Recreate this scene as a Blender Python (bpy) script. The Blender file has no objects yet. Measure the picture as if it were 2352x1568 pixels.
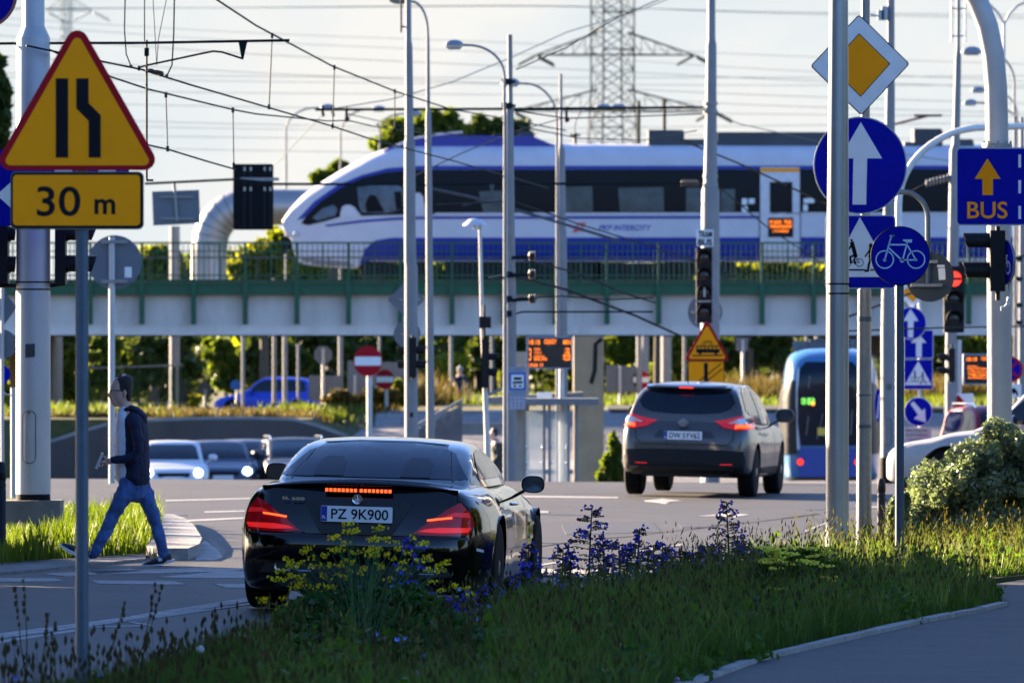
import bpy, bmesh, math, random
import numpy as np
from mathutils import Vector, Matrix
from mathutils.bvhtree import BVHTree
random.seed(7); RNG = np.random.default_rng(11)
SC = bpy.context.scene
COL = SC.collection
R = math.radians
PI = math.pi
# ---- camera constants: picture measured on a 2352 x 1568 grid; s = pixels per metre at a distance, distance = F / s
F = 16000.0; CH = 1.84; HY = 825.0; CX = 1176.0
CROSS = 0.006
def W(px, py, s, dy=0.0):
    return Vector(((px-CX)/s, F/s+dy, CH+(HY-py)/s))
def SG(px, py):
    return ((py-HY) - CROSS*(px-CX)) / (CH+CROSS)
def G(px, py, dz=0.0):
    s = SG(px, py); p = W(px, py, s); return Vector((p.x, p.y, gz(p.x, p.y)+dz))
def gz(x, y):
    f = 1.0 if y < 120 else max(0.0, 1-(y-120)/40)
    c = -CROSS*(x+1)*f
    c = max(-0.4, min(0.4, c))
    if y <= 105.5: return c
    if y <= 165: return c-1.55*(y-105.5)/59.5
    left = min(1, max(0, (-3.8-x)/1.5))
    if y <= 181: return -1.55
    if y <= 195:
        t = (y-181)/14; hi = 0.3
    else:
        t = 1; hi = 0.3
        hi = hi*(1-left) + left*max(-0.75, 0.3-(y-195)*0.0155)
    r = -1.55+(hi+1.55)*t
    if left > 0 and y < 195:
        tl = min(1, max(0, (y-182.6)/0.4)); r = (1-left)*r + left*(-1.55+1.85*tl)
    return r
# ---- materials
MATS = {}
def _nodes(m):
    m.use_nodes = True; nt = m.node_tree; b = nt.nodes['Principled BSDF']; return nt, b
def mat(name, rgb, rough=0.5, metal=0.0, var=0.12, scale=6.0, bump=0.0, spec=0.5, coat=0.0, emit=None, es=0.0, bscale=None, dirt=0.0, dirtcol=(0.05,0.045,0.04), dscale=1.5):
    if name in MATS: return MATS[name]
    m = bpy.data.materials.new(name); nt, b = _nodes(m); N = nt.nodes; L = nt.links
    tc = N.new('ShaderNodeTexCoord'); nz = N.new('ShaderNodeTexNoise'); nz.inputs['Scale'].default_value = scale; nz.inputs['Detail'].default_value = 5
    L.new(tc.outputs['Object'], nz.inputs['Vector'])
    rp = N.new('ShaderNodeValToRGB'); e = rp.color_ramp.elements
    e[0].position = 0.3; e[1].position = 0.7
    e[0].color = (*[c*(1-var) for c in rgb], 1); e[1].color = (*[min(1, c*(1+var)) for c in rgb], 1)
    L.new(nz.outputs['Fac'], rp.inputs['Fac'])
    last = rp.outputs['Color']
    if dirt > 0:
        n2 = N.new('ShaderNodeTexNoise'); n2.inputs['Scale'].default_value = dscale; n2.inputs['Detail'].default_value = 8; n2.inputs['Roughness'].default_value = 0.7
        mp = N.new('ShaderNodeMapping'); mp.inputs['Scale'].default_value = (1, 1, 0.35); L.new(tc.outputs['Object'], mp.inputs['Vector']); L.new(mp.outputs['Vector'], n2.inputs['Vector'])
        r2 = N.new('ShaderNodeValToRGB'); r2.color_ramp.elements[0].position = 0.5; r2.color_ramp.elements[1].position = 0.75
        r2.color_ramp.elements[1].color = (dirt, dirt, dirt, 1); L.new(n2.outputs['Fac'], r2.inputs['Fac'])
        mx = N.new('ShaderNodeMix'); mx.data_type = 'RGBA'; mx.inputs[7].default_value = (*dirtcol, 1)
        L.new(r2.outputs['Color'], mx.inputs[0]); L.new(last, mx.inputs[6]); last = mx.outputs[2]
    L.new(last, b.inputs['Base Color'])
    rr = N.new('ShaderNodeMapRange'); rr.inputs[3].default_value = max(0.02, rough*0.85); rr.inputs[4].default_value = min(1, rough*1.15)
    L.new(nz.outputs['Fac'], rr.inputs[0]); L.new(rr.outputs[0], b.inputs['Roughness'])
    b.inputs['Metallic'].default_value = metal; b.inputs['Specular IOR Level'].default_value = spec
    if coat: b.inputs['Coat Weight'].default_value = coat; b.inputs['Coat Roughness'].default_value = 0.03
    if bump > 0:
        bn = N.new('ShaderNodeTexNoise'); bn.inputs['Scale'].default_value = bscale or scale*8; bn.inputs['Detail'].default_value = 6
        L.new(tc.outputs['Object'], bn.inputs['Vector'])
        bp = N.new('ShaderNodeBump'); bp.inputs['Strength'].default_value = bump; bp.inputs['Distance'].default_value = 0.02
        L.new(bn.outputs['Fac'], bp.inputs['Height']); L.new(bp.outputs['Normal'], b.inputs['Normal'])
    if emit: b.inputs['Emission Color'].default_value = (*emit, 1); b.inputs['Emission Strength'].default_value = es
    MATS[name] = m; return m
def glassmat(name, alpha=0.35, tint=(0.5, 0.6, 0.6), rough=0.05):
    if name in MATS: return MATS[name]
    m = bpy.data.materials.new(name); nt, b = _nodes(m); N = nt.nodes; L = nt.links
    b.inputs['Base Color'].default_value = (*tint, 1); b.inputs['Roughness'].default_value = rough
    b.inputs['Specular IOR Level'].default_value = 0.7
    nz = N.new('ShaderNodeTexNoise'); nz.inputs['Scale'].default_value = 2
    mr = N.new('ShaderNodeMapRange'); mr.inputs[3].default_value = alpha*0.8; mr.inputs[4].default_value = min(1, alpha*1.2)
    L.new(nz.outputs['Fac'], mr.inputs[0]); L.new(mr.outputs[0], b.inputs['Alpha'])
    MATS[name] = m; return m
def leafmat(name, dark, light, trans=0.45, rough=0.55, tcol=None, spec=0.15):
    if name in MATS: return MATS[name]
    m = bpy.data.materials.new(name); m.use_nodes = True; nt = m.node_tree; N = nt.nodes; L = nt.links
    b = N['Principled BSDF']; out = N['Material Output']
    ge = N.new('ShaderNodeNewGeometry'); rp = N.new('ShaderNodeValToRGB'); rp.color_ramp.elements[0].color = (*dark, 1); rp.color_ramp.elements[1].color = (*light, 1)
    tc = N.new('ShaderNodeTexCoord'); nz = N.new('ShaderNodeTexNoise'); nz.inputs['Scale'].default_value = 0.9; nz.inputs['Detail'].default_value = 3
    L.new(tc.outputs['Object'], nz.inputs['Vector'])
    ad = N.new('ShaderNodeMath'); ad.operation = 'MULTIPLY_ADD'; ad.inputs[1].default_value = 0.55
    L.new(ge.outputs['Random Per Island'], ad.inputs[0])
    sb = N.new('ShaderNodeMapRange'); sb.inputs[1].default_value = 0.3; sb.inputs[2].default_value = 0.7; sb.inputs[3].default_value = 0; sb.inputs[4].default_value = 0.45
    L.new(nz.outputs['Fac'], sb.inputs[0]); L.new(sb.outputs[0], ad.inputs[2])
    L.new(ad.outputs[0], rp.inputs['Fac']); L.new(rp.outputs['Color'], b.inputs['Base Color'])
    b.inputs['Roughness'].default_value = rough; b.inputs['Specular IOR Level'].default_value = spec
    tr = N.new('ShaderNodeBsdfTranslucent')
    hs = N.new('ShaderNodeMix'); hs.data_type = 'RGBA'; hs.blend_type = 'MULTIPLY'; hs.inputs[0].default_value = 1.0; hs.inputs[7].default_value = (*(tcol or (2.6, 2.2, 0.7)), 1)
    L.new(rp.outputs['Color'], hs.inputs[6]); L.new(hs.outputs[2], tr.inputs['Color'])
    mx = N.new('ShaderNodeMixShader'); mx.inputs[0].default_value = trans
    L.new(b.outputs[0], mx.inputs[1]); L.new(tr.outputs[0], mx.inputs[2]); L.new(mx.outputs[0], out.inputs['Surface'])
    MATS[name] = m; return m
# ---- mesh builder
class MB:
    def __init__(s): s.v = []; s.f = []; s.m = []; s.mi = 0
    def add(s, vs, fs):
        o = len(s.v); s.v += [tuple(v) for v in vs]; s.f += [tuple(i+o for i in f) for f in fs]; s.m += [s.mi]*len(fs); return s
    def box(s, c, d, rz=0.0, M=None):
        x, y, z = [k/2 for k in d]; P = [Vector((a*x, b*y, e*z)) for e in (-1, 1) for a, b in ((-1,-1),(1,-1),(1,1),(-1,1))]
        rot = M if M else Matrix.Rotation(rz, 3, 'Z'); c = Vector(c)
        return s.add([rot @ p + c for p in P], [(3,2,1,0),(4,5,6,7),(0,1,5,4),(1,2,6,5),(2,3,7,6),(3,0,4,7)])
    def tube(s, pts, r, n=10, cap=True):
        pts = [Vector(p) for p in pts]; k = len(pts); rs = r if isinstance(r, (list, tuple)) else [r]*k
        vs = []; up = None
        for i, p in enumerate(pts):
            t = (pts[min(i+1, k-1)]-pts[max(i-1, 0)])
            t = t.normalized() if t.length > 1e-9 else Vector((0,0,1))
            if up is None: up = Vector((0,1,0)) if abs(t.y) < 0.9 else Vector((1,0,0))
            a = up - t*up.dot(t)
            if a.length < 1e-6: a = Vector((1,0,0)) - t*t.x
            a.normalize(); b = t.cross(a); up = a
            for j in range(n):
                q = 2*PI*j/n; vs.append(p + (a*math.cos(q)+b*math.sin(q))*rs[i])
        fs = [(i*n+j, i*n+(j+1)%n, (i+1)*n+(j+1)%n, (i+1)*n+j) for i in range(k-1) for j in range(n)]
        if cap: fs += [tuple(range(n-1, -1, -1)), tuple((k-1)*n+j for j in range(n))]
        return s.add(vs, fs)
    def lathe(s, c, prof, n=20, axis='z'):   # prof: (r, h)
        c = Vector(c); vs = []
        for r, h in prof:
            for j in range(n):
                q = 2*PI*j/n; a, b = r*math.cos(q), r*math.sin(q)
                vs.append(c + (Vector((a, b, h)) if axis == 'z' else Vector((h, a, b)) if axis == 'x' else Vector((a, h, b))))
        k = len(prof); fs = [(i*n+j, i*n+(j+1)%n, (i+1)*n+(j+1)%n, (i+1)*n+j) for i in range(k-1) for j in range(n)]
        if prof[0][0] > 1e-6: fs.append(tuple(range(n-1, -1, -1)))
        if prof[-1][0] > 1e-6: fs.append(tuple((k-1)*n+j for j in range(n)))
        return s.add(vs, fs)
    def prism(s, poly, y0, y1):   # poly in x,z metres, extruded along y
        n = len(poly); a = sum(poly[i][0]*poly[(i+1) % n][1]-poly[(i+1) % n][0]*poly[i][1] for i in range(n))
        if a < 0: poly = poly[::-1]
        vs = [(x, y0, z) for x, z in poly]+[(x, y1, z) for x, z in poly]
        return s.add(vs, [tuple(range(n)), tuple(range(2*n-1, n-1, -1))]+[(i, i+n, (i+1) % n+n, (i+1) % n) for i in range(n)])
    def pp(s, pts, sc, off=0.0, th=0.02):   # pixel polygon facing the camera, front face at distance F/sc-off
        y = F/sc-off; return s.prism([((px-CX)/sc, CH+(HY-py)/sc) for px, py in pts], y, y+th)
    def hprism(s, poly, z0, z1):   # plan polygon [(x,y)] with z values (numbers or functions)
        n = len(poly); a = sum(poly[i][0]*poly[(i+1) % n][1]-poly[(i+1) % n][0]*poly[i][1] for i in range(n))
        if a < 0: poly = poly[::-1]
        f0 = z0 if callable(z0) else (lambda x, y: z0); f1 = z1 if callable(z1) else (lambda x, y: z1)
        vs = [(x, y, f0(x, y)) for x, y in poly]+[(x, y, f1(x, y)) for x, y in poly]
        return s.add(vs, [tuple(range(n-1, -1, -1)), tuple(range(n, 2*n))]+[(i, (i+1) % n, (i+1) % n+n, i+n) for i in range(n)])
    def sphere(s, c, r, nu=12, nv=8, sq=(1,1,1)):
        c = Vector(c); vs = [c+Vector((0,0,-r*sq[2]))]
        for i in range(1, nv):
            a = PI*i/nv-PI/2
            for j in range(nu): q = 2*PI*j/nu; vs.append(c+Vector((r*sq[0]*math.cos(a)*math.cos(q), r*sq[1]*math.cos(a)*math.sin(q), r*sq[2]*math.sin(a))))
        vs.append(c+Vector((0,0,r*sq[2]))); fs = [(0, 1+(j+1) % nu, 1+j) for j in range(nu)]
        for i in range(nv-2):
            for j in range(nu): a = 1+i*nu; fs.append((a+j, a+(j+1) % nu, a+nu+(j+1) % nu, a+nu+j))
        t = len(vs)-1; a = 1+(nv-2)*nu; fs += [(a+j, a+(j+1) % nu, t) for j in range(nu)]
        return s.add(vs, fs)
    def rings(s, rings, cap=True):
        n = len(rings[0]); vs = [p for r in rings for p in r]; k = len(rings)
        fs = [(i*n+j, i*n+(j+1) % n, (i+1)*n+(j+1) % n, (i+1)*n+j) for i in range(k-1) for j in range(n)]
        if cap: fs += [tuple(range(n-1, -1, -1)), tuple((k-1)*n+j for j in range(n))]
        return s.add(vs, fs)
    def text(s, body, size, origin, xdir=(1,0,0), zdir=(0,0,1), width=None, height=None, bold=0.0, center=True, ext=0.0, shear=0.0):
        cu = bpy.data.curves.new('t', 'FONT'); cu.body = body; cu.size = size; cu.offset = bold; cu.extrude = ext; cu.shear = shear; cu.resolution_u = 4
        o = bpy.data.objects.new('t', cu); COL.objects.link(o); dg = bpy.context.evaluated_depsgraph_get()
        me = bpy.data.meshes.new_from_object(o.evaluated_get(dg)); co = [v.co.copy() for v in me.vertices]; fs = [tuple(p.vertices) for p in me.polygons]
        bpy.data.objects.remove(o); bpy.data.curves.remove(cu); bpy.data.meshes.remove(me)
        x0 = min(c.x for c in co); x1 = max(c.x for c in co); y0 = min(c.y for c in co); y1 = max(c.y for c in co)
        kx = width/(x1-x0) if width else (height/(y1-y0) if height else 1); ky = height/(y1-y0) if height else kx
        xd = Vector(xdir); zd = Vector(zdir); nd = xd.cross(zd); og = Vector(origin); cx = (x0+x1)/2 if center else x0; cy = (y0+y1)/2 if center else y0
        return s.add([og+xd*((c.x-cx)*kx)+zd*((c.y-cy)*ky)+nd*c.z for c in co], fs)
    def ptext(s, body, x0, y0, x1, y1, sc, off=0.006, bold=0.0, shear=0.0):   # text filling a pixel box
        s.text(body, 1.0, W((x0+x1)/2, (y0+y1)/2, sc, -off), width=(x1-x0)/sc, height=(y1-y0)/sc, bold=bold, shear=shear); return s
    def ppole(s, px, prof, sc, n=20, dy=0.0):   # prof: (py, half width px) top to bottom, px number or list
        xs = px if isinstance(px, (list, tuple)) else [px]*len(prof)
        return s.tube([W(x, py, sc, dy) for x, (py, hw) in zip(xs, prof)], [hw/sc for _, hw in prof], n)
    def mesh(s, name, mats, base=Vector((0,0,0)), ang=35, smooth=True):
        me = bpy.data.meshes.new(name); me.from_pydata([(v[0]-base[0], v[1]-base[1], v[2]-base[2]) for v in s.v], [], s.f)
        for m in (mats if isinstance(mats, (list, tuple)) else [mats]): me.materials.append(m)
        if len(set(s.m)) > 1: me.polygons.foreach_set('material_index', s.m)
        if smooth:
            me.polygons.foreach_set('use_smooth', [True]*len(me.polygons)); me.set_sharp_from_angle(angle=R(ang))
        me.update(); return me
def npmesh(name, V, Fc, m, smooth=False):
    V = np.asarray(V, dtype=np.float32).reshape(-1, 3); Fc = np.asarray(Fc, dtype=np.int32); k = Fc.shape[1]
    me = bpy.data.meshes.new(name); me.vertices.add(len(V)); me.vertices.foreach_set('co', V.ravel())
    me.loops.add(Fc.size); me.loops.foreach_set('vertex_index', Fc.ravel()); me.polygons.add(len(Fc))
    me.polygons.foreach_set('loop_start', np.arange(0, Fc.size, k, dtype=np.int32))
    try: me.polygons.foreach_set('loop_total', np.full(len(Fc), k, dtype=np.int32))
    except Exception: pass
    for q in (m if isinstance(m, (list, tuple)) else [m]): me.materials.append(q)
    me.update(calc_edges=True); me.validate()
    if smooth: me.polygons.foreach_set('use_smooth', [True]*len(me.polygons))
    return me
class T:
    def __init__(s, name, label, cat, base, group=None):
        s.base = Vector(base); o = bpy.data.objects.new(name, None); COL.objects.link(o); o.location = s.base; o.empty_display_size = 0.2
        o['label'] = label; o['category'] = cat
        if group: o['group'] = group
        s.o = o
    def part(s, name, mb, mats, parent=None, label=None, ang=35, smooth=True, local=False):
        me = mb if isinstance(mb, bpy.types.Mesh) else mb.mesh(name, mats, Vector((0,0,0)) if local else s.base, ang, smooth)
        o = bpy.data.objects.new(name, me); COL.objects.link(o); o.parent = parent or s.o
        if label: o['label'] = label
        return o
def single(name, mb, mats, label, cat, group=None, base=(0,0,0), ang=35, smooth=True):
    me = mb if isinstance(mb, bpy.types.Mesh) else mb.mesh(name, mats, Vector(base), ang, smooth)
    o = bpy.data.objects.new(name, me); COL.objects.link(o); o.location = base; o['label'] = label; o['category'] = cat
    if group: o['group'] = group
    return o
def struct(name, mb, mats, kind='structure', smooth=True, label=None):
    me = mb if isinstance(mb, bpy.types.Mesh) else mb.mesh(name, mats, smooth=smooth)
    o = bpy.data.objects.new(name, me); COL.objects.link(o); o['kind'] = kind
    if label: o['label'] = label
    return o
def copy_tree(o, parent=None):
    c = o.copy(); COL.objects.link(c)
    if parent: c.parent = parent
    for ch in list(o.children): copy_tree(ch, c)
    return c
# ---- 2d shape helpers (pixel space)
def circ(cx, cy, r, n=40, ry=None): return [(cx+r*math.cos(2*PI*i/n), cy+(ry or r)*math.sin(2*PI*i/n)) for i in range(n)]
def rrect(x0, y0, x1, y1, r, n=5):
    out = []
    for cx, cy, a in ((x1-r, y0+r, -90), (x1-r, y1-r, 0), (x0+r, y1-r, 90), (x0+r, y0+r, 180)):
        for i in range(n+1): q = R(a+90*i/n); out.append((cx+r*math.cos(q), cy+r*math.sin(q)))
    return out
def rpoly(pts, r, n=5):
    out = []; k = len(pts)
    for i in range(k):
        p = Vector(pts[i]); a = (Vector(pts[i-1])-p).normalized(); b = (Vector(pts[(i+1) % k])-p).normalized()
        h = math.acos(max(-1, min(1, a.dot(b))))/2; d = r/math.tan(h); A = p+a*d; B = p+b*d
        c = p+(a+b).normalized()*(r/math.sin(h)); va = A-c; vb = B-c; t = va.angle_signed(vb)
        for j in range(n+1): q = -t*j/n; out.append((c.x+va.x*math.cos(q)-va.y*math.sin(q), c.y+va.x*math.sin(q)+va.y*math.cos(q)))
    return out
def shrink(pts, k, c=None):
    cx = c[0] if c else sum(p[0] for p in pts)/len(pts); cy = c[1] if c else sum(p[1] for p in pts)/len(pts)
    return [(cx+(x-cx)*k, cy+(y-cy)*k) for x, y in pts]
def stroke(pts, w):   # polyline to quads
    out = []
    for (x0, y0), (x1, y1) in zip(pts, pts[1:]):
        d = Vector((x1-x0, y1-y0)); d.normalize(); n = Vector((-d.y, d.x))*w/2; e = d*w*0.3
        out.append([(x0-e.x+n.x, y0-e.y+n.y), (x1+e.x+n.x, y1+e.y+n.y), (x1+e.x-n.x, y1+e.y-n.y), (x0-e.x-n.x, y0-e.y-n.y)])
    return out
def ringq(cx, cy, r0, r1, n=32):
    return [[(cx+r*math.cos(2*PI*k/n), cy+r*math.sin(2*PI*k/n)) for r, k in ((r0, i), (r1, i), (r1, i+1), (r0, i+1))] for i in range(n)]
def arc(p0, p1, bulge, n=10):   # quarter ellipse from p0 (horizontal tangent) to p1 (vertical tangent)
    return [(p1[0]+(p0[0]-p1[0])*(1-math.sin(t)), p0[1]+(p1[1]-p0[1])*(1-math.cos(t))) for t in [PI/2*i/n for i in range(n+1)]]
def pchip(xs, ys, x):
    xs = np.array(xs, float); ys = np.array(ys, float); h = np.diff(xs); d = np.diff(ys)/h; n = len(xs); m = np.zeros(n)
    for i in range(1, n-1):
        if d[i-1]*d[i] > 0: w1 = 2*h[i]+h[i-1]; w2 = h[i]+2*h[i-1]; m[i] = (w1+w2)/(w1/d[i-1]+w2/d[i])
    m[0] = d[0]; m[-1] = d[-1]
    x = np.clip(np.asarray(x, float), xs[0], xs[-1]); k = np.clip(np.searchsorted(xs, x)-1, 0, n-2); t = (x-xs[k])/h[k]
    return (2*t**3-3*t**2+1)*ys[k]+(t**3-2*t**2+t)*h[k]*m[k]+(-2*t**3+3*t**2)*ys[k+1]+(t**3-t**2)*h[k]*m[k+1]
# ---- leaves
def leaves(blobs, n, size, flat=0.0, shell=0.55, ground=None, elong=1.6):
    """blobs: list of (cx,cy,cz,rx,ry,rz). Returns quads arrays."""
    B = np.array(blobs, float); vol = (B[:, 3]*B[:, 4]*B[:, 5])**0.75; k = RNG.choice(len(B), n, p=vol/vol.sum())
    d = RNG.normal(size=(n, 3)); d /= np.linalg.norm(d, axis=1, keepdims=True); r = (shell+(1-shell)*RNG.random(n))[:, None]
    r *= (0.88+0.24*RNG.random(n))[:, None]
    P = B[k, :3]+d*r*B[k, 3:]
    if ground is not None: P[:, 2] = np.maximum(P[:, 2], ground+0.03)
    a = RNG.normal(size=(n, 3)); a /= np.linalg.norm(a, axis=1, keepdims=True); b = np.cross(a, RNG.normal(size=(n, 3))); b /= np.linalg.norm(b, axis=1, keepdims=True)
    s = (size*(0.55+0.9*RNG.random(n)))[:, None]; a *= s*elong/2; b *= s/2
    V = np.stack([P-a, P-a*0.1-b, P+a, P-a*0.1+b], 1).reshape(-1, 3); Fc = np.arange(4*n).reshape(n, 4); return V, Fc
def blades(P, h, w, lean=0.25, seg=2):
    """grass blades at points P (n,3), heights h (n), width w. triangles strips -> quads + tip."""
    n = len(P); ang = RNG.random(n)*2*PI; dx = np.stack([np.cos(ang), np.sin(ang), np.zeros(n)], 1); la = RNG.random(n)*2*PI
    ln = np.stack([np.cos(la), np.sin(la), np.zeros(n)], 1)*(lean*h*(0.3+RNG.random(n)))[:, None]; up = np.zeros((n, 3)); up[:, 2] = h
    ww = (w*(0.6+0.8*RNG.random(n)))[:, None]
    a0 = P-dx*ww/2; b0 = P+dx*ww/2; m = P+up*0.55+ln*0.3; a1 = m-dx*ww*0.38; b1 = m+dx*ww*0.38; t = P+up+ln; a2 = t-dx*ww*0.06; b2 = t+dx*ww*0.06
    V = np.stack([a0, b0, a1, b1, a2, b2], 1).reshape(-1, 3); o = np.arange(n)[:, None]*6
    Fc = np.concatenate([o+np.array([[0, 1, 3, 2]]), o+np.array([[2, 3, 5, 4]])], 0); return V, Fc
def cat_np(*vf):
    V = []; Fc = []; o = 0
    for v, f in vf: V.append(v); Fc.append(f+o); o += len(v)
    return np.concatenate(V), np.concatenate(Fc)
# ---- palette
STEEL = mat('painted_steel', (0.40, 0.40, 0.395), 0.5, 0.25, 0.08, 3, dirt=0.35, dirtcol=(0.2,0.2,0.21))
MAST = mat('mast_shaded_grey', (0.20, 0.205, 0.21), 0.6, 0.1, 0.10, 3, dirt=0.35, dirtcol=(0.12,0.12,0.13), spec=.25)  # darker copy of the steel, shade on these masts put into the colour
GALV = mat('galvanised', (0.20, 0.21, 0.21), 0.45, 0.4, 0.10, 25)
GREYPOLE = mat('dark_grey_post', (0.055, 0.085, 0.115), 0.5, 0.3, 0.12, 20)
SIGNBACK = mat('sign_back', (0.10, 0.12, 0.15), 0.45, 0.3, 0.08, 6)
BLACK = mat('black_plastic', (0.007, 0.007, 0.009), 0.5, 0, 0.2, 8, spec=.2)
RUBBER = mat('rubber', (0.006, 0.006, 0.007), 0.8, 0, 0.25, 30, spec=.15)
WIRE = mat('wire', (0.004, 0.011, 0.014), 0.7, 0.1, 0.2, 2, spec=.15)
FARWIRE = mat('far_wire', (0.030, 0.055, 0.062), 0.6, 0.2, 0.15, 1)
YEL = mat('sign_yellow', (0.95, 0.31, 0.001), 0.55, 0, 0.04, 9, dirt=0.25, dirtcol=(0.62,0.20,0.001), spec=.12)
RED = mat('sign_red', (0.34, 0.004, 0.012), 0.5, 0, 0.08, 9, spec=.12)
BLUE = mat('sign_blue', (0.0005, 0.004, 0.28), 0.5, 0, 0.1, 7, spec=.08)
WHITE = mat('sign_white', (0.68, 0.70, 0.70), 0.45, 0, 0.05, 6, dirt=0.15, dirtcol=(0.4,0.4,0.4))
INK = mat('sign_black', (0.006, 0.006, 0.009), 0.6, 0, 0.15, 9, spec=.12)
LEDO = mat('led_orange', (0.2, 0.03, 0.0), 0.5, emit=(1.0, 0.20, 0.006), es=0.32)
LEDG = mat('led_green', (0.02, 0.2, 0.03), 0.5, emit=(0.25, 0.95, 0.12), es=0.2)
REDLIT = mat('brake_red', (0.3, 0.004, 0.002), 0.4, emit=(1.0, 0.03, 0.008), es=0.25)
REDHOT = mat('brake_led', (0.3, 0.02, 0.01), 0.4, emit=(1.0, 0.09, 0.012), es=0.34)
HEADLIT = mat('headlight_lit', (0.8, 0.9, 0.9), 0.3, emit=(0.75, 1.0, 1.0), es=1.4)
CHROME = mat('chrome', (0.75, 0.77, 0.8), 0.18, 1.0, 0.05, 4)
DARKGLASS = mat('dark_glass', (0.004, 0.007, 0.014), 0.08, 0, 0.2, 3, spec=0.4)
CONC = mat('concrete', (0.20, 0.19, 0.17), 0.85, 0, 0.2, 2.5, bump=0.4, dirt=0.5, dirtcol=(0.13,0.12,0.11))
GREEN = mat('bridge_green', (0.006, 0.075, 0.030), 0.6, 0, 0.15, 3, dirt=0.6, dirtcol=(0.03,0.05,0.02))
GIRDER = mat('girder_paint', (0.64, 0.55, 0.49), 0.6, 0, 0.07, 1.2, dirt=0.6, dirtcol=(0.26,0.23,0.21), dscale=.8)
# ---- camera
cam = bpy.data.cameras.new('camera'); co = bpy.data.objects.new('camera', cam); COL.objects.link(co); SC.camera = co
co.location = (0, 0, CH); co.rotation_euler = (R(90), 0, 0); cam.sensor_width = 36; cam.lens = F/2352*36; cam.shift_y = (HY-784)/2352
cam.clip_start = 1; cam.clip_end = 6000
cam.dof.use_dof = True; cam.dof.focus_distance = 52.5; cam.dof.aperture_fstop = (cam.lens/1000)/0.036; cam.dof.aperture_blades = 9
# ---- sky and sun
SUN_EL, SUN_AZ = 15.0, None
sdir = Vector((-0.757, 0.654, 0)).normalized()          # horizontal direction towards the sun
w = bpy.data.worlds.new('World'); SC.world = w; w.use_nodes = True; nt = w.node_tree; N = nt.nodes; L = nt.links
bg = N['Background']; sky = N.new('ShaderNodeTexSky'); sky.sky_type = 'NISHITA'; sky.sun_disc = False
sky.sun_elevation = R(SUN_EL); sky.sun_rotation = math.atan2(sdir.x, sdir.y); sky.ozone_density = 5.0; sky.air_density = 1.0; sky.dust_density = 0.6
tc = N.new('ShaderNodeTexCoord'); sp = N.new('ShaderNodeSeparateXYZ'); L.new(tc.outputs['Generated'], sp.inputs[0])
mz = N.new('ShaderNodeMapRange'); mz.interpolation_type = 'SMOOTHSTEP'; mz.inputs[1].default_value = 0.10; mz.inputs[2].default_value = 0.34; mz.inputs[3].default_value = 1; mz.inputs[4].default_value = 0; L.new(sp.outputs['Z'], mz.inputs[0])
dt = N.new('ShaderNodeVectorMath'); dt.operation = 'DOT_PRODUCT'; dt.inputs[1].default_value = (-0.35, 0.937, 0); L.new(tc.outputs['Generated'], dt.inputs[0])
md = N.new('ShaderNodeMapRange'); md.interpolation_type = 'SMOOTHSTEP'; md.inputs[1].default_value = 0.1; md.inputs[2].default_value = 0.75; L.new(dt.outputs['Value'], md.inputs[0])
mm = N.new('ShaderNodeMath'); mm.operation = 'MULTIPLY'; L.new(mz.outputs[0], mm.inputs[0]); L.new(md.outputs[0], mm.inputs[1])
nz = N.new('ShaderNodeTexNoise'); nz.inputs['Scale'].default_value = 24; nz.inputs['Detail'].default_value = 6; mpn = N.new('ShaderNodeMapping'); mpn.inputs['Scale'].default_value = (1, 1, 2.2); L.new(tc.outputs['Generated'], mpn.inputs[0]); L.new(mpn.outputs[0], nz.inputs['Vector'])
cr = N.new('ShaderNodeValToRGB'); cr.color_ramp.elements[0].position = 0.36; cr.color_ramp.elements[0].color = (0.84, 0.905, 0.94, 1); cr.color_ramp.elements[1].position = 0.62; cr.color_ramp.elements[1].color = (1.0, 0.985, 0.945, 1); L.new(nz.outputs['Fac'], cr.inputs[0])
SKYS = 0.055
EXPO = 3.05
sc_ = N.new('ShaderNodeVectorMath'); sc_.operation = 'SCALE'; sc_.inputs['Scale'].default_value = 0.96/SKYS/2**EXPO; L.new(cr.outputs['Color'], sc_.inputs[0])
mxw = N.new('ShaderNodeMix'); mxw.data_type = 'RGBA'; L.new(mm.outputs[0], mxw.inputs[0]); tint = N.new('ShaderNodeVectorMath'); tint.operation = 'MULTIPLY'; tint.inputs[1].default_value = (0.99, 0.945, 1.07); L.new(sky.outputs[0], tint.inputs[0]); L.new(tint.outputs[0], mxw.inputs[6]); L.new(sc_.outputs[0], mxw.inputs[7])
L.new(mxw.outputs[2], bg.inputs['Color']); bg.inputs['Strength'].default_value = SKYS
sl = bpy.data.lights.new('sun', 'SUN'); so = bpy.data.objects.new('sun', sl); COL.objects.link(so); sl.energy = 5.0; sl.angle = R(0.5); sl.color = (1.0, 0.77, 0.52)
sv = (sdir*math.cos(R(SUN_EL))+Vector((0, 0, math.sin(R(SUN_EL))))); so.rotation_euler = sv.to_track_quat('Z', 'Y').to_euler(); so.location = (-60, 60, 40)
SC.view_settings.view_transform = 'Standard'; SC.view_settings.look = 'None'; SC.view_settings.exposure = EXPO; SC.view_settings.gamma = 1.0; SC.view_settings.use_curve_mapping = False
SC.cycles.use_denoising = True; SC.cycles.max_bounces = 8; SC.cycles.transparent_max_bounces = 16
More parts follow.
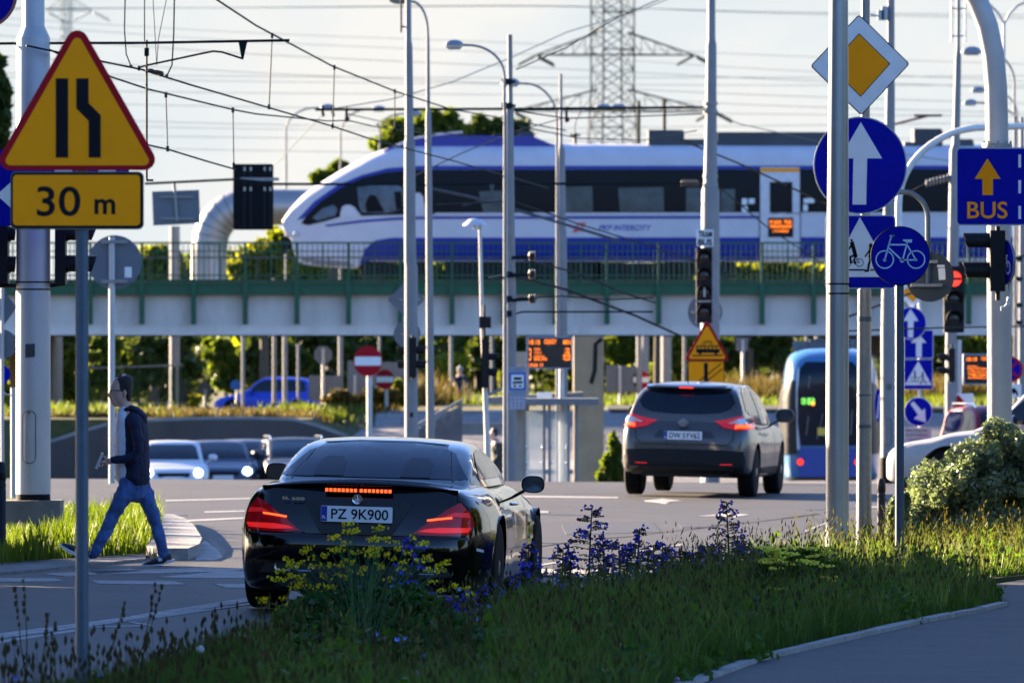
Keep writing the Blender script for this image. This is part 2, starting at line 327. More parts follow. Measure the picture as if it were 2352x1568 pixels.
# ---- ground materials
def ground_mat(name, cols, scales, rough=0.9, bump=0.5, bscale=60, spec=0.3):
    m = bpy.data.materials.new(name); nt, b = _nodes(m); N = nt.nodes; L = nt.links; tc = N.new('ShaderNodeTexCoord'); last = None
    for i, (c0, c1) in enumerate(cols):
        nz = N.new('ShaderNodeTexNoise'); nz.inputs['Scale'].default_value = scales[i]; nz.inputs['Detail'].default_value = 6; nz.inputs['Roughness'].default_value = 0.65; L.new(tc.outputs['Object'], nz.inputs['Vector'])
        rp = N.new('ShaderNodeValToRGB'); rp.color_ramp.elements[0].position = 0.35; rp.color_ramp.elements[1].position = 0.65; rp.color_ramp.elements[0].color = (*c0, 1); rp.color_ramp.elements[1].color = (*c1, 1); L.new(nz.outputs['Fac'], rp.inputs[0])
        if last is None: last = rp.outputs[0]
        else:
            mx = N.new('ShaderNodeMix'); mx.data_type = 'RGBA'; mx.blend_type = 'MULTIPLY'; mx.inputs[0].default_value = 1; L.new(last, mx.inputs[6]); L.new(rp.outputs[0], mx.inputs[7]); last = mx.outputs[2]
    L.new(last, b.inputs['Base Color']); b.inputs['Roughness'].default_value = rough; b.inputs['Specular IOR Level'].default_value = spec
    bn = N.new('ShaderNodeTexNoise'); bn.inputs['Scale'].default_value = bscale; bn.inputs['Detail'].default_value = 4; L.new(tc.outputs['Object'], bn.inputs['Vector'])
    bp = N.new('ShaderNodeBump'); bp.inputs['Strength'].default_value = bump; bp.inputs['Distance'].default_value = 0.01; L.new(bn.outputs['Fac'], bp.inputs['Height']); L.new(bp.outputs['Normal'], b.inputs['Normal'])
    return m
ASPH = ground_mat('asphalt', [((0.031, 0.033, 0.038), (0.054, 0.055, 0.058)), ((0.50, 0.50, 0.53), (1.0, 0.98, 0.95)), ((0.62, 0.62, 0.62), (1, 1, 1)), ((0.75, 0.75, 0.75), (1, 1, 1))], [55, 0.42, 2.6, 9], 0.66, 0.5, 90, 0.4)
PATHM = ground_mat('path_asphalt', [((0.033, 0.035, 0.039), (0.055, 0.055, 0.058)), ((0.6, 0.6, 0.63), (1, 1, 1)), ((0.7, 0.7, 0.7), (1, 1, 1))], [70, 0.9, 5], 0.75, 0.6, 90, 0.45)
SOIL = ground_mat('soil_grass', [((0.05, 0.07, 0.02), (0.12, 0.10, 0.045)), ((0.6, 0.6, 0.6), (1, 1, 1))], [1.4, 0.12], 0.95, 0.8, 12, 0.2)
PAVE = ground_mat('paving', [((0.16, 0.15, 0.145), (0.26, 0.245, 0.23)), ((0.75, 0.75, 0.75), (1, 1, 1))], [9, 0.7], 0.85, 0.4, 40, 0.3)
PAINT = ground_mat('road_paint', [((0.20, 0.20, 0.20), (0.46, 0.455, 0.44)), ((0.6, 0.6, 0.6), (1, 1, 1)), ((0.75, 0.75, 0.75), (1, 1, 1))], [16, 2.2, 60], 0.7, 0.3, 50, 0.4)
KERB = ground_mat('kerb_stone', [((0.24, 0.235, 0.23), (0.36, 0.35, 0.33)), ((0.8, 0.8, 0.8), (1, 1, 1))], [12, 1.5], 0.85, 0.4, 40, 0.3)
# ---- terrain
def sheet(xs, ys, dz, mask=None):
    V = []; Fc = []; idx = {}
    for j, y in enumerate(ys):
        for i, x in enumerate(xs): idx[i, j] = len(V); V.append((x, y, gz(x, y)+dz))
    for j in range(len(ys)-1):
        for i in range(len(xs)-1):
            if mask is None or mask((xs[i]+xs[i+1])/2, (ys[j]+ys[j+1])/2): Fc.append((idx[i, j], idx[i+1, j], idx[i+1, j+1], idx[i, j+1]))
    mb = MB(); mb.add(V, Fc); return mb
gx = [-900, -300, -120, -60, -40, -30, -20, -16, -12, -10, -8, -7, -6, -5.3, -4.55, -3.8, -3, -2, -1, 0, 1, 2, 3, 4, 5, 6, 8, 10, 14, 18, 30, 60, 120, 300, 900]
gy = [-60, 0, 20, 40, 60, 80, 100, 105.5, 110, 115, 120, 130, 140, 150, 160, 165, 172, 181, 182.6, 183, 185, 188, 191, 195, 205, 220, 235, 250, 265, 300, 400, 700, 1500, 5000]
struct('ground', sheet(gx, gy, -0.03), SOIL)
struct('road', sheet([x for x in gx if -60 <= x <= 60], [y for y in gy if 0 <= y <= 181], 0.0), ASPH)
struct('pavement', sheet([x for x in gx if -4 <= x <= 60], [181, 182.6, 183, 185, 188, 191, 195, 199], 0.01), PAVE)
def gpoly(pts, lo, hi):
    P = [G(*p) for p in pts]; mb = MB(); mb.hprism([(p.x, p.y) for p in P], lambda x, y: gz(x, y)+lo, lambda x, y: gz(x, y)+hi); return mb
def gsheet(pts, dz):
    P = [G(*p) for p in pts]; mb = MB(); mb.hprism([(p.x, p.y) for p in P], lambda x, y: gz(x, y)-0.02, lambda x, y: gz(x, y)+dz); return mb
VERGE = [(1500,1622),(1660,1562),(1740,1532),(1960,1480),(2120,1442),(2250,1417),(2300,1404),(2285,1390),(2205,1368),(2190,1356),(2352,1340),(2600,1332),(2600,1285),(1960,1292),(1880,1304),(1700,1325),(1300,1392),(1180,1402),(650,1455),(560,1500),(300,1575),(-150,1620),(-150,1950),(1500,1950)]
struct('verge', gpoly(VERGE, -0.05, 0.07), SOIL)
struct('path', gpoly([(1510,1626),(1670,1566),(1750,1536),(1970,1484),(2130,1446),(2260,1421),(2312,1405),(2295,1386),(2215,1366),(2352,1344),(2650,1336),(2900,1500),(2900,1950),(1510,1950)], -0.04, 0.05), PATHM)
# edging stones between verge and path (each stone a length of kerb)
kp = [(1500,1624),(1580,1594),(1660,1564),(1740,1534),(1850,1508),(1960,1482),(2040,1463),(2120,1444),(2190,1430),(2250,1419),(2304,1405)]
mb = MB()
for a, b in zip(kp, kp[1:]):
    A, B = G(*a), G(*b); d = (B-A); n = Vector((d.y, -d.x, 0)).normalized()*0.04; d.normalize(); A = A+d*0.012; B = B-d*0.012
    mb.hprism([((A+n).x, (A+n).y), ((B+n).x, (B+n).y), ((B-n).x, (B-n).y), ((A-n).x, (A-n).y)], lambda x, y: gz(x, y)-0.03, lambda x, y: gz(x, y)+0.078+random.uniform(-.004, .004))
struct('kerb', mb, KERB)
# left traffic island: kerb, soil, and the strip of pavement before it
struct('traffic_island', gpoly([(-150,1306),(0,1295),(170,1284),(335,1272),(352,1258),(372,1225),(366,1207),(330,1200),(-150,1178)], -0.05, 0.05), SOIL)
struct('island_kerb', gpoly([(335,1280),(380,1286),(432,1286),(458,1275),(464,1260),(446,1230),(428,1214),(398,1203),(366,1203),(374,1225),(354,1258),(338,1273)], -0.05, 0.11), KERB)
struct('footway', gpoly([(-150,1328),(0,1320),(90,1313),(170,1304),(335,1288),(335,1276),(170,1287),(0,1298),(-150,1308)], -0.05, 0.025), PAVE)
# road markings (sheets 4 mm above the asphalt)
def marks(name, quads):
    mb = MB()
    for q in quads: 
        P = [G(*p) for p in q]; mb.hprism([(p.x, p.y) for p in P], lambda x, y: gz(x, y)+0.001, lambda x, y: gz(x, y)+0.005)
    struct(name, mb, PAINT)
marks('crosswalk', [[(-60,1327),(125,1328),(148,1335),(-60,1336)], [(208,1333),(400,1335),(428,1343),(225,1341)], [(490,1341),(640,1342),(670,1350),(520,1350)], [(100,1318),(300,1306),(330,1311),(150,1324)], [(200,1312),(440,1305),(560,1306),(560,1312),(230,1319)], [(360,1326),(560,1308),(640,1312),(640,1327),(440,1328)]])
def line(a, b, w): 
    return [(a[0], a[1]-w/2), (b[0], b[1]-w/2*0.8), (b[0], b[1]+w/2*0.8), (a[0], a[1]+w/2)]
marks('lane_marking', [line((-40,1480), (205,1443), 7), line((-40,1466), (300,1421), 12), line((300,1421), (640,1366), 12), line((290,1427), (640,1374+4), 5), line((290,1427), (350,1437), 4), line((200,1441), (330,1437), 2.5),
  line((1232,1312), (1690,1316), 10), line((1245,1297),(1330,1285),4), line((1440,1270),(1570,1250),4), line((1850,1220),(1900,1200),4),
  [(1480,1150),(1520,1145),(1570,1150),(1540,1152),(1530,1156),(1505,1152)], [(1597,1186),(1650,1181),(1655,1177),(1722,1182),(1690,1187),(1650,1185)], line((1195,1140), (1420,1143), 4), line((1190,1175),(1260,1176),5),line((470,1176),(640,1172),3),line((380,1150),(600,1144),3),line((430,1196),(600,1188),4), line((2000,1165),(2110,1160),3)])
# ================= near street furniture =================
def panel(t, pts, s, m, off=0.0, th=0.02, name='panel', parent=None): 
    mb = MB(); mb.pp(pts, s, off, th); return t.part(name, mb, m, parent)
def polys(t, name, lst, s, m, off=0.006, th=0.008, parent=None, label=None):
    mb = MB()
    for q in lst: mb.pp(q, s, off, th)
    return t.part(name, mb, m, parent, label)
# --- roadworks warning sign, near left, on its own post (two plates share the post)
s = 450
t = T('roadworks_sign', 'yellow triangular road narrows sign above a 30 m plate on a grey post', 'road sign', (W(187, 800, s).x, F/s+0.04, -0.02))
mb = MB(); mb.ppole([186, 187, 187], [(380, 14), (530, 15), (1700, 15)], s, 20, 0.045); t.part('post', mb, GREYPOLE)
tri = [(177, 58), (366, 388), (-12, 388)]
tri = [(177.5, 44), (374, 391), (-19, 391)]
tr = t.part('triangle_plate', MB().pp(rpoly(tri, 25), s), RED)
inn = [(177.5, 76), (350, 380), (5, 380)]
polys(t, 'yellow_face', [rpoly(inn, 11)], s, YEL, 0.004, 0.008, tr)
polys(t, 'narrowing_symbol', [[(128.5,180.5),(156.5,180.5),(156.5,362),(128.5,362)], [(175.5,180.5),(203.5,180.5),(203.5,237),(231.5,265),(231.5,362),(204,362),(204,278),(175.5,249)]], s, INK, 0.007, 0.008, tr)
pl = t.part('distance_plate', MB().pp(rrect(24, 394, 330, 527, 13), s), mat('plate_edge', (0.12,0.11,0.10), 0.5))
polys(t, 'border', [rrect(26, 396.5, 328, 524, 12)], s, INK, 0.003, 0.008, pl)
polys(t, 'yellow_face', [rrect(30, 402, 322, 518, 9)], s, YEL, 0.006, 0.008, pl)
mb = MB(); mb.ptext('30', 85, 428, 185, 497, s, 0.0075, 0.012); mb.ptext('m', 217, 457, 265, 492, s, 0.0075, 0.022); t.part('lettering', mb, INK, pl)
mb = MB()
for y in (300, 330, 430, 500): mb.box(W(187, y, s, 0.03), (0.14, 0.03, 0.035))
t.part('clamp', mb, GALV)
# --- big tapered mast, left
s = 231; b = W(77, 1250, s)
t = T('tram_mast', 'thick grey steel tram mast on a concrete plinth with a dark sticker and oval hatch', 'mast', (b.x, b.y, gz(b.x, b.y)))
mb = MB(); mb.ppole(76.5, [(-260, 25), (61, 26), (62, 26.5), (86, 38), (88, 38.5), (1134, 40)], s, 32); ms = t.part('shaft', mb, STEEL)
mb = MB(); mb.ppole(76, [(1133, 39.5), (1149, 40)], s, 32); t.part('base_collar', mb, RUBBER)
mb = MB(); p0 = W(10, 1148, s); p1 = W(142, 1148, s); mb.box(((p0.x+p1.x)/2, b.y, (p0.z+gz(b.x, b.y)-0.3)/2), (p1.x-p0.x, 0.62, p0.z-gz(b.x, b.y)+0.3)); t.part('plinth', mb, mat('plinth_concrete', (0.15,0.145,0.14), 0.9, 0, 0.25, 3, bump=0.5))
mb = MB(); rr = rrect(55, 943, 85, 1063, 14); 
for a, c in zip(rr, rr[1:]+rr[:1]): 
    for q in stroke([a, c], 1.6): mb.pp(q, s, 0.178, 0.012)
mb.pp(circ(70, 948, 2.4, 10), s, 0.178, 0.01); t.part('hatch', mb, mat('seam', (0.09,0.10,0.12), 0.6), ms)
mb = MB(); mb.pp([(61,790),(83,789),(83,819),(61,821)], s, 0.176, 0.012); stk = t.part('sticker', mb, mat('sticker_dark', (0.03,0.035,0.04), 0.5, 0, 0.9, 45))
mb = MB()
for y in (648, 664.5): mb.ppole(76.5, [(y-1.6, 40.3), (y+1.6, 40.3)], s, 32)
t.part('strap', mb, RUBBER)
# cantilever tube of the mast
mb = MB(); mb.tube([W(-60, 101, s), W(38, 100, s), W(330, 99, s), W(665, 93, s)], 0.014, 10); t.part('cantilever_tube', mb, WIRE)
mb = MB(); mb.tube([W(320, 155, s, .02), W(337, 150, s, .02), W(400, 137, s), W(460, 124, s), W(490, 118, s), (W(510, 120, s)), W(557, 135, s)], 0.010, 8)
mb.pp([(548,98),(568,97),(559,137),(555,137)], s, 0.01, 0.02); mb.tube([W(337, 92, s), W(337, 150, s)], 0.010, 8); mb.box(W(337, 120, s), (0.045, 0.045, 0.08)); mb.box(W(319, 157, s), (0.02,0.02,0.05))
t.part('registration_arm', mb, WIRE)
mb = MB(); mb.tube([W(337, 150, s), W(337, 412, s)], 0.011, 8); mb.box(W(344, 414, s), (0.07,0.03,0.02)); t.part('drop_rod', mb, WIRE)
mb = MB(); mb.sphere(W(346, 163, s), 0.04, 8, 6, (1, 1, .6)); mb.sphere(W(358, 166, s), 0.045, 8, 6, (1.3, 1, .5)); mb.sphere(W(370, 170, s), 0.03, 8, 6); mb.box(W(301, 153, s), (0.03,0.03,0.03)); mb.box(W(383,174,s),(.03,.03,.03)); t.part('clamp', mb, mat('rusty_clamp', (0.05,0.03,0.025), 0.7))
mb = MB(); mb.tube([W(288,-30,s), W(286,70,s), W(290,125,s), W(301,152,s)], 0.007, 6); mb.tube([W(401,-30,s), W(399,80,s), W(395,150,s), W(384,173,s)], 0.008, 6); mb.tube([W(332,-30,s), W(332,95,s)], 0.006, 6); mb.tube([W(350,-30,s), W(360,150,s)], 0.004, 6); mb.tube([W(388,-30,s), W(364,90,s), W(360,150,s)], 0.004, 6); t.part('hanger_cable', mb, WIRE)
# --- traffic signals facing sideways on the mast
def side_signal(name, label, x_body, w, y0, y1, hoods, hx0, hx1, s, dy, bracket, group='traffic signals'):
    b = W(x_body+w/2, (y0+y1)/2, s, dy); t = T(name, label, 'traffic signal', b, group)
    p0, p1 = W(x_body, y0, s), W(x_body+w, y1, s); mb = MB(); mb.box(((p0.x+p1.x)/2, F/s+dy, (p0.z+p1.z)/2), (p1.x-p0.x, 0.28, p0.z-p1.z)); t.part('housing', mb, BLACK)
    for (a, c) in hoods:
        mb = MB(); zc = (W(0, a, s).z+W(0, c, s).z)/2; r = (W(0, a, s).z-W(0, c, s).z)/2; xa, xb = W(hx0, 0, s).x, W(hx1, 0, s).x; n = 18; ring = []
        for x, k in ((xa, 1.0), (xb, 0.98)):
            for rr in (r, r-0.008): ring.append([(x + (0.0 if x == xa else (xb-xa)*0.10*(math.sin(q)-1)), F/s+dy+rr*k*math.cos(q), zc+rr*k*math.sin(q)) for q in [R(-50)+R(280)*i/n for i in range(n+1)]])
        V = [p for rg in (ring[0], ring[2], ring[3], ring[1]) for p in rg]; m_ = n+1
        mb.add(V, [(i*m_+j, i*m_+j+1, (i+1)*m_+j+1, (i+1)*m_+j) for i in range(3) for j in range(n)])
        vz = t.part('visor', mb, BLACK)
        mb = MB(); mb.lathe((xa, F/s+dy, zc), [(0.0, 0.0), (r*0.9, 0.0), (r*0.9, (0.02 if xb > xa else -0.02)), (0.0, (0.05 if xb > xa else -0.05))], 16, 'x'); t.part('lens', mb, mat('lens_dark', (0.02,0.02,0.02), 0.2), vz)
    if bracket:
        mb = MB(); mb.tube([W(*bracket[0], s, dy), W(*bracket[1], s, dy)], 0.022, 8); t.part('bracket', mb, BLACK)
    return t
side_signal('traffic_signal', 'black traffic signal with rounded visors on the mast, just behind the roadworks post', 128, 24, 470, 652, [(478,512),(520,556),(586,629)][1:], 152, 222, 231, 0, ((113,656),(150,650)))
side_signal('traffic_signal', 'black traffic signal at the frame edge on the other side of the thick mast', -18, 38, 470, 652, [(520,557),(588,630)], 20, 36, 231, 0, ((-10,656),(40,656)))
# --- blue signs behind the roadworks sign
s = 236; t = T('direction_sign', 'blue rectangular sign with a white arrow, mostly hidden behind the yellow 30 m plate', 'road sign', W(118, 430, s))
panel(t, rrect(-62, 344, 296, 519, 8), s, BLUE); polys(t, 'arrow', [[(-8,448),(26,418),(26,478)], [(126,370),(166,370),(166,470),(126,470)], [(226,370),(266,370),(266,470),(226,470)], [(26,440),(266,440),(266,458),(26,458)]], s, WHITE)
mb = MB(); mb.box(W(77, 400, s, .035), (0.5,.03,.05)); mb.box(W(77, 480, s, .035), (0.5,.03,.05)); t.part('bracket', mb, GALV)
s = 262; t = T('round_sign', 'round blue sign with a reddish rim in the corner above the mast', 'road sign', W(-42, -12, s))
panel(t, circ(-42, -14, 82, 48), s, mat('rim_rust', (0.45,0.12,0.06), 0.5)); polys(t, 'blue_face', [circ(-42, -14, 75, 48)], s, BLUE)
mb = MB(); mb.tube([W(-42,-80,s,.03), W(-42,1290,s,.03)], 0.03, 10); t.part('post', mb, GALV)
# --- back of a round sign on a thin post
s = 157; g = gz(W(257, 0, s).x, F/s)
t = T('reversed_sign', 'grey back of a large round sign on a thin post behind the roadworks post', 'road sign', (W(257,0,s).x, F/s, g))
panel(t, circ(263, 602, 62, 48), s, SIGNBACK, -0.05, 0.02, 'disc')
mb = MB(); mb.tube([(W(257,0,s).x, F/s, g-.1), W(257, 545, s)], 0.046, 14); t.part('post', mb, STEEL)
mb = MB(); mb.box(W(263,555,s,-.03), (0.38,.05,.05)); mb.box(W(263,646,s,-.03), (0.38,.05,.05)); t.part('clamp', mb, GALV)
mb = MB(); mb.pp([(286,613),(302,613),(302,637),(286,637)], s, -0.046, 0.006); t.part('label_sticker', mb, WHITE)
# --- bollards
def bollard(px, pyb, pyt, wpx, label):
    s = SG(px, pyb); b = W(px, pyb, s); b.z = gz(b.x, b.y); t = T('bollard', label, 'bollard', b, 'black bollards'); h = (pyb-pyt)/s; r = wpx/2/s
    mb = MB(); mb.lathe(b, [(r*1.25,-.1),(r*1.25,.05),(r,.07),(r,h*.72),(r*.92,h*.73),(r*.92,h*.745),(r,h*.755),(r,h*.78),(r*.9,h*.79),(r*.9,h*.81),(r*1.02,h*.82),(r*1.02,h*.9),(r*.9,h*.97),(r*.5,h),(0,h)], 20); t.part('post', mb, mat('bollard_paint', (0.016,0.020,0.030), 0.6, 0, 0.2, 15, spec=.25))
    mb = MB(); mb.lathe(b, [(r*1.01,h*.822),(r*1.045,h*.83),(r*1.045,h*.885),(r*1.01,h*.895)], 20); t.part('band', mb, BLACK)
bollard(4, 1291, 1060, 20, 'black bollard at the frame edge beside the mast plinth')
bollard(2024.5, 1268, 1098, 19, 'black bollard standing clear between the galvanised posts and the bush')
bollard(2080, 1262, 1095, 17, 'black bollard half hidden behind the bicycle sign post')
# --- smooth bright pole, near right
s = 262; b = W(1923, 1305, s); b.z = gz(b.x, b.y)
t = T('lamp_pole', 'tall smooth silver pole with two black straps rising from the grass', 'pole', b)
mb = MB(); mb.ppole([1927, 1926.5, 1924, 1923, 1923], [(-200, 20), (0, 21.5), (640, 26), (1000, 26.5), (1330, 27)], s, 36); t.part('shaft', mb, mat('brushed_pole', (0.36,0.355,0.34), 0.38, 0.55, 0.05, 2))
mb = MB()
for y in (652, 674): mb.ppole(1924, [(y-1.8, 26.6), (y+1.8, 26.6)], s, 36)
mb.box(W(1951, 654, s), (.03,.05,.02)); t.part('strap', mb, RUBBER)
# --- jointed galvanised post carrying three signs
s = 238; b = W(1984, 1270, s); b.z = gz(b.x, b.y)
t = T('sign_post', 'galvanised post with a sleeve joint carrying the diamond, arrow and crossing signs', 'post', b)
mb = MB(); mb.ppole([1988, 1987, 1986, 1985.5], [(-60, 10), (600, 11), (690, 15.5), (700, 15.5)], s, 20); mb.ppole([1985.5,1985,1984], [(665, 15.6), (990, 17), (1275, 17.8)], s, 24); t.part('shaft', mb, GALV)
mb = MB(); mb.ppole(1985.5, [(727, 16.6), (738, 16.6)], s, 24); mb.ppole(1985, [(905, 17.5), (909, 17.5)], s, 24); mb.ppole(1985, [(975, 17.6), (983, 17.6)], s, 24); t.part('joint_band', mb, GREYPOLE)
s = 243
t = T('priority_sign', 'white diamond sign with yellow centre partly behind the smooth silver pole', 'road sign', W(1976, 150, s), 'signs on the galvanised post')
D = [(1973, 33), (2090, 147), (1978, 266), (1861, 152)]
p = panel(t, rpoly(D, 7), s, INK); polys(t, 'white_face', [shrink(rpoly(D, 6), .972)], s, WHITE, .004, .008, p); polys(t, 'yellow_edge', [[(1973,77),(2045,147),(1977,223),(1905,152)]], s, INK, .006, .008, p); polys(t, 'yellow_face', [[(1973,79.5),(2042.5,147),(1977,220.5),(1907.5,152)]], s, YEL, .008, .008, p)
mb = MB(); mb.box(W(1988,110,s,.03),(.25,.03,.04)); mb.box(W(1988,200,s,.03),(.25,.03,.04)); t.part('clamp', mb, GALV)
t = T('arrow_sign', 'large round blue sign with a white arrow pointing up, half behind the silver pole', 'road sign', W(1976, 380, s), 'signs on the galvanised post')
p = panel(t, circ(1976, 380, 107.5, 64, 112), s, mat('sign_rim', (0.30,0.33,0.36), 0.4, 0.4)); polys(t, 'blue_face', [circ(1976, 380, 104.5, 64, 109)], s, BLUE, .004, .008, p); polys(t, 'arrow', [[(1977,281),(2026,364),(1991.5,364),(1989.5,470),(1958,470),(1960,364),(1929,364)]], s, WHITE, .006, .008, p)
t = T('crossing_sign', 'square blue sign of a cyclist and a walker in a white triangle', 'road sign', W(1976, 580, s), 'signs on the galvanised post')
p = panel(t, rrect(1896, 494, 2057, 663, 9), s, mat('sign_rim', None)); polys(t, 'blue_face', [rrect(1898.5, 496.5, 2054.5, 660.5, 8)], s, BLUE, .004, .008, p)
polys(t, 'white_triangle', [[(1975,499),(2052,636),(1902,636)]], s, WHITE, .006, .008, p)
fig = [[(1930,618),(1988,618),(1988,621.5),(1930,621.5)], [(1999,618),(2050,618),(2050,621.5),(1999,621.5)], circ(1956, 552, 3, 10), circ(2000, 563, 4.5, 12)]
fig += stroke([(1957,558),(1963,580),(1965,588)], 9)+stroke([(1957,560),(1948,575),(1944,578)], 4)+stroke([(1964,586),(1953,590),(1954,604)], 4.5)+stroke([(1964,588),(1962,600),(1964,606)], 4)+ringq(1974,603,8,9.6,20)+ringq(1946,603,8,9.6,20)+stroke([(1955,603),(1974,603),(1966,590),(1955,603)], 1.5)
fig += stroke([(2001,569),(2000,590)], 10)+stroke([(1999,572),(1990,585),(1987,589)], 3.5)+stroke([(2000,590),(1996,606),(1993,622),(1987,622)], 5)+stroke([(2002,590),(2012,605),(2022,618)], 5)+stroke([(2003,572),(2012,584),(2016,582)], 3.5)
polys(t, 'figures', fig, s, INK, .0085, .006, p)
# hooked arm of the post with the back of a round sign
s = 240; t = T('hooked_sign', 'grey back of a round sign with a sticker hung from a hooked grey tube', 'road sign', W(2130, 560, s))
mb = MB(); mb.tube([W(1990,441,s), W(2060,441,s)]+[W(x, y, s) for x, y in arc((2075,441), (2131,500), 0, 8)]+[W(2131,560,s), W(2131,655,s)], 0.025, 12); t.part('hooked_tube', mb, GREYPOLE)
panel(t, circ(2136, 636, 56, 48, 57), s, mat('sign_back_dark', (0.035,0.045,0.055), 0.45, .3), -0.03, 0.02, 'disc'); mb = MB(); mb.box(W(2137,601,s,-.0), (.14,.05,.03)); mb.box(W(2128,655,s,-.0), (.30,.05,.03)); t.part('clamp', mb, GALV)
mb = MB(); mb.pp([(2155,616),(2171,615),(2172,642),(2157,643)], s, -.026, .006); mb.pp([(2153,608),(2170,608),(2170,614),(2153,614)], s, -.026, .006); t.part('label_sticker', mb, WHITE)
# --- bicycle sign on its own post
s = 276; b = W(2067, 1337, s); b.z = gz(b.x, b.y)
t = T('bicycle_sign', 'round blue sign with a white bicycle on a dark post in the grass', 'road sign', b)
mb = MB(); mb.ppole([2067,2067,2067], [(600, 9.5), (900, 10), (1345, 10.5)], s, 20, .045); t.part('post', mb, GREYPOLE)
p = panel(t, circ(2068, 587.5, 68, 64), s, INK, 0, .03); polys(t, 'blue_face', [circ(2068, 587.5, 66, 64)], s, BLUE, .004, .008, p)
bk = ringq(2032,596,18.6,21.4,32)+ringq(2104,596,18.6,21.4,32)+[circ(2032,597,3.6,12),circ(2072,598,5,14),circ(2104,597,3,12)]
bk += stroke([(2032,597),(2044,553),(2047,545),(2053,541)], 3.4)+stroke([(2042,562),(2080,562)], 3.4)+stroke([(2041,569),(2072,598)], 3.4)+stroke([(2073,598),(2084,556)], 3.4)+stroke([(2072,597),(2104,597)], 3)+stroke([(2104,597),(2082,560)], 3)+[[(2074,550),(2094.5,550),(2094.5,557),(2082,557),(2074,552.5)]]
bk += [[(2043,541),(2054,539),(2054,542.5),(2045,546)]]
polys(t, 'bicycle_symbol', bk, s, mat('symbol_white', (0.50,0.66,0.74), 0.45), .0065, .006, p)
# --- curved heavy mast at right with bus lane sign
s = 236; b = W(2296, 1262, s); b.z = gz(b.x, b.y)
t = T('gantry_mast', 'thick curved grey mast rising behind the bush and bending over the road', 'mast', b)
mb = MB(); mb.ppole([2160, 2205, 2245, 2268, 2282, 2288, 2289.5, 2290], [(-130, 22), (-60, 23), (0, 24), (60, 24.5), (130, 25), (200, 25.5), (270, 26), (331, 26.5)], s, 32); mb.ppole([2293.5, 2296, 2296], [(340, 27), (900, 28), (1270, 28.5)], s, 32); t.part('shaft', mb, STEEL)
mb = MB(); mb.ppole(2290.5, [(330, 34), (335, 35), (341, 35)], s, 24); 
for i in range(8): q = 2*PI*i/8; mb.box(W(2290.5, 328, s)+Vector((.13*math.cos(q), .13*math.sin(q), 0)), (.02,.02,.03))
t.part('flange', mb, GALV)
s2 = 246; t = T('bus_lane_sign', 'blue bus lane sign with yellow arrow and BUS lettering on the curved mast', 'road sign', W(2290, 430, s2))
p = panel(t, rrect(2196, 339, 2482, 518, 10), s2, mat('sign_rim', None)); polys(t, 'blue_face', [rrect(2199, 342, 2479, 515, 8)], s2, BLUE, .004, .008, p)
polys(t, 'yellow_arrow', [[(2268,364),(2298,411),(2280.5,411),(2280.5,448),(2256.5,448),(2256.5,411),(2238.5,411)]], s2, YEL, .006, .008, p)
mb = MB(); mb.ptext('BUS', 2221.5, 463, 2314, 502, s2, .0075, .012); t.part('lettering', mb, YEL, p)
polys(t, 'lane_dashes', [[(2339,y),(2345,y),(2345,y+30),(2339,y+30)] for y in (355,414,473)]+[[(2400,364),(2430,411),(2412,411),(2412,480),(2388,480),(2388,411),(2370,411)]], s2, WHITE, .006, .008, p)
side_signal('traffic_signal', 'black two-lamp traffic signal facing the bush side on the curved mast', 2271, 34, 530, 669, [(536,572),(604,641)][0:0]+[(535,573),(602,642)], 2271, 2209, 250, -0.1, ((2290,520),(2290,690)))
s = 250; t = T('edge_on_sign', 'round blue bicycle sign seen almost edge on beside the two-lamp signal', 'road sign', W(2305, 603, s, -.2))
mb = MB(); n = 40; c = W(2306, 603, s, -.2); ring0 = []; ring1 = []; ring2 = []
ax = Vector((math.sin(R(17)), math.cos(R(17))*-1, 0)); nrm = Vector((-math.cos(R(17)), -math.sin(R(17)), 0))
for i in range(n): q = 2*PI*i/n; d = ax*math.cos(q)+Vector((0,0,1))*math.sin(q); ring0.append(c+d*.205); ring1.append(c+d*.205-nrm*.02); ring2.append(c+d*.195+nrm*.003)
mb.rings([ring0, ring1]); t.part('panel', mb, GALV); mb = MB(); mb.rings([ring2, [p-nrm*.006 for p in ring2]]); t.part('blue_face', mb, BLUE)
mb = MB()
for cx_ in (-.075, .075):
    for i in range(20):
        P = [c+ax*(cx_+r*math.cos(2*PI*k/20))+Vector((0,0,-.05+r*math.sin(2*PI*k/20)))+nrm*.006 for r, k in ((.048,i),(.062,i),(.062,i+1),(.048,i+1))]; mb.add(P, [(0,1,2,3)])
for a, d in (((-.075,-.05),(-.04,.08)),((-.05,.04),(.05,.04)),((-.05,.04),(0,-.05)),((0,-.05),(.05,.05)),((.075,-.05),(.04,.04)),((.02,.06),(.07,.06))):
    A = Vector(a); B = Vector(d); nn = (B-A).normalized(); k = Vector((-nn.y, nn.x))*.008; mb.add([c+ax*v.x+Vector((0,0,v.y))+nrm*.006 for v in (A+k, B+k, B-k, A-k)], [(0,1,2,3)])
t.part('bicycle_symbol', mb, WHITE)
mb = MB(); mb.tube([W(2318,600,s,-.1), W(2319,665,s,-.12), W(2314,698,s,-.14), W(2306,708,s,-.15), W(2296,709,s,-.15)], .022, 8); t.part('bracket', mb, mat('white_tube', (0.6,0.6,0.57), .4))
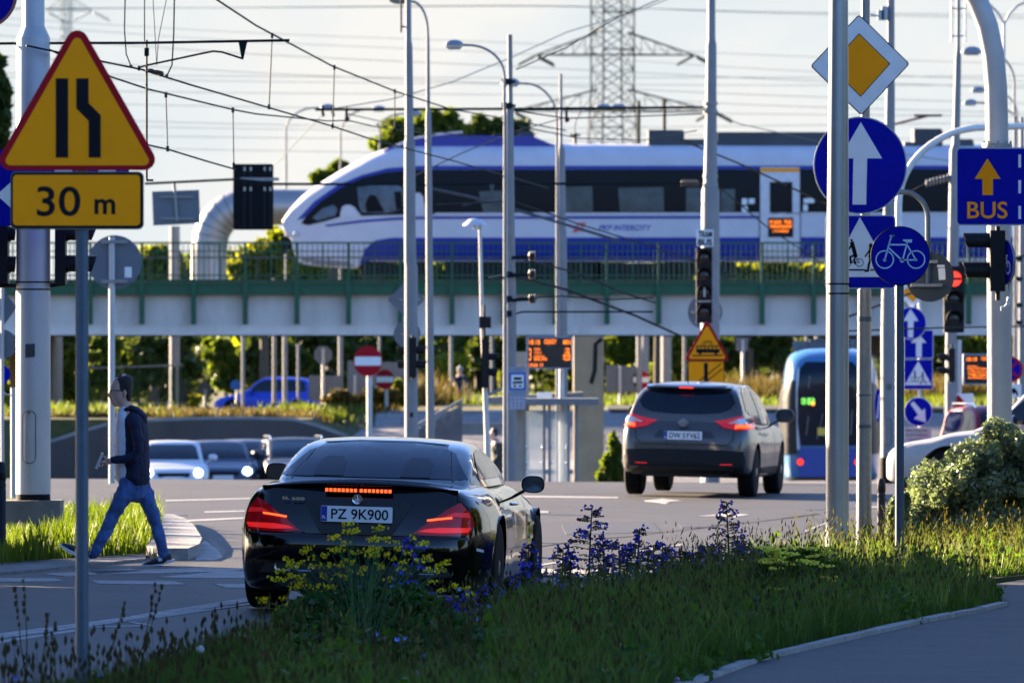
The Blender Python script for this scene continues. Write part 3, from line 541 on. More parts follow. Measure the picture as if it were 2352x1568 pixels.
# --- silver-leaved bush
def plant_bush(name, label, blobs, n, size, m, base, stems=8, cat='bush', grp=None):
    t = T(name, label, cat, base, grp); V, Fc = leaves(blobs, n, size, shell=.7, ground=base[2]); V = V-np.array(base)
    o = bpy.data.objects.new('foliage', npmesh('foliage', V, Fc, m)); COL.objects.link(o); o.parent = t.o
    mb = MB()
    for i in range(stems):
        bl = blobs[i % len(blobs)]; mb.tube([Vector(base)+Vector((random.uniform(-.3,.3), random.uniform(-.2,.2), -.05)), Vector(((base[0]+bl[0])/2, (base[1]+bl[1])/2, (base[2]+bl[2])/2)), Vector(bl[:3])+Vector((random.uniform(-.2,.2), 0, bl[5]*.6))], [.02,.014,.005], 6)
    t.part('stems', mb, mat('twig', (0.10,0.075,0.05), .8)); return t
SILV = leafmat('silver_leaf', (0.034,0.052,0.024), (0.33,0.37,0.20), .42, .3, (1.2,1.35,.9), spec=.6)
s = 240
def B(px, py, rx, ry, s, dy=0, rd=None): p = W(px, py, s, dy); return (p.x, p.y, p.z, rx/s, (rd or rx)/s, ry/s)
bb = W(2210, 1290, s); base = (bb.x, bb.y+.3, gz(bb.x, bb.y)+.05)
rb = random.Random(8)
plant_bush('silver_bush', 'rounded silvery green bush under the curved mast', [B(x_, max(1270-(x_-2045)**.62*9.2, 975)+rb.random()*150, rb.uniform(20,44), rb.uniform(18,38), s, rb.uniform(-.55,.1), 50) for x_ in [rb.uniform(2062,2400) for _ in range(46)]]+[B(2200,1170,85,110,s,0,120), B(2270,1130,100,125,s,.2,140), B(2350,1120,100,130,s,.3,140), B(2130,1210,55,90,s,-.1,90), B(2260,1230,120,70,s,-.4,100), B(2420,1150,120,130,s,.2,140), B(2160,1120,55,60,s,.2,80), B(2350,1230,110,70,s,-.4,90),B(2240,1060,70,50,s,.2,90),B(2320,1040,70,55,s,.3,90),B(2095,1240,50,60,s,-.2,80),B(2085,1280,45,30,s,-.3,70),B(2070,1200,35,50,s,-.2,70),B(2110,1290,70,30,s,-.5,90),B(2140,1140,60,85,s,-.1,90)], 60000, .030, SILV, base, 10)
bb = W(2062, 1262, 250); plant_bush('low_shrub', 'small silvery shrub just behind the bicycle sign post', [B(2062,1185,24,45,250), B(2055,1230,20,35,250), B(2078,1150,12,20,250)], 5000, .03, SILV, (bb.x, bb.y, gz(bb.x, bb.y)), 4)
# ================= foreground grass and flowers =================
def inpoly(px, py, poly):
    c = np.zeros(len(px), bool); n = len(poly); j = n-1
    for i in range(n):
        xi, yi = poly[i]; xj, yj = poly[j]
        c ^= ((yi > py) != (yj > py)) & (px < (xj-xi)*(py-yi)/(yj-yi+1e-12)+xi); j = i
    return c
def gzv(X, Y): return np.array([gz(x, y) for x, y in zip(X, Y)])
def scatter(polyP, n, inset=None):
    P = [G(*p) for p in polyP]; xs = [p.x for p in P]; ys = [p.y for p in P]; out = []
    x0, x1, y0, y1 = min(xs), max(xs), min(ys), max(ys); pl = [(p.x, p.y) for p in P]
    X = RNG.uniform(x0, x1, n*4); Y = RNG.uniform(y0, y1, n*4); k = inpoly(X, Y, pl); X, Y = X[k][:n], Y[k][:n]
    return X, Y
def SGV(X, Y): return F/Y
def xnoise(X, Y, f=1.0):
    return 0.5+0.25*(np.sin(X*1.7*f+1.3)*np.cos(Y*1.3*f)+np.sin(X*3.1*f+Y*2.3*f+.7))
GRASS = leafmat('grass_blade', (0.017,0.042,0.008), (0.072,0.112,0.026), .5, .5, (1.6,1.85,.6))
DRYG = leafmat('grass_stalk', (0.026,0.022,0.009), (0.085,0.070,0.026), .3, .6, (1.4,1.35,.6))
VTOP = [(600,1540),(900,1490),(1190,1435),(1300,1415),(1700,1332),(1880,1306),(1960,1294),(2600,1288),(2600,1330),(2352,1338),(2188,1355),(2203,1367),(2283,1390),(2298,1404),(2250,1415),(2120,1440),(1960,1478),(1740,1530),(1660,1560),(1500,1619),(1450,1760),(560,1760)]
X, Y = scatter(VTOP, 105000); nz_ = xnoise(X, Y); Z = gzv(X, Y)+.06
h = (0.09+0.15*RNG.random(len(X)))*(0.5+0.85*nz_); h *= np.where(Y > 57, .85, 1.0); px_ = X*F/Y+CX; h *= np.where((px_ > 625) & (px_ < 1135) & (F/Y > 335) & (F/Y < 440), .22, 1.0)
far_ = np.clip((SGV(X, Y)-262)/120, 0, 1); h *= (.52+.45*far_)*np.where(X*F/Y+CX > 1960, .75, 1.0); v1 = blades(np.stack([X, Y, Z], 1), h, .010, .4)
VL = [(-60,1660),(300,1620),(560,1550),(620,1540),(700,1760),(-60,1760)]
X, Y = scatter(VL, 22000); Z = gzv(X, Y)+.06; pxx = X*F/Y+CX
h = (0.10+0.17*RNG.random(len(X)))*np.clip(.45+pxx/900, .4, 1.0)
v2 = blades(np.stack([X, Y, Z], 1), h, .010, .3)
V, Fc = cat_np(v1, v2); struct('grass', npmesh('grass', V, Fc, GRASS), None, 'stuff')
GRASS2 = leafmat('grass_pale', (0.042,0.064,0.018), (0.14,0.175,0.055), .5, .5, (1.6,1.75,.65))
X, Y = scatter(VTOP, 30000); k = xnoise(X, Y, 1.9)*.6+xnoise(Y, X, .8)*.4 > .50; X, Y = X[k], Y[k]; Z = gzv(X, Y)+.06; px_ = X*F/Y+CX; h = RNG.uniform(.10, .34, len(X))*(.5+.8*xnoise(X, Y, 1.9))*np.where((px_ > 625) & (px_ < 1135) & (F/Y > 335) & (F/Y < 440), .3, 1.0); va = blades(np.stack([X, Y, Z], 1), h, .009, .55); struct('grass', npmesh('grass', *va, GRASS2), None, 'stuff')
X, Y = scatter(VTOP, 170); bl = [(x, y, gz(x, y)+.10, RNG.uniform(.08,.24), RNG.uniform(.1,.3), RNG.uniform(.08,.30)) for x, y in zip(X, Y)]; V, Fc = leaves(bl, 24000, .040, shell=.3, ground=0); struct('weeds', npmesh('weeds', V, Fc, leafmat('weed_mix', (0.012,0.042,0.008), (0.085,0.145,0.026), .4, .5, (1.8,1.9,.5))), None, 'stuff')
# seed stalks: taller thin stems with small heads
def stalks(n, poly, h0, h1, name):
    X, Y = scatter(poly, n); Z = gzv(X, Y)+.06; h = RNG.uniform(h0, h1, len(X)); P = np.stack([X, Y, Z], 1); ln = RNG.normal(size=(len(X), 3))*.09; ln[:, 2] = 0
    vb = blades(P, h, .006, .12); top = P+np.stack([np.zeros(len(X)), np.zeros(len(X)), h], 1)
    # head: two crossed diamonds near the tip
    hv = []; o = np.array([[0, 1, 2, 3]])
    L_ = (0.03+.03*RNG.random(len(X)))[:, None]; up = np.array([[0, 0, 1.]]); res = [vb]
    tip = vb[0].reshape(-1, 6, 3)[:, 4:].mean(1)
    for ax in (np.array([[1., 0, 0]]), np.array([[0, 1., 0]])):
        V = np.stack([tip-up*L_*.5, tip+ax*.009, tip+up*L_*.6, tip-ax*.009], 1).reshape(-1, 3); res.append((V, np.arange(len(V)).reshape(-1, 4)))
    V, Fc = cat_np(*res); struct(name, npmesh(name, V, Fc, DRYG), None, 'stuff')
stalks(1900, VTOP, .16, .34, 'seed_heads')
stalks(620, VL, .14, .38, 'seed_heads')
X, Y = scatter(VTOP, 900); k = (xnoise(X, Y, 2.7) > .52) | (F/Y < 300); X, Y = X[k], Y[k]; Z = gzv(X, Y)+.06; h = RNG.uniform(.26, .52, len(X)); P_ = np.stack([X, Y, Z], 1); vb = blades(P_, h, .007, .3); tip = vb[0].reshape(-1, 6, 3)[:, 4:].mean(1); res = [vb]
for j in range(4):
    q_ = tip-np.array([0, 0, 1.])*(h*.10*j)[:, None]+RNG.normal(size=tip.shape)*.012; o_ = RNG.normal(size=tip.shape)*.016; V = np.stack([q_, q_+o_*.6+np.array([0.005,0,.01]), q_+o_+np.array([0,0,.035]), q_+o_*.4+np.array([-.005,0,.012])], 1).reshape(-1, 3); res.append((V, np.arange(len(V)).reshape(-1, 4)))
V, Fc = cat_np(*res); struct('tall_stems', npmesh('tall_stems', V, Fc, leafmat('stem_mix', (0.030,0.040,0.012), (0.13,0.115,0.040), .4, .6, (1.5,1.4,.6))), None, 'stuff')
# island grass at left
ISL = [(-20,1308),(170,1290),(335,1282),(352,1262),(370,1225),(362,1209),(330,1202),(-20,1182)]
X, Y = scatter(ISL, 16000); Z = gzv(X, Y)+.04; h = RNG.uniform(.12, .36, len(X))*(.6+.6*xnoise(X, Y, 2)); h *= np.where(X < -4.3, .6, 1)
LIT = leafmat('grass_sunlit', (0.022,0.050,0.005), (0.12,0.16,0.020), .4, .5, (1.8,1.8,.5))  # brighter copy of the grass, sunlight put into the blade colour
va = blades(np.stack([X, Y, Z], 1), h, .016, .3)
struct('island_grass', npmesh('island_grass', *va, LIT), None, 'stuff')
# individual viper's bugloss spikes
FLB = mat('blue_flower', (0.055, 0.06, 0.50), .7, 0, .35, 60, spec=.1); FLP = mat('purple_bud', (0.16, 0.05, 0.22), .6, 0, .35, 60)
STEM = leafmat('bugloss_leaf', (0.008,0.018,0.014), (0.030,0.045,0.030), .25, .6); STEMM = mat('plant_stem', (0.012,0.020,0.012), .8, spec=.1)
def bugloss(px, pyb, pyt, label, wid=1.0, seed=0, col=None):
    rd = random.Random(seed); s = SG(px, pyb); b = W(px, pyb, s); b.z = gz(b.x, b.y)+.05; H = (pyb-pyt)/s; t = T('bugloss_plant', label, 'wildflower', b, 'blue flower spikes')
    lean = rd.uniform(-.05, .05)*H; top = b+Vector((lean, 0, H)); mid = b+Vector((lean*.3, rd.uniform(-.03, .03), H*.5))
    mb = MB(); mb.tube([b, mid, top], [.009, .008, .004], 6); t.part('stem', mb, STEMM)
    lv = MB(); n = int(44*max(.45, H)/.6)
    for i in range(n):
        k = i/n; p = b.lerp(top, .22+.78*k); a = rd.uniform(0, 2*PI); L_ = (.125*(1-k)**.7+.03)*wid*rd.uniform(.7, 1.15); d = Vector((math.cos(a), math.sin(a), .12)); tip = p+d*L_; q = p+d*L_*.6+Vector((0, 0, .012))
        lv.tube([p, q, tip-Vector((0,0,.006))], [.003, .0035, .004], 4)
        for j in range(4): u = p+d*L_*(.35+.2*j); lv.add([u+Vector((0,0,.009)), u+d*.012, u-Vector((0,0,.007)), u-d*.012], [(0,1,2,3)])
        mi = 0 if rd.random() < .72 else 1
        if rd.random() < .9:
            fl = MB()
            for _ in range(3):
                c = tip+Vector((rd.uniform(-.012,.012), rd.uniform(-.012,.012), rd.uniform(-.006,.014))); e = Vector((rd.uniform(-1,1), rd.uniform(-1,1), rd.uniform(-1,1))).normalized(); f = e.orthogonal().normalized(); g_ = e.cross(f); r = rd.uniform(.010,.016)
                fl.add([c, c+e*r*1.8+f*r, c+e*r*2+g_*.3*r, c+e*r*1.8-f*r], [(0,1,2,3)]); fl.add([c, c+e*r*1.8+g_*r, c+e*r*2, c+e*r*1.8-g_*r], [(0,1,2,3)])
            t.part('flower', fl, [FLB, FLP][mi], smooth=False)
    for i in range(14):
        a = rd.uniform(0, 2*PI); p = b.lerp(top, rd.uniform(0,.3)); d = Vector((math.cos(a), math.sin(a), rd.uniform(.2,1.0))).normalized(); L_ = rd.uniform(.06,.12); n_ = d.orthogonal().normalized()*.008; lv.add([p, p+d*L_*.5+n_, p+d*L_, p+d*L_*.5-n_], [(0,1,2,3)])
    t.part('leaves', lv, STEM, smooth=False)
for i, (px, pyb, pyt, wd, lab) in enumerate([
    (1352,1400,1180,1.25,'tallest flower spike just right of the black car, broad and curling'), (1675,1345,1165,1.1,'tall flower spike nearest the silver pole, topped with purple buds'), (1462,1390,1228,.8,'slim flower spike halfway between the two tall ones'),
    (1388,1392,1240,.7,'slim flower spike leaning close to the tallest one'), (1218,1420,1283,.8,'bright blue spike in front of the black car front wheel'), (1165+40,1425,1335,.7,'short blue spike against the black car sill'), (1290,1398,1290,.9,'bushy blue spike left of the tallest spike'),
    (1312,1400,1300,.8,'small blue spike tucked under the tallest spike'), (1425,1388,1277,1.0,'broad purple spike with two tops between the slim spikes'), (1440,1385,1290,.9,'short bushy spike beside the slim middle spike'), (1500,1378,1283,1.0,'leaning purple spike right of the slim middle spike'), (1522,1374,1278,.9,'short spike with a slanting top before the feathery grass'),
    (1570,1362,1300,.9,'low spike under the feathery grass'), (1600,1358,1300,1.0,'dark purple low spike beside the feathery grass'), (1622,1352,1285,1.1,'upright purple spike left of the tall pole-side one'), (1650,1350,1300,.9,'low blue spike under the tall pole-side one'), (1702,1342,1278,1.0,'blue spike right under the tall pole-side one'), (1725,1340,1290,1.0,'blue spike at the left of the green umbel clump'),
    (955,1480,1255,1.0,'pale blue spike rising among the yellow flowers'), (850,1505,1400,.9,'short blue spike low in the dark leaves'), (1010,1475,1390,1.0,'low blue spike right of the dark leafy clump'), (1065,1450,1380,.9,'little blue spike by the car rear tyre'), (1125,1430,1365,.9,'little blue spike between tyre and sill')]):
    bugloss(px, pyb, pyt-(18 if pyt > 1260 and px > 1150 else 0), lab, wd*1.15, i)
# blue chicory flowers, each one countable
def chicory(px, py, pyb, label):
    s = SG(px, pyb); b = W(px, pyb, s); b.z = gz(b.x, b.y)+.05; c = W(px, py, s); t = T('chicory', label, 'wildflower', b, 'pale blue flower heads')
    mb = MB(); mb.tube([b, b.lerp(c, .5)+Vector((.01,0,0)), c], [.004,.003,.002], 5); t.part('stem', mb, STEMM)
    mb = MB(); a0 = random.uniform(0, 1)
    for i in range(12):
        q = 2*PI*i/12+a0; d = Vector((math.cos(q), -.5, math.sin(q)*.8)); e = Vector((-math.sin(q), 0, math.cos(q)))*.006; mb.add([c, c+d*.010+e, c+d*.019, c+d*.010-e], [(0,1,2,3)])
    t.part('petals', mb, mat('chicory_blue', (0.17,0.26,0.80), .6, 0, .2, 50), smooth=False)
for i, (x, y, yb) in enumerate([(828,1348,1490),(783,1370,1500),(901,1347,1495),(868,1370,1490),(884,1388,1500),(912,1507-40,1560),(862,1456,1540),(931,1465,1550),(1055,1352,1460),(1073,1362,1455),(990,1370,1470),(1034,1388,1460),(972,1505,1590),(1125,1390,1440),(1095,1420,1470),(230,1552,1640),(35,1556,1640)]):
    chicory(x, y, yb, 'pale blue daisy-like flower on a thin stem in the verge')
# yellow flowering clump before the car
s = SG(830, 1530); b = W(830, 1530, s); b.z = gz(b.x, b.y)+.05
t = T('rocket_plant', 'branching clump of small yellow flowers in front of the black car', 'wildflower', b); rd = random.Random(5); st = MB(); fl = MB()
tips = [(655,1393),(650,1330),(640,1310),(668,1290),(705,1260),(712,1255),(695,1268),(757,1236),(765,1235),(774,1233),(787,1205),(807,1202),(810,1218),(818,1216),(795,1246),(866,1216),(866,1240),(885,1237),(862,1236),(905,1245),(915,1258),(978,1248),(945,1236),(1012,1298),(1025,1290),(1015,1312),(985,1284),(600,1380),(603,1376),(685,1322),(672,1320),(720,1300),(740,1296),(745,1275),(757,1300),(760,1265),(775,1262),(835,1265),(848,1270),(812,1270),(808,1290),(870,1262),(908,1280),(930,1290),(980,1280),(985,1310),(1010,1360),(1045,1345),(1070,1350),(990,1335),(670,1350),(690,1345),(712,1345),(700,1330),(735,1345),(750,1330),(764,1345),(690,1375),(760,1350),(795,1325),(830,1313),(835,1305),(875,1305),(895,1330),(875,1298),(640,1395),(648,1376),(680,1340),(735,1362),(815,1360),(745,1318),(660,1282),(850,1240),(890,1270),(860,1275),(718,1280),(628,1326),(662,1300),(672,1302),(780,1300),(800,1310)]
tips += [(x+rd.uniform(-22,22), y+rd.uniform(-10,26)) for x, y in tips if rd.random() < .30][:22]
for i, (x, y) in enumerate(tips[:99]):
    k = SG(830, 1500); p = W(x, y, k, rd.uniform(-.25, .25)); root = b+Vector((rd.uniform(-.08,.08), rd.uniform(-.05,.05), 0)); m1 = root.lerp(p, .55)+Vector((-(p.x-root.x)*.18, 0, .02)); st.tube([root, root.lerp(m1, .5), m1, p], [.003,.003,.0022,.0014], 5)
    for j in range(7):
        q = m1.lerp(p, rd.uniform(.1,1)); a = rd.uniform(0,2*PI); d = Vector((math.cos(a), math.sin(a), .6)); st.tube([q, q+d*rd.uniform(.015,.035)], [.0014,.001], 4)
    fl = MB()
    for j in range(rd.randint(9,15)):
        c = p+Vector((rd.gauss(0,.016), rd.gauss(0,.014), rd.uniform(-.014,.016))); e = Vector((rd.uniform(-1,1), rd.uniform(-1,1), rd.uniform(-.3,1))).normalized(); f = e.orthogonal().normalized(); g_ = e.cross(f); r = .0095
        for u, v in ((f, g_), (g_, -f)): fl.add([c+u*r*1.3, c+v*r*.6, c-u*r*1.3, c-v*r*.6], [(0,1,2,3)])
    t.part('flower_head', fl, mat('yellow_flower', (0.75,0.60,0.01), .7, 0, .25, 60, spec=.1), smooth=False)
t.part('stems', st, mat('rocket_stem', (0.020,0.080,0.016), .8, spec=.1))
LEAFD = leafmat('verge_leaf', (0.009,0.036,0.009), (0.048,0.110,0.022), .3, .5, (1.4,1.6,.6))
def clump(name, label, blobs, n, size, m, px, pyb, stems=10, cat='plant'):
    s = SG(px, pyb); b = W(px, pyb, s); return plant_bush(name, label, blobs, n, size, m, (b.x, b.y, gz(b.x, b.y)+.05), stems, cat)
s = 372
clump('leafy_plant', 'dark green leafy clump under the yellow flowers', [B(840,1400,90,50,s,.3,120), B(740,1425,85,60,s,.1,120), B(930,1410,95,60,s,.1,130), B(790,1455,100,60,s,-.3,130), B(880,1450,100,60,s,-.3,130), B(672,1420,45,30,s,-.1,60), B(640,1480,40,45,s,-.3,60), B(1020,1450,70,50,s,-.2,110), B(1090,1490,60,50,s,-.2,110), B(840,1490,210,80,s,-.5,160), B(700,1470,70,60,s,-.4,90), B(1010,1480,110,60,s,-.3,120), B(900,1540,180,50,s,-.9,150), B(660,1520,60,50,s,-.5,80), B(980,1520,120,50,s,-.5,100)], 30000, .038, LEAFD, 850, 1540, 14)
s = 312
clump('leafy_plant', 'dark green bushy weed with yellowish umbels left of the silver pole', [B(1800,1310,60,45,s), B(1850,1300,50,40,s), B(1760,1325,45,40,s), B(1890,1325,55,45,s,-.3), B(1830,1340,80,50,s,-.3), B(1770,1365,60,45,s,-.4), B(1900,1370,50,40,s,-.4), B(1835,1400,80,40,s,-.6)], 13000, .030, leafmat('weed_leaf', (0.010,0.034,0.007), (0.060,0.105,0.018), .35, .5, (1.6,1.7,.5)), 1830, 1420, 12)
mb = MB(); rd = random.Random(9)
for i in range(46):
    x = rd.uniform(1740, 1915); y = rd.uniform(1258, 1375) if rd.random() < .5 else rd.uniform(1255, 1300); c = W(x, y, 318, rd.uniform(-.3,.2)-.15)
    for j in range(26): p = c+Vector((rd.gauss(0,.026), rd.gauss(0,.026), rd.uniform(-.005,.008))); a = rd.uniform(0, PI); u = Vector((math.cos(a), math.sin(a), .5))*.012; v = Vector((-math.sin(a), math.cos(a), .5))*.012; mb.add([p+u, p+v, p-u, p-v], [(0,1,2,3)])
single('umbel_flowers', mb, mat('umbel_green', (0.60,0.52,0.02), .8, 0, .3, 50), 'greenish yellow umbels on the bushy weed left of the silver pole', 'flowers', smooth=False)
# feathery grass tuft
mb = MB(); rd = random.Random(3)
for (x, y) in [(1455,1256+22),(1477,1265),(1440,1270),(1546,1272),(1555,1245),(1553,1270),(1536,1283),(1577,1258),(1600,1262),(1645,1240),(1500,1275),(1588,1290),(1726,1240)]:
    x2 = x+70 if x < 1520 else x; s = 296; b = W(1585+rd.uniform(-25,25), 1385, s); b.z = gz(b.x, b.y)+.05; p = W(x2+15, y, s); m1 = b.lerp(p, .6)+Vector((0,0,.02)); mb.tube([b, m1, p], [.003,.002,.0012], 4)
    for k in range(12): q = m1.lerp(p, .55+.45*k/12); d = (p-m1).normalized(); o_ = Vector((rd.uniform(-1,1), rd.uniform(-1,1), .4))*.012; mb.add([q, q+o_+d*.012, q+d*.03, q-o_*.4+d*.012], [(0,1,2,3)])
single('feather_grass', mb, DRYG, 'tuft of tall feathery seed grass between the flower spikes', 'grass tuft', smooth=False)
# dandelion clock, tall weeds at lower left, litter
s = SG(460, 1620); b = W(460, 1620, s); b.z = gz(b.x, b.y)+.05; c = W(460, 1490, s); t = T('dandelion', 'white dandelion clock standing above the grass', 'wildflower', b); mb = MB(); mb.tube([b, c], [.003,.002], 5); t.part('stem', mb, STEMM)
mb = MB()
for i in range(160):
    d = Vector((random.gauss(0,1), random.gauss(0,1), random.gauss(0,1))).normalized(); p = c+d*.021; u = d.orthogonal().normalized()*.004; v = d.cross(u.normalized())*.004; mb.add([p+u, p+v, p-u, p-v], [(0,1,2,3)])
t.part('seed_head', mb, mat('seed_white', (0.6,0.6,0.58), .8), smooth=False); mb = MB(); mb.sphere(c, .006, 8, 6); t.part('core', mb, mat('seed_brown', (0.18,0.09,0.05), .8))
rd = random.Random(21)
for i, (xb, yb, xt, yt) in enumerate([(70,1640,37,1345),(60,1640,55,1325),(300,1600,358,1335),(310,1600,375,1340),(230,1620,288,1378),(115,1640,125,1425),(90,1650,113,1405),(320,1620,405,1462)]):
    s = SG(xb, yb); b = W(xb, yb, s); b.z = gz(b.x, b.y)+.05; p = W(xt, yt, s); t = T('tall_weed', 'thin brownish weed stalk with small pods before the left-hand road' if False else 'thin brownish weed stalk with small pods in front of the road', 'weed', b, 'thin weed stalks'); mb = MB(); m1 = b.lerp(p,.5)+Vector((rd.uniform(-.02,.02),0,0)); mb.tube([b, m1, p], [.005,.003,.0015], 5); t.part('stem', mb, DRYG)
    mb = MB()
    for k in range(9): q = m1.lerp(p, k/8.5) if k > 2 else b.lerp(m1, .5+k*.15); mb.sphere(q+Vector((rd.uniform(-.012,.012),0,0)), rd.uniform(.008,.014), 6, 5, (.7,.7,1.3))
    t.part('pods', mb, DRYG)
s = SG(1555, 1512); b = W(1555, 1512, s); b.z = gz(b.x, b.y)+.08
mb = MB(); ax = (W(1525,1470,s)-W(1575,1505,s)).normalized(); rings = []; 
for k, (u, r) in enumerate([(0,.024),(.02,.032),(.05,.036),(.085,.040),(.10,.041)]):
    c = W(1572,1500,s)+ax*u; e = Vector((0,1,0)); f = ax.cross(e); rings.append([c+(e*math.cos(q)+f*math.sin(q))*r*(1+.16*math.sin(3*q+k)) for q in [2*PI*i/22 for i in range(22)]])
rings += [[c+(p-c)*.93-ax*.004 for p in rings[-1]], [W(1572,1500,s)+ax*.02+(p-c)*.7 for p in rings[-1]]]
mb.rings(rings); single('plastic_cup', mb, mat('cup_plastic', (0.55,0.60,0.64), .4, 0, .3, 30, bump=.5), 'crushed white plastic cup lying in the grass', 'litter', base=b)
s = SG(2225, 1345); mb = MB(); c = W(2225,1322,s)
for k in range(5): mb.box(c+Vector((-.04+.02*k, random.uniform(-.02,.02), .012*math.sin(k*1.7))), (.03,.05,.012), M=Matrix.Rotation(.5*math.sin(k*2), 3, 'Y'))
single('paper_scrap', mb, mat('paper', (0.6,0.6,0.6), .8), 'crumpled white paper scrap in the grass near the path', 'litter')
def smallflowers(name, lst, m, label):
    mb = MB()
    for x, y in lst:
        c = W(x, y, SG(x, y+45))
        for i in range(16): d = Vector((random.gauss(0,1), random.gauss(0,1), random.gauss(0,1))).normalized(); p = c+d*.014; u = d.orthogonal().normalized()*.009; v = d.cross(u.normalized())*.009; mb.add([p+u, p+v, p-u, p-v], [(0,1,2,3)])
    struct(name, mb, m, 'stuff', smooth=False)
smallflowers('clover_flowers', [(1780+588+0,1290)][0:0]+[(2183,1297),(2190,1302),(1478+78,1402),(1665-5,1390),(1660,1402),(1436+180,1475),(1397,1490),(1310,1540),(1208,1555),(1271,1556),(1292,1428),(1500,1412),(1555,1560),(1180,1520),(960,1545)], mat('clover_pink', (0.38,0.22,0.36), .7, 0, .3, 50), '')
smallflowers('yarrow_flowers', [(2009,1363),(2123,1375),(2150,1303),(2176,1325),(2180,1355),(2131,1333),(2057,1295),(2088,1291),(2052,1345),(2030,1358),(1878,1274),(1872,1272),(1830,1290),(1960,1283),(1338,1466),(1406,1522),(1750-60,1415)], mat('yarrow_white', (0.52,0.56,0.56), .7, 0, .2, 50), '')
# tall grass blades right
mb = MB(); rd = random.Random(4)
for i in range(34):
    x = rd.choice([rd.uniform(2225,2310), rd.uniform(1960,2130)]); s = SG(x, 1318); b = W(x, 1318, s); b.z = gz(b.x, b.y)+.05; hh = rd.uniform(.12,.26); d = Vector((rd.uniform(-.1,.14), rd.uniform(-.05,.05), hh)); n_ = Vector((.008,.002,0)); mb.add([b-n_, b+n_, b+d*.6+n_*.8, b+d*.6-n_*.8], [(0,1,2,3)]); mb.add([b+d*.6-n_*.8, b+d*.6+n_*.8, b+d+Vector((d.x*.5,0,0))], [(0,1,2)])
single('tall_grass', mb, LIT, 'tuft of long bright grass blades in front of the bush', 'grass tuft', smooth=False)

s_ = SG(2135, 1505); mb = MB(); c = G(2135, 1505, .06); mb.add([c+Vector((-.03,0,0)), c+Vector((-.01,-.02,.006)), c+Vector((.03,.0,.012)), c+Vector((.0,.02,.004))], [(0,1,2,3)]); single('dead_leaf', mb, mat('dead_leaf', (0.20,0.07,0.04), .8), 'curled brown leaf lying alone on the bike path', 'leaf', smooth=False)
mb = MB()
for q in ([(452,1262),(470,1240),(500,1262),(512,1280),(490,1287),(450,1287)],):
    P = [G(*p) for p in q]; mb.hprism([(p.x, p.y) for p in P], lambda x, y: gz(x, y)+.001, lambda x, y: gz(x, y)+.005)
struct('road_patch', mb, PAINT)
mb = MB()
for q in ([(472,1238),(492,1241),(520,1266),(512,1281),(500,1262)], [(1290,1205),(1500,1200),(1520,1222),(1300,1228)], [(300,1178),(420,1176),(430,1184),(300,1186)], [(1560,1205),(1640,1203),(1645,1210),(1565,1212)], [(1850,1160),(2100,1150),(2110,1163),(1850,1172)]):
    P = [G(*p) for p in q]; mb.hprism([(p.x, p.y) for p in P], lambda x, y: gz(x, y)+.0005, lambda x, y: gz(x, y)+.004)
struct('road_patch', mb, ground_mat('tar_patch', [((0.020,0.020,0.022),(0.036,0.036,0.038)), ((.7,.7,.7),(1,1,1))], [40, 2], .6, .5, 70, .4))
mb = MB(); rd = random.Random(12)   # cracks and tar seams
for (x0, y0, x1, y1) in ((1240,1255,1880,1180),):
    P = [G(x0+(x1-x0)*k/9+rd.uniform(-8,8)*(0<k<9), y0+(y1-y0)*k/9+rd.uniform(-3,3)*(0<k<9)) for k in range(10)]; dz_ = .056 if x0 > 1740 and y0 > 1400 else .004
    for a, b_ in zip(P, P[1:]):
        d = (b_-a); d.z = 0; n_ = Vector((-d.y, d.x, 0)).normalized()*rd.uniform(.012,.03); mb.add([a+n_+Vector((0,0,dz_)), a-n_+Vector((0,0,dz_)), b_-n_+Vector((0,0,dz_)), b_+n_+Vector((0,0,dz_))], [(0,1,2,3)])
struct('tar_seam', mb, mat('tar', (0.012,0.012,0.013), .95, spec=.03), smooth=False)
# ================= cars =================
def paint(name, rgb, metal=0.0, rough=0.28, coat=1.0):
    m = mat(name, rgb, rough, metal, 0.06, 1.5, coat=coat, spec=.35, dirt=.12, dirtcol=tuple(min(1, c*.7+.03) for c in rgb), dscale=3); return m
RIMM = mat('alloy_rim', (0.30,0.31,0.33), .3, .8, .1, 10); UNDER = mat('underbody', (0.010,0.010,0.011), .8, 0, .2, 10)
LAMPRED = mat('lamp_red', (0.22,0.003,0.008), .15, 0, .2, 8, coat=.4, spec=.25, emit=(1.0,.008,.02), es=.006); LAMPCLR = mat('lamp_clear', (0.55,0.57,0.6), .12, 0.2, .15, 12, coat=1)
PROF = [(0,0),(.55,0),(.86,.005),(.955,.05),(.985,.16),(1.0,.40),(1.0,.58),(.988,.74),(.962,.86),(.90,.945),(.72,.985),(.40,.998),(0,1.0)]
def catmull(P, k):
    out = []; n = len(P)
    for i in range(n-1):
        p0, p1, p2, p3 = P[max(i-1,0)], P[i], P[i+1], P[min(i+2,n-1)]
        for j in range(k):
            t = j/k; out.append(tuple(.5*((2*b)+(-a+c)*t+(2*a-5*b+4*c-d)*t*t+(-a+3*b-3*c+d)*t**3) for a, b, c, d in zip(p0, p1, p2, p3)))
    out.append(P[-1]); return out
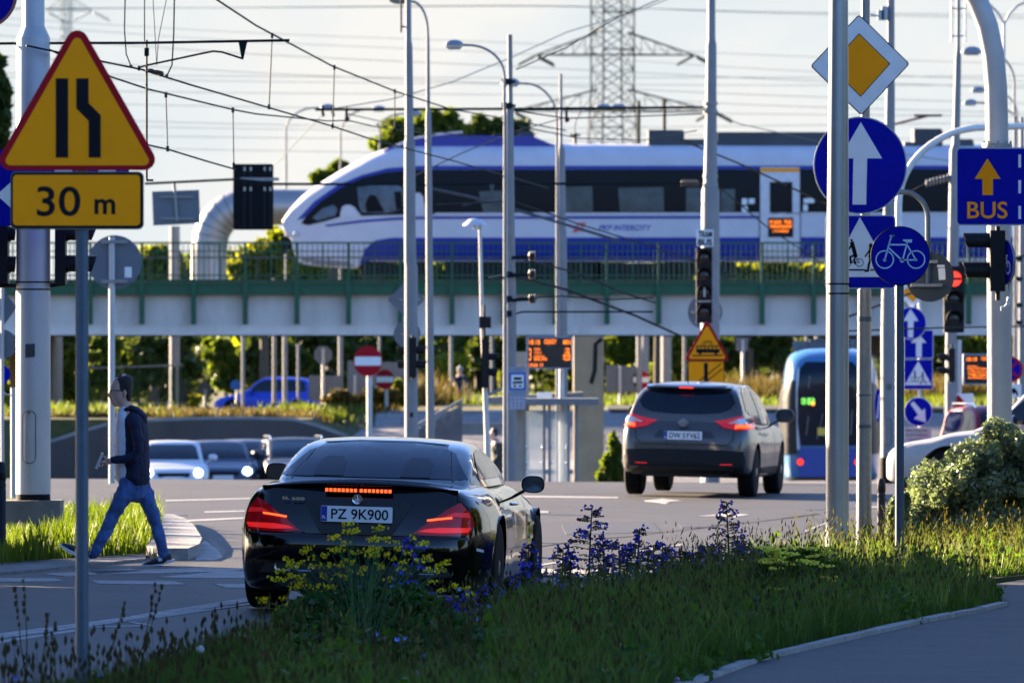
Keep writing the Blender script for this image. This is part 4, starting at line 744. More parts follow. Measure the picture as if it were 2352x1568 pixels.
class Car:
    """car in its own frame: origin on the ground at the rear axle, +y forward, +x right"""
    def __init__(c, name, label, cat, loc, heading, roll=0.0, group=None):
        c.t = T(name, label, cat, (0,0,0), group); c.t.o.location = loc; c.t.o.rotation_euler = (0, roll, -heading)
        c.V = []; c.P = []
    def _acc(c, mb): o = len(c.V); c.V += [Vector(v) for v in mb.v]; c.P += [tuple(i+o for i in f) for f in mb.f]
    def bvh(c): return BVHTree.FromPolygons(c.V, c.P)
    def body(c, keys, m, wheels, Rw, zw, prof=None, under=UNDER, crown=.02, step=.07):
        ys = [k[0] for k in keys]; A = np.array(keys, float); arch = Rw+.055; Y = list(np.arange(ys[0], ys[-1], step))+[ys[-1]]
        Y += [ys[0]+e for e in (.008,.02,.04)]+[ys[-1]-e for e in (.008,.02,.04)]
        for yc in wheels: Y += [yc+arch*math.cos(q) for q in np.linspace(0, PI, 23)]+[yc-arch-.003, yc+arch+.003]
        Y = sorted(set(round(y, 4) for y in Y)); f = [pchip(A[:, 0], A[:, i], Y) for i in range(1, 4)]; pr = catmull(prof or PROF, 3); rings = []; zb0 = min(A[:, 1])
        for i, y in enumerate(Y):
            zb, zt, w_ = f[0][i], f[1][i], f[2][i]; za = -9
            for yc in wheels:
                if abs(y-yc) < arch: za = max(za, zw+math.sqrt(max(0, arch**2-(y-yc)**2)))
            half = []
            for (a, b) in pr: z = zb+b*(zt-zb)+crown*max(0, b-.9)*10*(1-a*a)*(zt-zb); half.append((a*w_, max(z, za)))
            rings.append([Vector((x, y, z)) for x, z in half]+[Vector((-x, y, z)) for x, z in half[-2:0:-1]])
        mb = MB(); mb.rings(rings); n = len(rings[0]); nb = 6
        mb.m = [1 if (k < (len(rings)-1)*n and (k % n < nb or k % n >= n-nb)) else 0 for k in range(len(mb.f))]
        c.o = c.t.part('body', mb, [m, under], ang=40, local=True); c._acc(mb); return c.o
    def cabin(c, keys, tum, m, zT, step=.06, rnd=.07, name='cabin', p=1.15):
        A = np.array(keys, float); Y = sorted(set([round(y, 4) for y in list(np.arange(A[0,0], A[-1,0], step))+[A[-1,0]]])); rings = []
        zb = pchip(A[:,0], A[:,1], Y); zt = pchip(A[:,0], A[:,2], Y); wb = pchip(A[:,0], A[:,3], Y)
        for i, y in enumerate(Y):
            H = max(.01, zt[i]-zb[i]); half = [(0, zb[i])]; r = min(rnd, H*.8)
            wx = lambda z: wb[i]-tum*max(0, (z-zb[i])/(zT-zb[i]))**p
            for u in (0, .25, .5, .75, 1): z = zb[i]+(H-r)*u; half.append((wx(z), z))
            x1, z1 = half[-1]
            for q in (20, 40, 60, 78): half.append((x1-r*1.5*(1-math.cos(R(q)))-.012*q/78, z1+r*math.sin(R(q))*.93))
            xe = half[-1][0]; half += [(xe*.66, zt[i]-.004+.012*min(1,H/.3)), (xe*.33, zt[i]+.014*min(1,H/.3)), (0, zt[i]+.017*min(1,H/.3))]
            rings.append([Vector((x, y, z)) for x, z in half]+[Vector((-x, y, z)) for x, z in half[-2:0:-1]])
        mb = MB(); mb.rings(rings); o = c.t.part(name, mb, m, ang=50, local=True); c._acc(mb); c.cab = o; return o
    def decal(c, name, pts, d, m, off=.004, step=.09, parent=None, label=None, mb=None):
        """patch laid on the car: pts in (x,z) for rear/front, (y,z) for sides, (x,y) for top"""
        bv = c.bvh(); bm = bmesh.new(); ax = {'rear': lambda a, b: Vector((a, -9, b)), 'front': lambda a, b: Vector((a, 9, b)), 'right': lambda a, b: Vector((9, a, b)), 'left': lambda a, b: Vector((-9, a, b)), 'top': lambda a, b: Vector((a, b, 9))}[d]
        dr = {'rear': Vector((0,1,0)), 'front': Vector((0,-1,0)), 'right': Vector((-1,0,0)), 'left': Vector((1,0,0)), 'top': Vector((0,0,-1))}[d]
        bm.faces.new([bm.verts.new((a, b, 0)) for a, b in pts]); bmesh.ops.triangulate(bm, faces=bm.faces[:])
        for i in (0, 1):
            lo = min(v.co[i] for v in bm.verts); hi = max(v.co[i] for v in bm.verts); k = int((hi-lo)/step)
            for j in range(1, k+1):
                pl = Vector((0,0,0)); pl[i] = lo+(hi-lo)*j/(k+1); nn = Vector((0,0,0)); nn[i] = 1
                bmesh.ops.bisect_plane(bm, geom=bm.verts[:]+bm.edges[:]+bm.faces[:], plane_co=pl, plane_no=nn)
        out = mb or MB(); vs = []
        for v in bm.verts:
            o = ax(v.co.x, v.co.y); h = bv.ray_cast(o, dr)
            if h[0] is None:
                h0 = bv.find_nearest(o+dr*(9+.3)); vs.append(h0[0]-dr*off)
            else: vs.append(h[0]+(h[1] if h[1].dot(dr) < 0 else -h[1])*off-dr*off*.3)
        fs = []
        for f in bm.faces:
            idx = [v.index for v in f.verts]; nr = (vs[idx[1]]-vs[idx[0]]).cross(vs[idx[2]]-vs[idx[0]])
            fs.append(tuple(idx if nr.dot(dr) < 0 else idx[::-1]))
        bm.free(); out.add(vs, fs)
        if mb is not None: return
        return c.t.part(name, out, m, parent, label, ang=60, local=True)
    def seam(c, name, lines, d, m, wd=.006, off=.003, parent=None):
        mb = MB()
        for ln in lines:
            for q in stroke(ln, wd): c.decal(None, q, d, m, off, .12, mb=mb)
        return c.t.part(name, mb, m, parent, local=True)
    def wheels(c, axles, track, Rw, wd, spokes=5, rim=RIMM, rr=.68):
        for y in axles:
            for sx in (-1, 1):
                x = sx*track; mb = MB(); h = wd/2
                pr = [(Rw*rr, -h),(Rw*.90, -h*1.0),(Rw*.97, -h*.88),(Rw, -h*.70),(Rw, -h*.30),(Rw*.985,-h*.28),(Rw*.985,-h*.22),(Rw,-h*.2),(Rw, h*.2),(Rw*.985,h*.22),(Rw*.985,h*.28),(Rw,h*.3),(Rw, h*.70),(Rw*.97, h*.88),(Rw*.90, h),(Rw*rr, h)]
                mb.lathe((x, y, Rw), pr, 36, 'x'); wo = c.t.part('wheel', mb, RUBBER, local=True)
                mb = MB(); xo = x+sx*h*.86; mb.lathe((x, y, Rw), [(Rw*rr, -h*.9),(Rw*(rr-.05), -h*.5),(Rw*(rr-.05), h*.5),(Rw*rr, h*.9)], 32, 'x')
                for k in range(spokes):
                    q = 2*PI*k/spokes+.3; e = Vector((0, math.cos(q), math.sin(q))); n_ = Vector((0, -math.sin(q), math.cos(q))); M_ = Matrix((Vector((1,0,0)), n_, e)).transposed(); L_ = Rw*(rr-.02)
                    mb.box(Vector((xo, y, Rw))+e*L_*.53, (.03, Rw*.17, L_*.94), M=M_)
                mb.lathe((xo, y, Rw), [(0,-.02),(Rw*.16,-.02),(Rw*.16,.02),(0,.024)], 16, 'x'); mb.lathe((x, y, Rw), [(Rw*.62,-.02),(Rw*.62,.0),(Rw*.1,.0),(Rw*.1,-.02)], 24, 'x')
                c.t.part('rim', mb, rim, wo, local=True)
    def mirror(c, x, y, z, sx, m, scale=1.0):
        mb = MB(); k = scale; rg = []
        for (dy, a, b) in ((.13,.02,.02),(.11,.07,.05),(.05,.105,.075),(-.02,.115,.085),(-.03,.112,.082)):
            rg.append([Vector((x+sx*(.09*k)+a*k*math.copysign(abs(math.cos(q))**.7, math.cos(q)), y+dy*k, z+b*k*math.copysign(abs(math.sin(q))**.8, math.sin(q)))) for q in [2*PI*i/24 for i in range(24)]])
        mb.rings(rg); mb.box((x-sx*.03*k, y+.03*k, z-.085*k), (.16*k,.05*k,.03*k), M=Matrix.Rotation(-sx*.5, 3, 'Y'))
        o = c.t.part('mirror', mb, m, local=True); mb = MB(); mb.rings([[Vector((p.x, y-.031*k, p.z)) for p in [Vector((x+sx*.09*k+(q.x-(x+sx*.09*k))*.88, 0, z+(q.z-z)*.86)) for q in rg[-1]]], [Vector((x+sx*.09*k+(q.x-(x+sx*.09*k))*.88, y-.036*k, z+(q.z-z)*.86)) for q in rg[-1]]])
        c.t.part('mirror_glass', mb, mat('mirror_glass', (0.05,0.07,0.1), .05, .6, .1, 3), o, local=True)
    def plate(c, x, y, z, w_, h_, txt, m=None, split=.1, name='number_plate', sgn=-1, band=True):
        mb = MB(); mb.prism(rrect(x-w_/2, z-h_/2, x+w_/2, z+h_/2, .008), y-.006, y+.006); p = c.t.part(name, mb, mat('plate_white', (0.66,0.68,0.70), .35, 0, .05, 8), local=True)
        xd = (1,0,0) if sgn < 0 else (-1,0,0); yy = y+sgn*.0085
        if txt:
            mb = MB(); mb.text(txt, 1, (x-sgn*-1*0+(w_*.045 if sgn < 0 else -w_*.045), yy, z), xd, (0,0,1), w_*.80, h_*.66, bold=.012); c.t.part('lettering', mb, INK, p, local=True)
        if band:
            mb = MB(); xb = x-w_/2+.024 if sgn < 0 else x+w_/2-.024; mb.prism([(xb-.022, z-h_/2+.003), (xb+.022, z-h_/2+.003), (xb+.022, z+h_/2-.003), (xb-.022, z+h_/2-.003)], y+sgn*.0075, y)
            c.t.part('country_band', mb, mat('eu_blue', (0.003,0.02,0.30), .4), p, local=True)
            mb = MB(); mb.text('PL', 1, (xb, yy-.001*-sgn, z-h_*.22), xd, (0,0,1), .026, h_*.2, bold=.02); c.t.part('country_letters', mb, WHITE, p, local=True)
        return p
def at_axle(px_c, pyg, s): p = W(px_c, pyg, s); return Vector((p.x, p.y, gz(p.x, p.y)+.004))
# ---------- black convertible-roofed coupe, main subject
BLACKP = mat('black_paint', (0.0014,0.0014,0.002), .10, 0, .2, 3, spec=.25, coat=.5)
s = 312; c = Car('sports_car', 'black two-door sports car braking, seen from behind in front of the flowers', 'car', at_axle(858, 0, s)-Vector((0,0,.015)), R(6.5), R(1.5))
c.body([(-1.06,.30,.50,.52),(-1.052,.24,.58,.62),(-1.03,.20,.68,.70),(-.99,.18,.80,.765),(-.95,.17,.885,.80),(-.90,.165,.935,.83),(-.80,.16,.945,.865),(-.65,.155,.95,.893),(-.4,.15,.955,.92),(0,.14,.965,.942),(.5,.14,.96,.925),(1.2,.14,.955,.905),(1.9,.14,.945,.905),(2.3,.15,.90,.915),(2.6,.15,.86,.918),(3.0,.16,.80,.89),(3.3,.18,.70,.82),(3.48,.22,.60,.66),(3.53,.30,.50,.50)], BLACKP, (0, 2.585), .345, .335,
  prof=[(0,0),(.55,0),(.86,.01),(.95,.06),(.985,.2),(1.0,.42),(.998,.60),(.975,.74),(.935,.85),(.87,.93),(.74,.975),(.40,.997),(0,1.0)])
c.cabin([(-.34,.93,.945,.66),(-.2,.93,1.00,.70),(.0,.93,1.075,.735),(.25,.93,1.155,.765),(.48,.93,1.215,.775),(.7,.93,1.243,.775),(1.0,.93,1.255,.77),(1.3,.93,1.225,.765),(1.6,.93,1.15,.75),(1.9,.93,1.05,.73),(2.15,.92,.95,.70)], .20, BLACKP, 1.25, rnd=.08)
GLASSB = mat('tinted_glass', (0.003,0.009,0.026), .12, 0, .25, 2.5, spec=.11, dirt=.3, dirtcol=(0.008,0.020,0.050), dscale=4)
c.decal('rear_window', [(-.585,.985),(.585,.985),(.49,1.185),(.44,1.222),(.2,1.236),(-.2,1.236),(-.44,1.222),(-.49,1.185)], 'rear', GLASSB, .004, .05)
c.decal('quarter_glass', [(-.69,.985),(-.60,.985),(-.505,1.18),(-.545,1.165)], 'rear', GLASSB, .004, .05); c.decal('quarter_glass', [(.69,.985),(.60,.985),(.505,1.18),(.545,1.165)], 'rear', GLASSB, .004, .05)
c.decal('side_window', [(.18,.985),(.40,1.10),(.62,1.17),(.95,1.195),(1.25,1.18),(1.55,1.11),(1.95,.985)], 'right', GLASSB, .004, .08); c.decal('side_window', [(.18,.985),(.40,1.10),(.62,1.17),(.95,1.195),(1.25,1.18),(1.55,1.11),(1.95,.985)], 'left', GLASSB, .004, .08)
SEAM = mat('panel_gap', (0.001,0.001,0.0012), .6)
c.seam('roof_joint', [[(-.46,1.222),(-.2,1.239),(.2,1.239),(.46,1.222)], [(-.50,1.18),(-.595,.975)], [(.50,1.18),(.595,.975)]], 'rear', SEAM, .008, .006)
# boot lid lip spoiler
mb = MB(); rg = []
for x in np.linspace(-.715, .715, 41):
    e = 1-(abs(x)/.715)**4; y0 = -.955+.13*(x/.80)**2; z0 = .945-.040*(x/.80)**2; hh = .004+.030*e
    rg.append([Vector((x, y0-.045, z0-.005)), Vector((x, y0-.052, z0+.010)), Vector((x, y0-.035, z0+hh)), Vector((x, y0+.06, z0+hh*.75)), Vector((x, y0+.13, z0+.0)), Vector((x, y0+.05, z0-.04)), Vector((x, y0-.015, z0-.012-.018*e))])
mb.rings(rg); sp_ = c.t.part('spoiler', mb, BLACKP, local=True, ang=60)
# bumper moulding standing proud of the tail
bv = c.bvh(); rows = []
for x in np.linspace(-.80, .80, 41):
    r_ = []; e = 1-(abs(x)/.80)**6
    for z_, of in ((.592,-.004),(.584,.020),(.565,.032),(.50,.036),(.43,.030),(.395,.016),(.385,-.006)):
        h = bv.ray_cast(Vector((x, -9, z_)), Vector((0, 1, 0))); y_ = h[0].y if h[0] is not None else -.8; r_.append(Vector((x, y_-of*(.25+.75*e), z_)))
    rows.append(r_)
mb = MB(); k_ = len(rows[0]); mb.add([p for r_ in rows for p in r_], [(i*k_+j, i*k_+j+1, (i+1)*k_+j+1, (i+1)*k_+j) for i in range(40) for j in range(k_-1)]); c.t.part('bumper', mb, BLACKP, local=True, ang=70)
for hx in (-.34, .30): c.decal('headrest', [(hx-.10,.99),(hx-.09,1.09),(hx-.05,1.125),(hx+.07,1.125),(hx+.11,1.09),(hx+.12,.99)], 'rear', mat('seat_shape', (0.0016,0.004,0.013), .3, spec=.1), .007, .06)
c.seam('boot_gap', [[(-.80,.77),(-.72,.86),(-.70,.90)], [(.80,.77),(.72,.86),(.70,.90)], [(-.40,.60),(-.33,.575)], [(.40,.60),(.33,.575)]], 'rear', SEAM, .007, .012)
# brake light strip below the lip
mb = MB()
for i in range(16): x = (-.224+.448*i/15)+(.006 if i > 7 else -.006); y0 = -.992+.03*(x/.8)**2; mb.box((x, y0-.004, .905), (.020,.02,.024))
bo = MB(); bo.box((0, -.985, .905), (.49,.03,.030)); hb = c.t.part('brake_light', bo, mat('lamp_housing', (0.06,0.004,0.004), .3), local=True); c.t.part('light_cells', mb, REDHOT, hb, local=True)
# tail lamps
lampL = [(-.80,.605),(-.83,.68),(-.80,.76),(-.735,.835),(-.66,.79),(-.57,.725),(-.48,.66),(-.41,.605),(-.5,.595),(-.7,.597)]
for sg in (-1, 1):
    P = [(sg*-x, z) for x, z in lampL]; la = c.decal('tail_light', P, 'rear', LAMPRED, .010, .05)
    c.decal('brake_cells', [(sg*-x, z) for x, z in ((-.685,.716),(-.685,.730),(-.51,.707),(-.51,.693))], 'rear', REDHOT, .018, .05, la)
    c.decal('glow_band', [(sg*-x, z) for x, z in ((-.79,.622),(-.81,.655),(-.60,.652),(-.50,.638),(-.45,.620),(-.6,.613))], 'rear', mat('lamp_glow', (0.4,0.01,0.01), .3, emit=(1.0,.02,.02), es=.07), .014, .05, la)
    c.decal('inner_band', [(sg*-x, z) for x, z in ((-.80,.725),(-.79,.76),(-.70,.76),(-.64,.735))], 'rear', mat('lamp_glow2', (0.35,0.01,0.02), .3, emit=(1.0,.02,.03), es=.03), .014, .05, la)
# plate recess + plate, star, lettering
c.decal('plate_recess', [(-.40,.825),(.40,.825),(.33,.70),(.27,.60),(.20,.565),(-.20,.565),(-.27,.60),(-.33,.70)], 'rear', mat('recess_black', (0.002,0.002,0.0024), .5), .004, .08)
c.plate(0, -1.005-.055, .735, .52, .114, 'PZ 9K900')
mb = MB(); yb = -1.04
mb.lathe((0, yb, .845), [(.032,-.004),(.0365,-.006),(.0365,.006),(.032,.006),(.032,-.004)], 32, 'y')
for k in range(3):
    q = PI/2+k*2*PI/3; e = Vector((math.cos(q), 0, math.sin(q))); n_ = Vector((-math.sin(q), 0, math.cos(q))); C0 = Vector((0, yb-.004, .845)); mb.add([C0+e*.034, C0+n_*.005, C0-e*.004, C0-n_*.005, C0+Vector((0,-.004,0))], [(0,1,4),(1,2,4),(2,3,4),(3,0,4)])
c.t.part('star_emblem', mb, CHROME, local=True)
mb = MB(); mb.text('SL', 1, (-.525, -1.015, .838), (1,.06,0), (0,0,1), .055, .022, bold=.03); mb.text('550', 1, (-.435, -1.02, .835), (1,.05,0), (0,0,1), .095, .022, bold=.03); c.t.part('model_lettering', mb, CHROME, local=True)
# bumper details
c.decal('bumper_valance', [(-.70,.30),(.70,.30),(.66,.37),(-.66,.37)], 'rear', mat('valance', (0.008,0.008,0.009), .4), .006, .08)
c.seam('bumper_joint', [[(-.87,.60),(-.5,.598),(-.3,.545),(.3,.545),(.5,.598),(.87,.60)]], 'rear', SEAM, .006, .005)
for x in (-.52, -.37, .37, .52):
    mb = MB(); sh = rrect(x-.065, .315, x+.065, .385, .022); sh2 = rrect(x-.056, .323, x+.056, .377, .018)
    mb.rings([[Vector((a, -1.075, b)) for a, b in sh], [Vector((a, -1.07, b)) for a, b in sh2], [Vector((a, -.95, b)) for a, b in sh2]], cap=False); mb.rings([[Vector((a, -1.075, b)) for a, b in sh], [Vector((a, -.95, b)) for a, b in sh]], cap=False); c.t.part('exhaust_pipe', mb, mat('dark_chrome', (0.25,0.27,0.3), .22, 1), local=True)
mb = MB(); mb.box((0,1.3,.30), (1.35,3.0,.22)); c.t.part('underbody', mb, UNDER, local=True)
# side: door gap, handle, sill, vents
c.seam('door_gap', [[(.50,.93),(.42,.75),(.55,.45),(.75,.30)], [(1.95,.92),(1.98,.6),(1.90,.30)], [(.62,.24),(1.95,.24)]], 'right', SEAM, .012, .004)
mb = MB(); mb.tube([(.925,.62,.80), (.955,.70,.802), (.955,.80,.802), (.925,.88,.80)], .012, 8); c.t.part('door_handle', mb, CHROME, local=True)
for z in (.62, .52): c.decal('side_vent', [(2.05,z-.012),(2.05,z+.012),(2.28,z+.016),(2.28,z-.008)], 'right', CHROME, .008)
c.decal('side_reflector', [(-.86,.49),(-.72,.475),(-.72,.495),(-.86,.51)], 'right', mat('reflector_white', (0.6,0.6,0.62), .2), .006)
c.wheels((0, 2.585), .79, .345, .265, 5)
c.mirror(.90, 1.70, .93, 1, BLACKP, .78); c.mirror(-.92, 1.70, .975, -1, BLACKP, .78)
mb = MB(); mb.box((.28,-.13,1.02), (.12,.004,.02)); c.t.part('window_sticker', mb, WHITE, local=True)
# ---------- grey crossover ahead
GREYP = paint('grey_paint', (0.070,0.064,0.062), .4, .28, .6); PLAST = mat('bumper_plastic', (0.006,0.007,0.009), .6, 0, .2, 20, spec=.25)
s = 168.5; c = Car('crossover_car', 'grey crossover car waiting on the road ahead with red tail lights on', 'car', at_axle(1588, 0, s), R(9.5), R(1.3))
c.body([(-.83,.42,.62,.66),(-.82,.38,.76,.74),(-.78,.36,.90,.80),(-.72,.34,1.00,.845),(-.6,.31,1.03,.875),(-.3,.28,1.045,.895),(0,.26,1.05,.903),(.6,.25,1.03,.895),(1.5,.25,1.01,.89),(2.2,.26,1.0,.898),(2.65,.27,.98,.90),(3.1,.3,.90,.87),(3.4,.34,.78,.76),(3.54,.4,.62,.5)], GREYP, (0, 2.646), .345, .345)
c.cabin([(-.70,.98,1.06,.79),(-.66,.98,1.16,.80),(-.58,.98,1.32,.815),(-.48,.98,1.44,.82),(-.36,.98,1.495,.82),(-.1,.98,1.525,.82),(.5,.98,1.54,.82),(1.1,.98,1.53,.82),(1.5,.98,1.46,.81),(1.9,.98,1.32,.79),(2.3,.98,1.08,.76),(2.45,.98,1.0,.74)],     .22, GREYP, 1.54, rnd=.12, p=1.3)
c.decal('rear_window', [(-.60,1.20),(-.48,1.145),(-.2,1.12),(.2,1.12),(.48,1.145),(.60,1.20),(.655,1.28),(.60,1.40),(.52,1.43),(.3,1.445),(-.3,1.445),(-.52,1.43),(-.60,1.40),(-.655,1.28)], 'rear', DARKGLASS, .005, .06)
mb = MB(); rg = []
for x in np.linspace(-.58, .58, 21): e = 1-(abs(x)/.58)**4; y0 = -.53+.05*(x/.58)**2; rg.append([Vector((x,y0-.06*e,1.470+.006*e)), Vector((x,y0-.05*e,1.486)), Vector((x,y0+.16,1.515)), Vector((x,y0+.10,1.445))])
mb.rings(rg); so_ = c.t.part('roof_spoiler', mb, GREYP, local=True, ang=60); mb = MB(); mb.box((-.02,-.592,1.475), (.19,.02,.018)); c.t.part('brake_light', mb, REDLIT, so_, local=True)
mb = MB(); mb.tube([(-.02,-.42,1.53),(-.02,-.50,1.70)], [.008,.003], 6); c.t.part('antenna', mb, BLACK, local=True)
for sg in (-1, 1):
    f = lambda L: [(sg*x, z) for x, z in L]
    la = c.decal('tail_light', f([(.38,1.03),(.52,.945),(.70,.915),(.85,.925),(.89,1.09),(.80,1.125),(.60,1.065)]), 'rear', mat('lamp_glow2', None), .010, .05)
    c.decal('clear_lens', f([(.58,1.01),(.70,.98),(.80,1.0),(.83,1.06),(.76,1.07),(.66,1.04)]), 'rear', LAMPCLR, .026, .05, la); c.decal('lit_cells', f([(.68,.925),(.85,.935),(.86,.98),(.68,.965)]), 'rear', REDHOT, .028, .05, la)
    c.decal('reflector', f([(.50,.44),(.66,.445),(.66,.458),(.50,.453)]), 'rear', mat('reflector_red_glow', (0.4,0.01,0.01), .3, emit=(1,.02,.02), es=.06), .012)  # reflector glow put in as emission, no lamp behind it
c.decal('bumper', [(-.80,.36),(.80,.36),(.83,.50),(.80,.63),(.4,.645),(-.4,.645),(-.80,.63),(-.83,.50)], 'rear', PLAST, .006, .06)
c.seam('tailgate_gap', [[(-.68,.98),(-.66,.78),(-.58,.71),(.58,.71),(.66,.78),(.68,.98)]], 'rear', SEAM, .012, .004)
c.decal('plate_recess', [(-.35,.90),(.35,.90),(.42,.80),(-.42,.80)], 'rear', mat('recess_grey', (0.02,0.021,0.024), .5), .004, .08)
c.plate(-.015, -.845, .83, .52, .114, 'DW 5YV62'); mb = MB(); mb.lathe((-.02,-.815,1.0), [(.0,-.012),(.052,-.01),(.060,.004)], 24, 'y'); mb.box((-.02,-.83,1.0), (.15,.012,.02)); c.t.part('badge', mb, GALV, local=True)
c.decal('side_window', [(-.30,1.18),(-.05,1.40),(.25,1.46),(.75,1.48),(.75,1.10),(-.1,1.12)], 'right', DARKGLASS, .006, .08); c.decal('side_window', [(.83,1.48),(1.25,1.455),(1.6,1.35),(2.02,1.10),(.83,1.09)], 'right', DARKGLASS, .006, .08)
c.decal('side_window', [(-.30,1.18),(-.05,1.40),(.25,1.46),(.75,1.48),(.75,1.10),(-.1,1.12)], 'left', DARKGLASS, .006, .08)
c.seam('window_trim', [[(-.34,1.16),(-.08,1.41),(.25,1.48),(.8,1.50),(1.28,1.475)]], 'right', CHROME, .02, .008); c.seam('door_gap', [[(.30,1.05),(.45,.75),(.48,.42)], [(.80,1.08),(.82,.42)], [(1.85,1.05),(1.85,.42)]], 'right', SEAM, .014, .004)
c.decal('sill_trim', [(.42,.27),(2.2,.27),(2.2,.40),(.42,.40)], 'right', PLAST, .006, .1)
mb = MB(); mb.box((0,1.3,.36), (1.3,3.2,.2)); mb.box((0,-.1,.33), (1.2,1.1,.12)); c.t.part('underbody', mb, UNDER, local=True)
c.wheels((0, 2.646), .775, .345, .225, 5); c.mirror(.93, 1.80, 1.10, 1, GREYP, 1.15); c.mirror(-.93, 1.80, 1.10, -1, GREYP, 1.15)
# ---------- generic cars for traffic further off
def gen_car(name, label, col, loc, heading, L_=4.2, Wd=1.78, H=1.47, cat='car', group=None, roof=None, lights=True, suv=False, roll=0.0, hatch=True):
    k = Wd/1.78; m = paint('paint_'+label.replace(' ', '_')[:40], col, .1, .4, .12); c = Car(name, label, cat, loc, heading, roll, group); wb = L_*.62; ro = L_*.18; fr = wb+L_*.20; b = .98 if suv else .90
    w2 = Wd/2
    c.body([(-ro,.40,.60,w2*.74),(-ro+.02,.34,.78,w2*.84),(-ro+.08,.30,b-.06,w2*.93),(-ro+.25,.26,b,w2*.97),(0,.23,b+.01,w2),(wb*.5,.22,b,w2*.99),(wb*.75,.23,b-.005,w2),(wb,.24,b-.05,w2),(wb+.3,.27,b-.12,w2*.97),(fr-.22,.30,b-.19,w2*.90),(fr-.06,.34,b-.30,w2*.78),(fr,.40,b-.42,w2*.55)], m, (0, wb), .32 if not suv else .36, .32 if not suv else .36, step=.09)
    re = -ro+.10 if hatch else -ro+.55
    c.cabin([(re,b-.07,b,w2*.88),(re+.12,b-.07,b+.2,w2*.90),(re+.30,b-.07,H-.10,w2*.91),(re+.6,b-.07,H-.03,w2*.92),(wb*.38,b-.07,H,w2*.92),(wb*.52,b-.07,H-.02,w2*.915),(wb*.62,b-.07,H-.12,w2*.90),(wb*.78,b-.07,b+.17,w2*.87),(wb*.9,b-.07,b-.01,w2*.84)], .16*k, m, H, step=.08, rnd=.09, p=1.3)
    y0, y1 = re+.3, wb*.80; W_ = [(y0,b+.06),(y0+.05,H-.20),(y0+.25,H-.105),(wb*.5,H-.10),(wb*.60,H-.17),(y1-.02,b+.06)]
    for d in ('left', 'right'):
        c.decal('side_window', W_, d, DARKGLASS, .006, .1); c.seam('pillar', [[(wb*.36,b+.05),(wb*.36,H-.10)]], d, m, .07, .009); c.seam('door_gap', [[(wb*.36,b+.02),(wb*.36,.3)], [(wb*.72,b+.02),(wb*.74,.35)]], d, SEAM, .012, .004)
    c.decal('windscreen', [(-w2*.74,b+.05),(w2*.74,b+.05),(w2*.66,H-.14),(w2*.56,H-.085),(-w2*.56,H-.085),(-w2*.66,H-.14)], 'front', DARKGLASS, .006, .08)
    c.decal('rear_window', [(-w2*.72,b+.08),(w2*.72,b+.08),(w2*.63,H-.16),(-w2*.63,H-.16)], 'rear', DARKGLASS, .006, .08)
    for sg in (-1, 1):
        la = c.decal('headlight', [(sg*x*w2, z) for x, z in ((.50,b-.32),(.52,b-.24),(.84,b-.18),(.88,b-.25),(.80,b-.33))], 'front', LAMPCLR, .008, .06)
        if lights: c.decal('lit_bulb', [(sg*w2*.68+.105*math.cos(q), b-.26+.09*math.sin(q)) for q in [2*PI*i/14 for i in range(14)]], 'front', HEADLIT, .016, .06, la)
        c.decal('tail_light', [(sg*x*w2, z) for x, z in ((.60,b-.16),(.88,b-.16),(.90,b+.0),(.64,b+.0))], 'rear', LAMPRED, .008, .06)
        c.mirror(sg*w2*1.02, wb*.70, b+.09, sg, m, 1.0)
    c.decal('grille', [(-w2*.42,b-.36),(w2*.42,b-.36),(w2*.46,b-.26),(-w2*.46,b-.26)], 'front', BLACK, .006, .08); c.decal('air_intake', [(-w2*.6,.33),(w2*.6,.33),(w2*.55,.44),(-w2*.55,.44)], 'front', BLACK, .006, .08)
    c.plate(0, fr+.012, .50, .50, .11, None, sgn=1, band=False, name='number_plate')
    c.wheels((0, wb), w2-.12, .32 if not suv else .36, .21, 6); mb = MB(); mb.box((0,wb/2,.33), (Wd*.72,wb*1.2,.2)); c.t.part('underbody', mb, UNDER, local=True)
    if roof:
        for sg in (-1, 1):
            mb = MB(); mb.tube([(sg*w2*.68,re+.30,H-.06),(sg*w2*.69,re+.45,H+.035),(sg*w2*.69,wb*.48,H+.045),(sg*w2*.68,wb*.56,H-.03)], .018, 8); c.t.part('roof_rail', mb, roof, local=True)
    return c
def car_at(px, s, gl=None): p = W(px, 0, s); p.z = gz(p.x, p.y)+.004; return p
gq = 'oncoming cars with lit headlights'
gen_car('hatchback_car', 'white hatchback with a lit headlight right behind the walking man', (0.56,0.57,0.60), car_at(392, 93.2), R(176), 4.2, 1.76, 1.39, group=gq)
gen_car('estate_car', 'grey-blue car with one round lit headlight beside the white hatchback', (0.06,0.07,0.11), car_at(492, 92), R(174), 4.3, 1.76, 1.37, group=gq)
gen_car('small_car', 'grey car half hidden between two other oncoming cars', (0.11,0.12,0.16), car_at(558, 91), R(174), 4.1, 1.74, 1.37, group=gq)
gen_car('family_suv', 'dark oncoming car with roof rails and bluish lights by the black roof', (0.018,0.02,0.026), car_at(668, 92), R(173), 4.6, 1.86, 1.44, roof=CHROME, group=gq, suv=True)
gen_car('blue_hatchback', 'bright blue hatchback on the upper road behind the grassy bank', (0.008,0.045,0.46), car_at(692, 60.5)+Vector((0,0,.40)), R(-82), 4.0, 1.75, 1.50, lights=False)
p = car_at(2352, 150); gen_car('red_suv', 'red car with pale roof rails behind the silver car at the bush', (0.16,0.003,0.012), car_at(2272, 123), R(170), 4.5, 1.84, 1.66, roof=CHROME, lights=False, suv=True)
gen_car('silver_suv', 'silver car nosing out from behind the silvery bush', (0.36,0.345,0.32), Vector((W(2725,0,186).x, F/186, 0)), R(-72), 4.5, 1.84, 1.68, lights=False, suv=True)
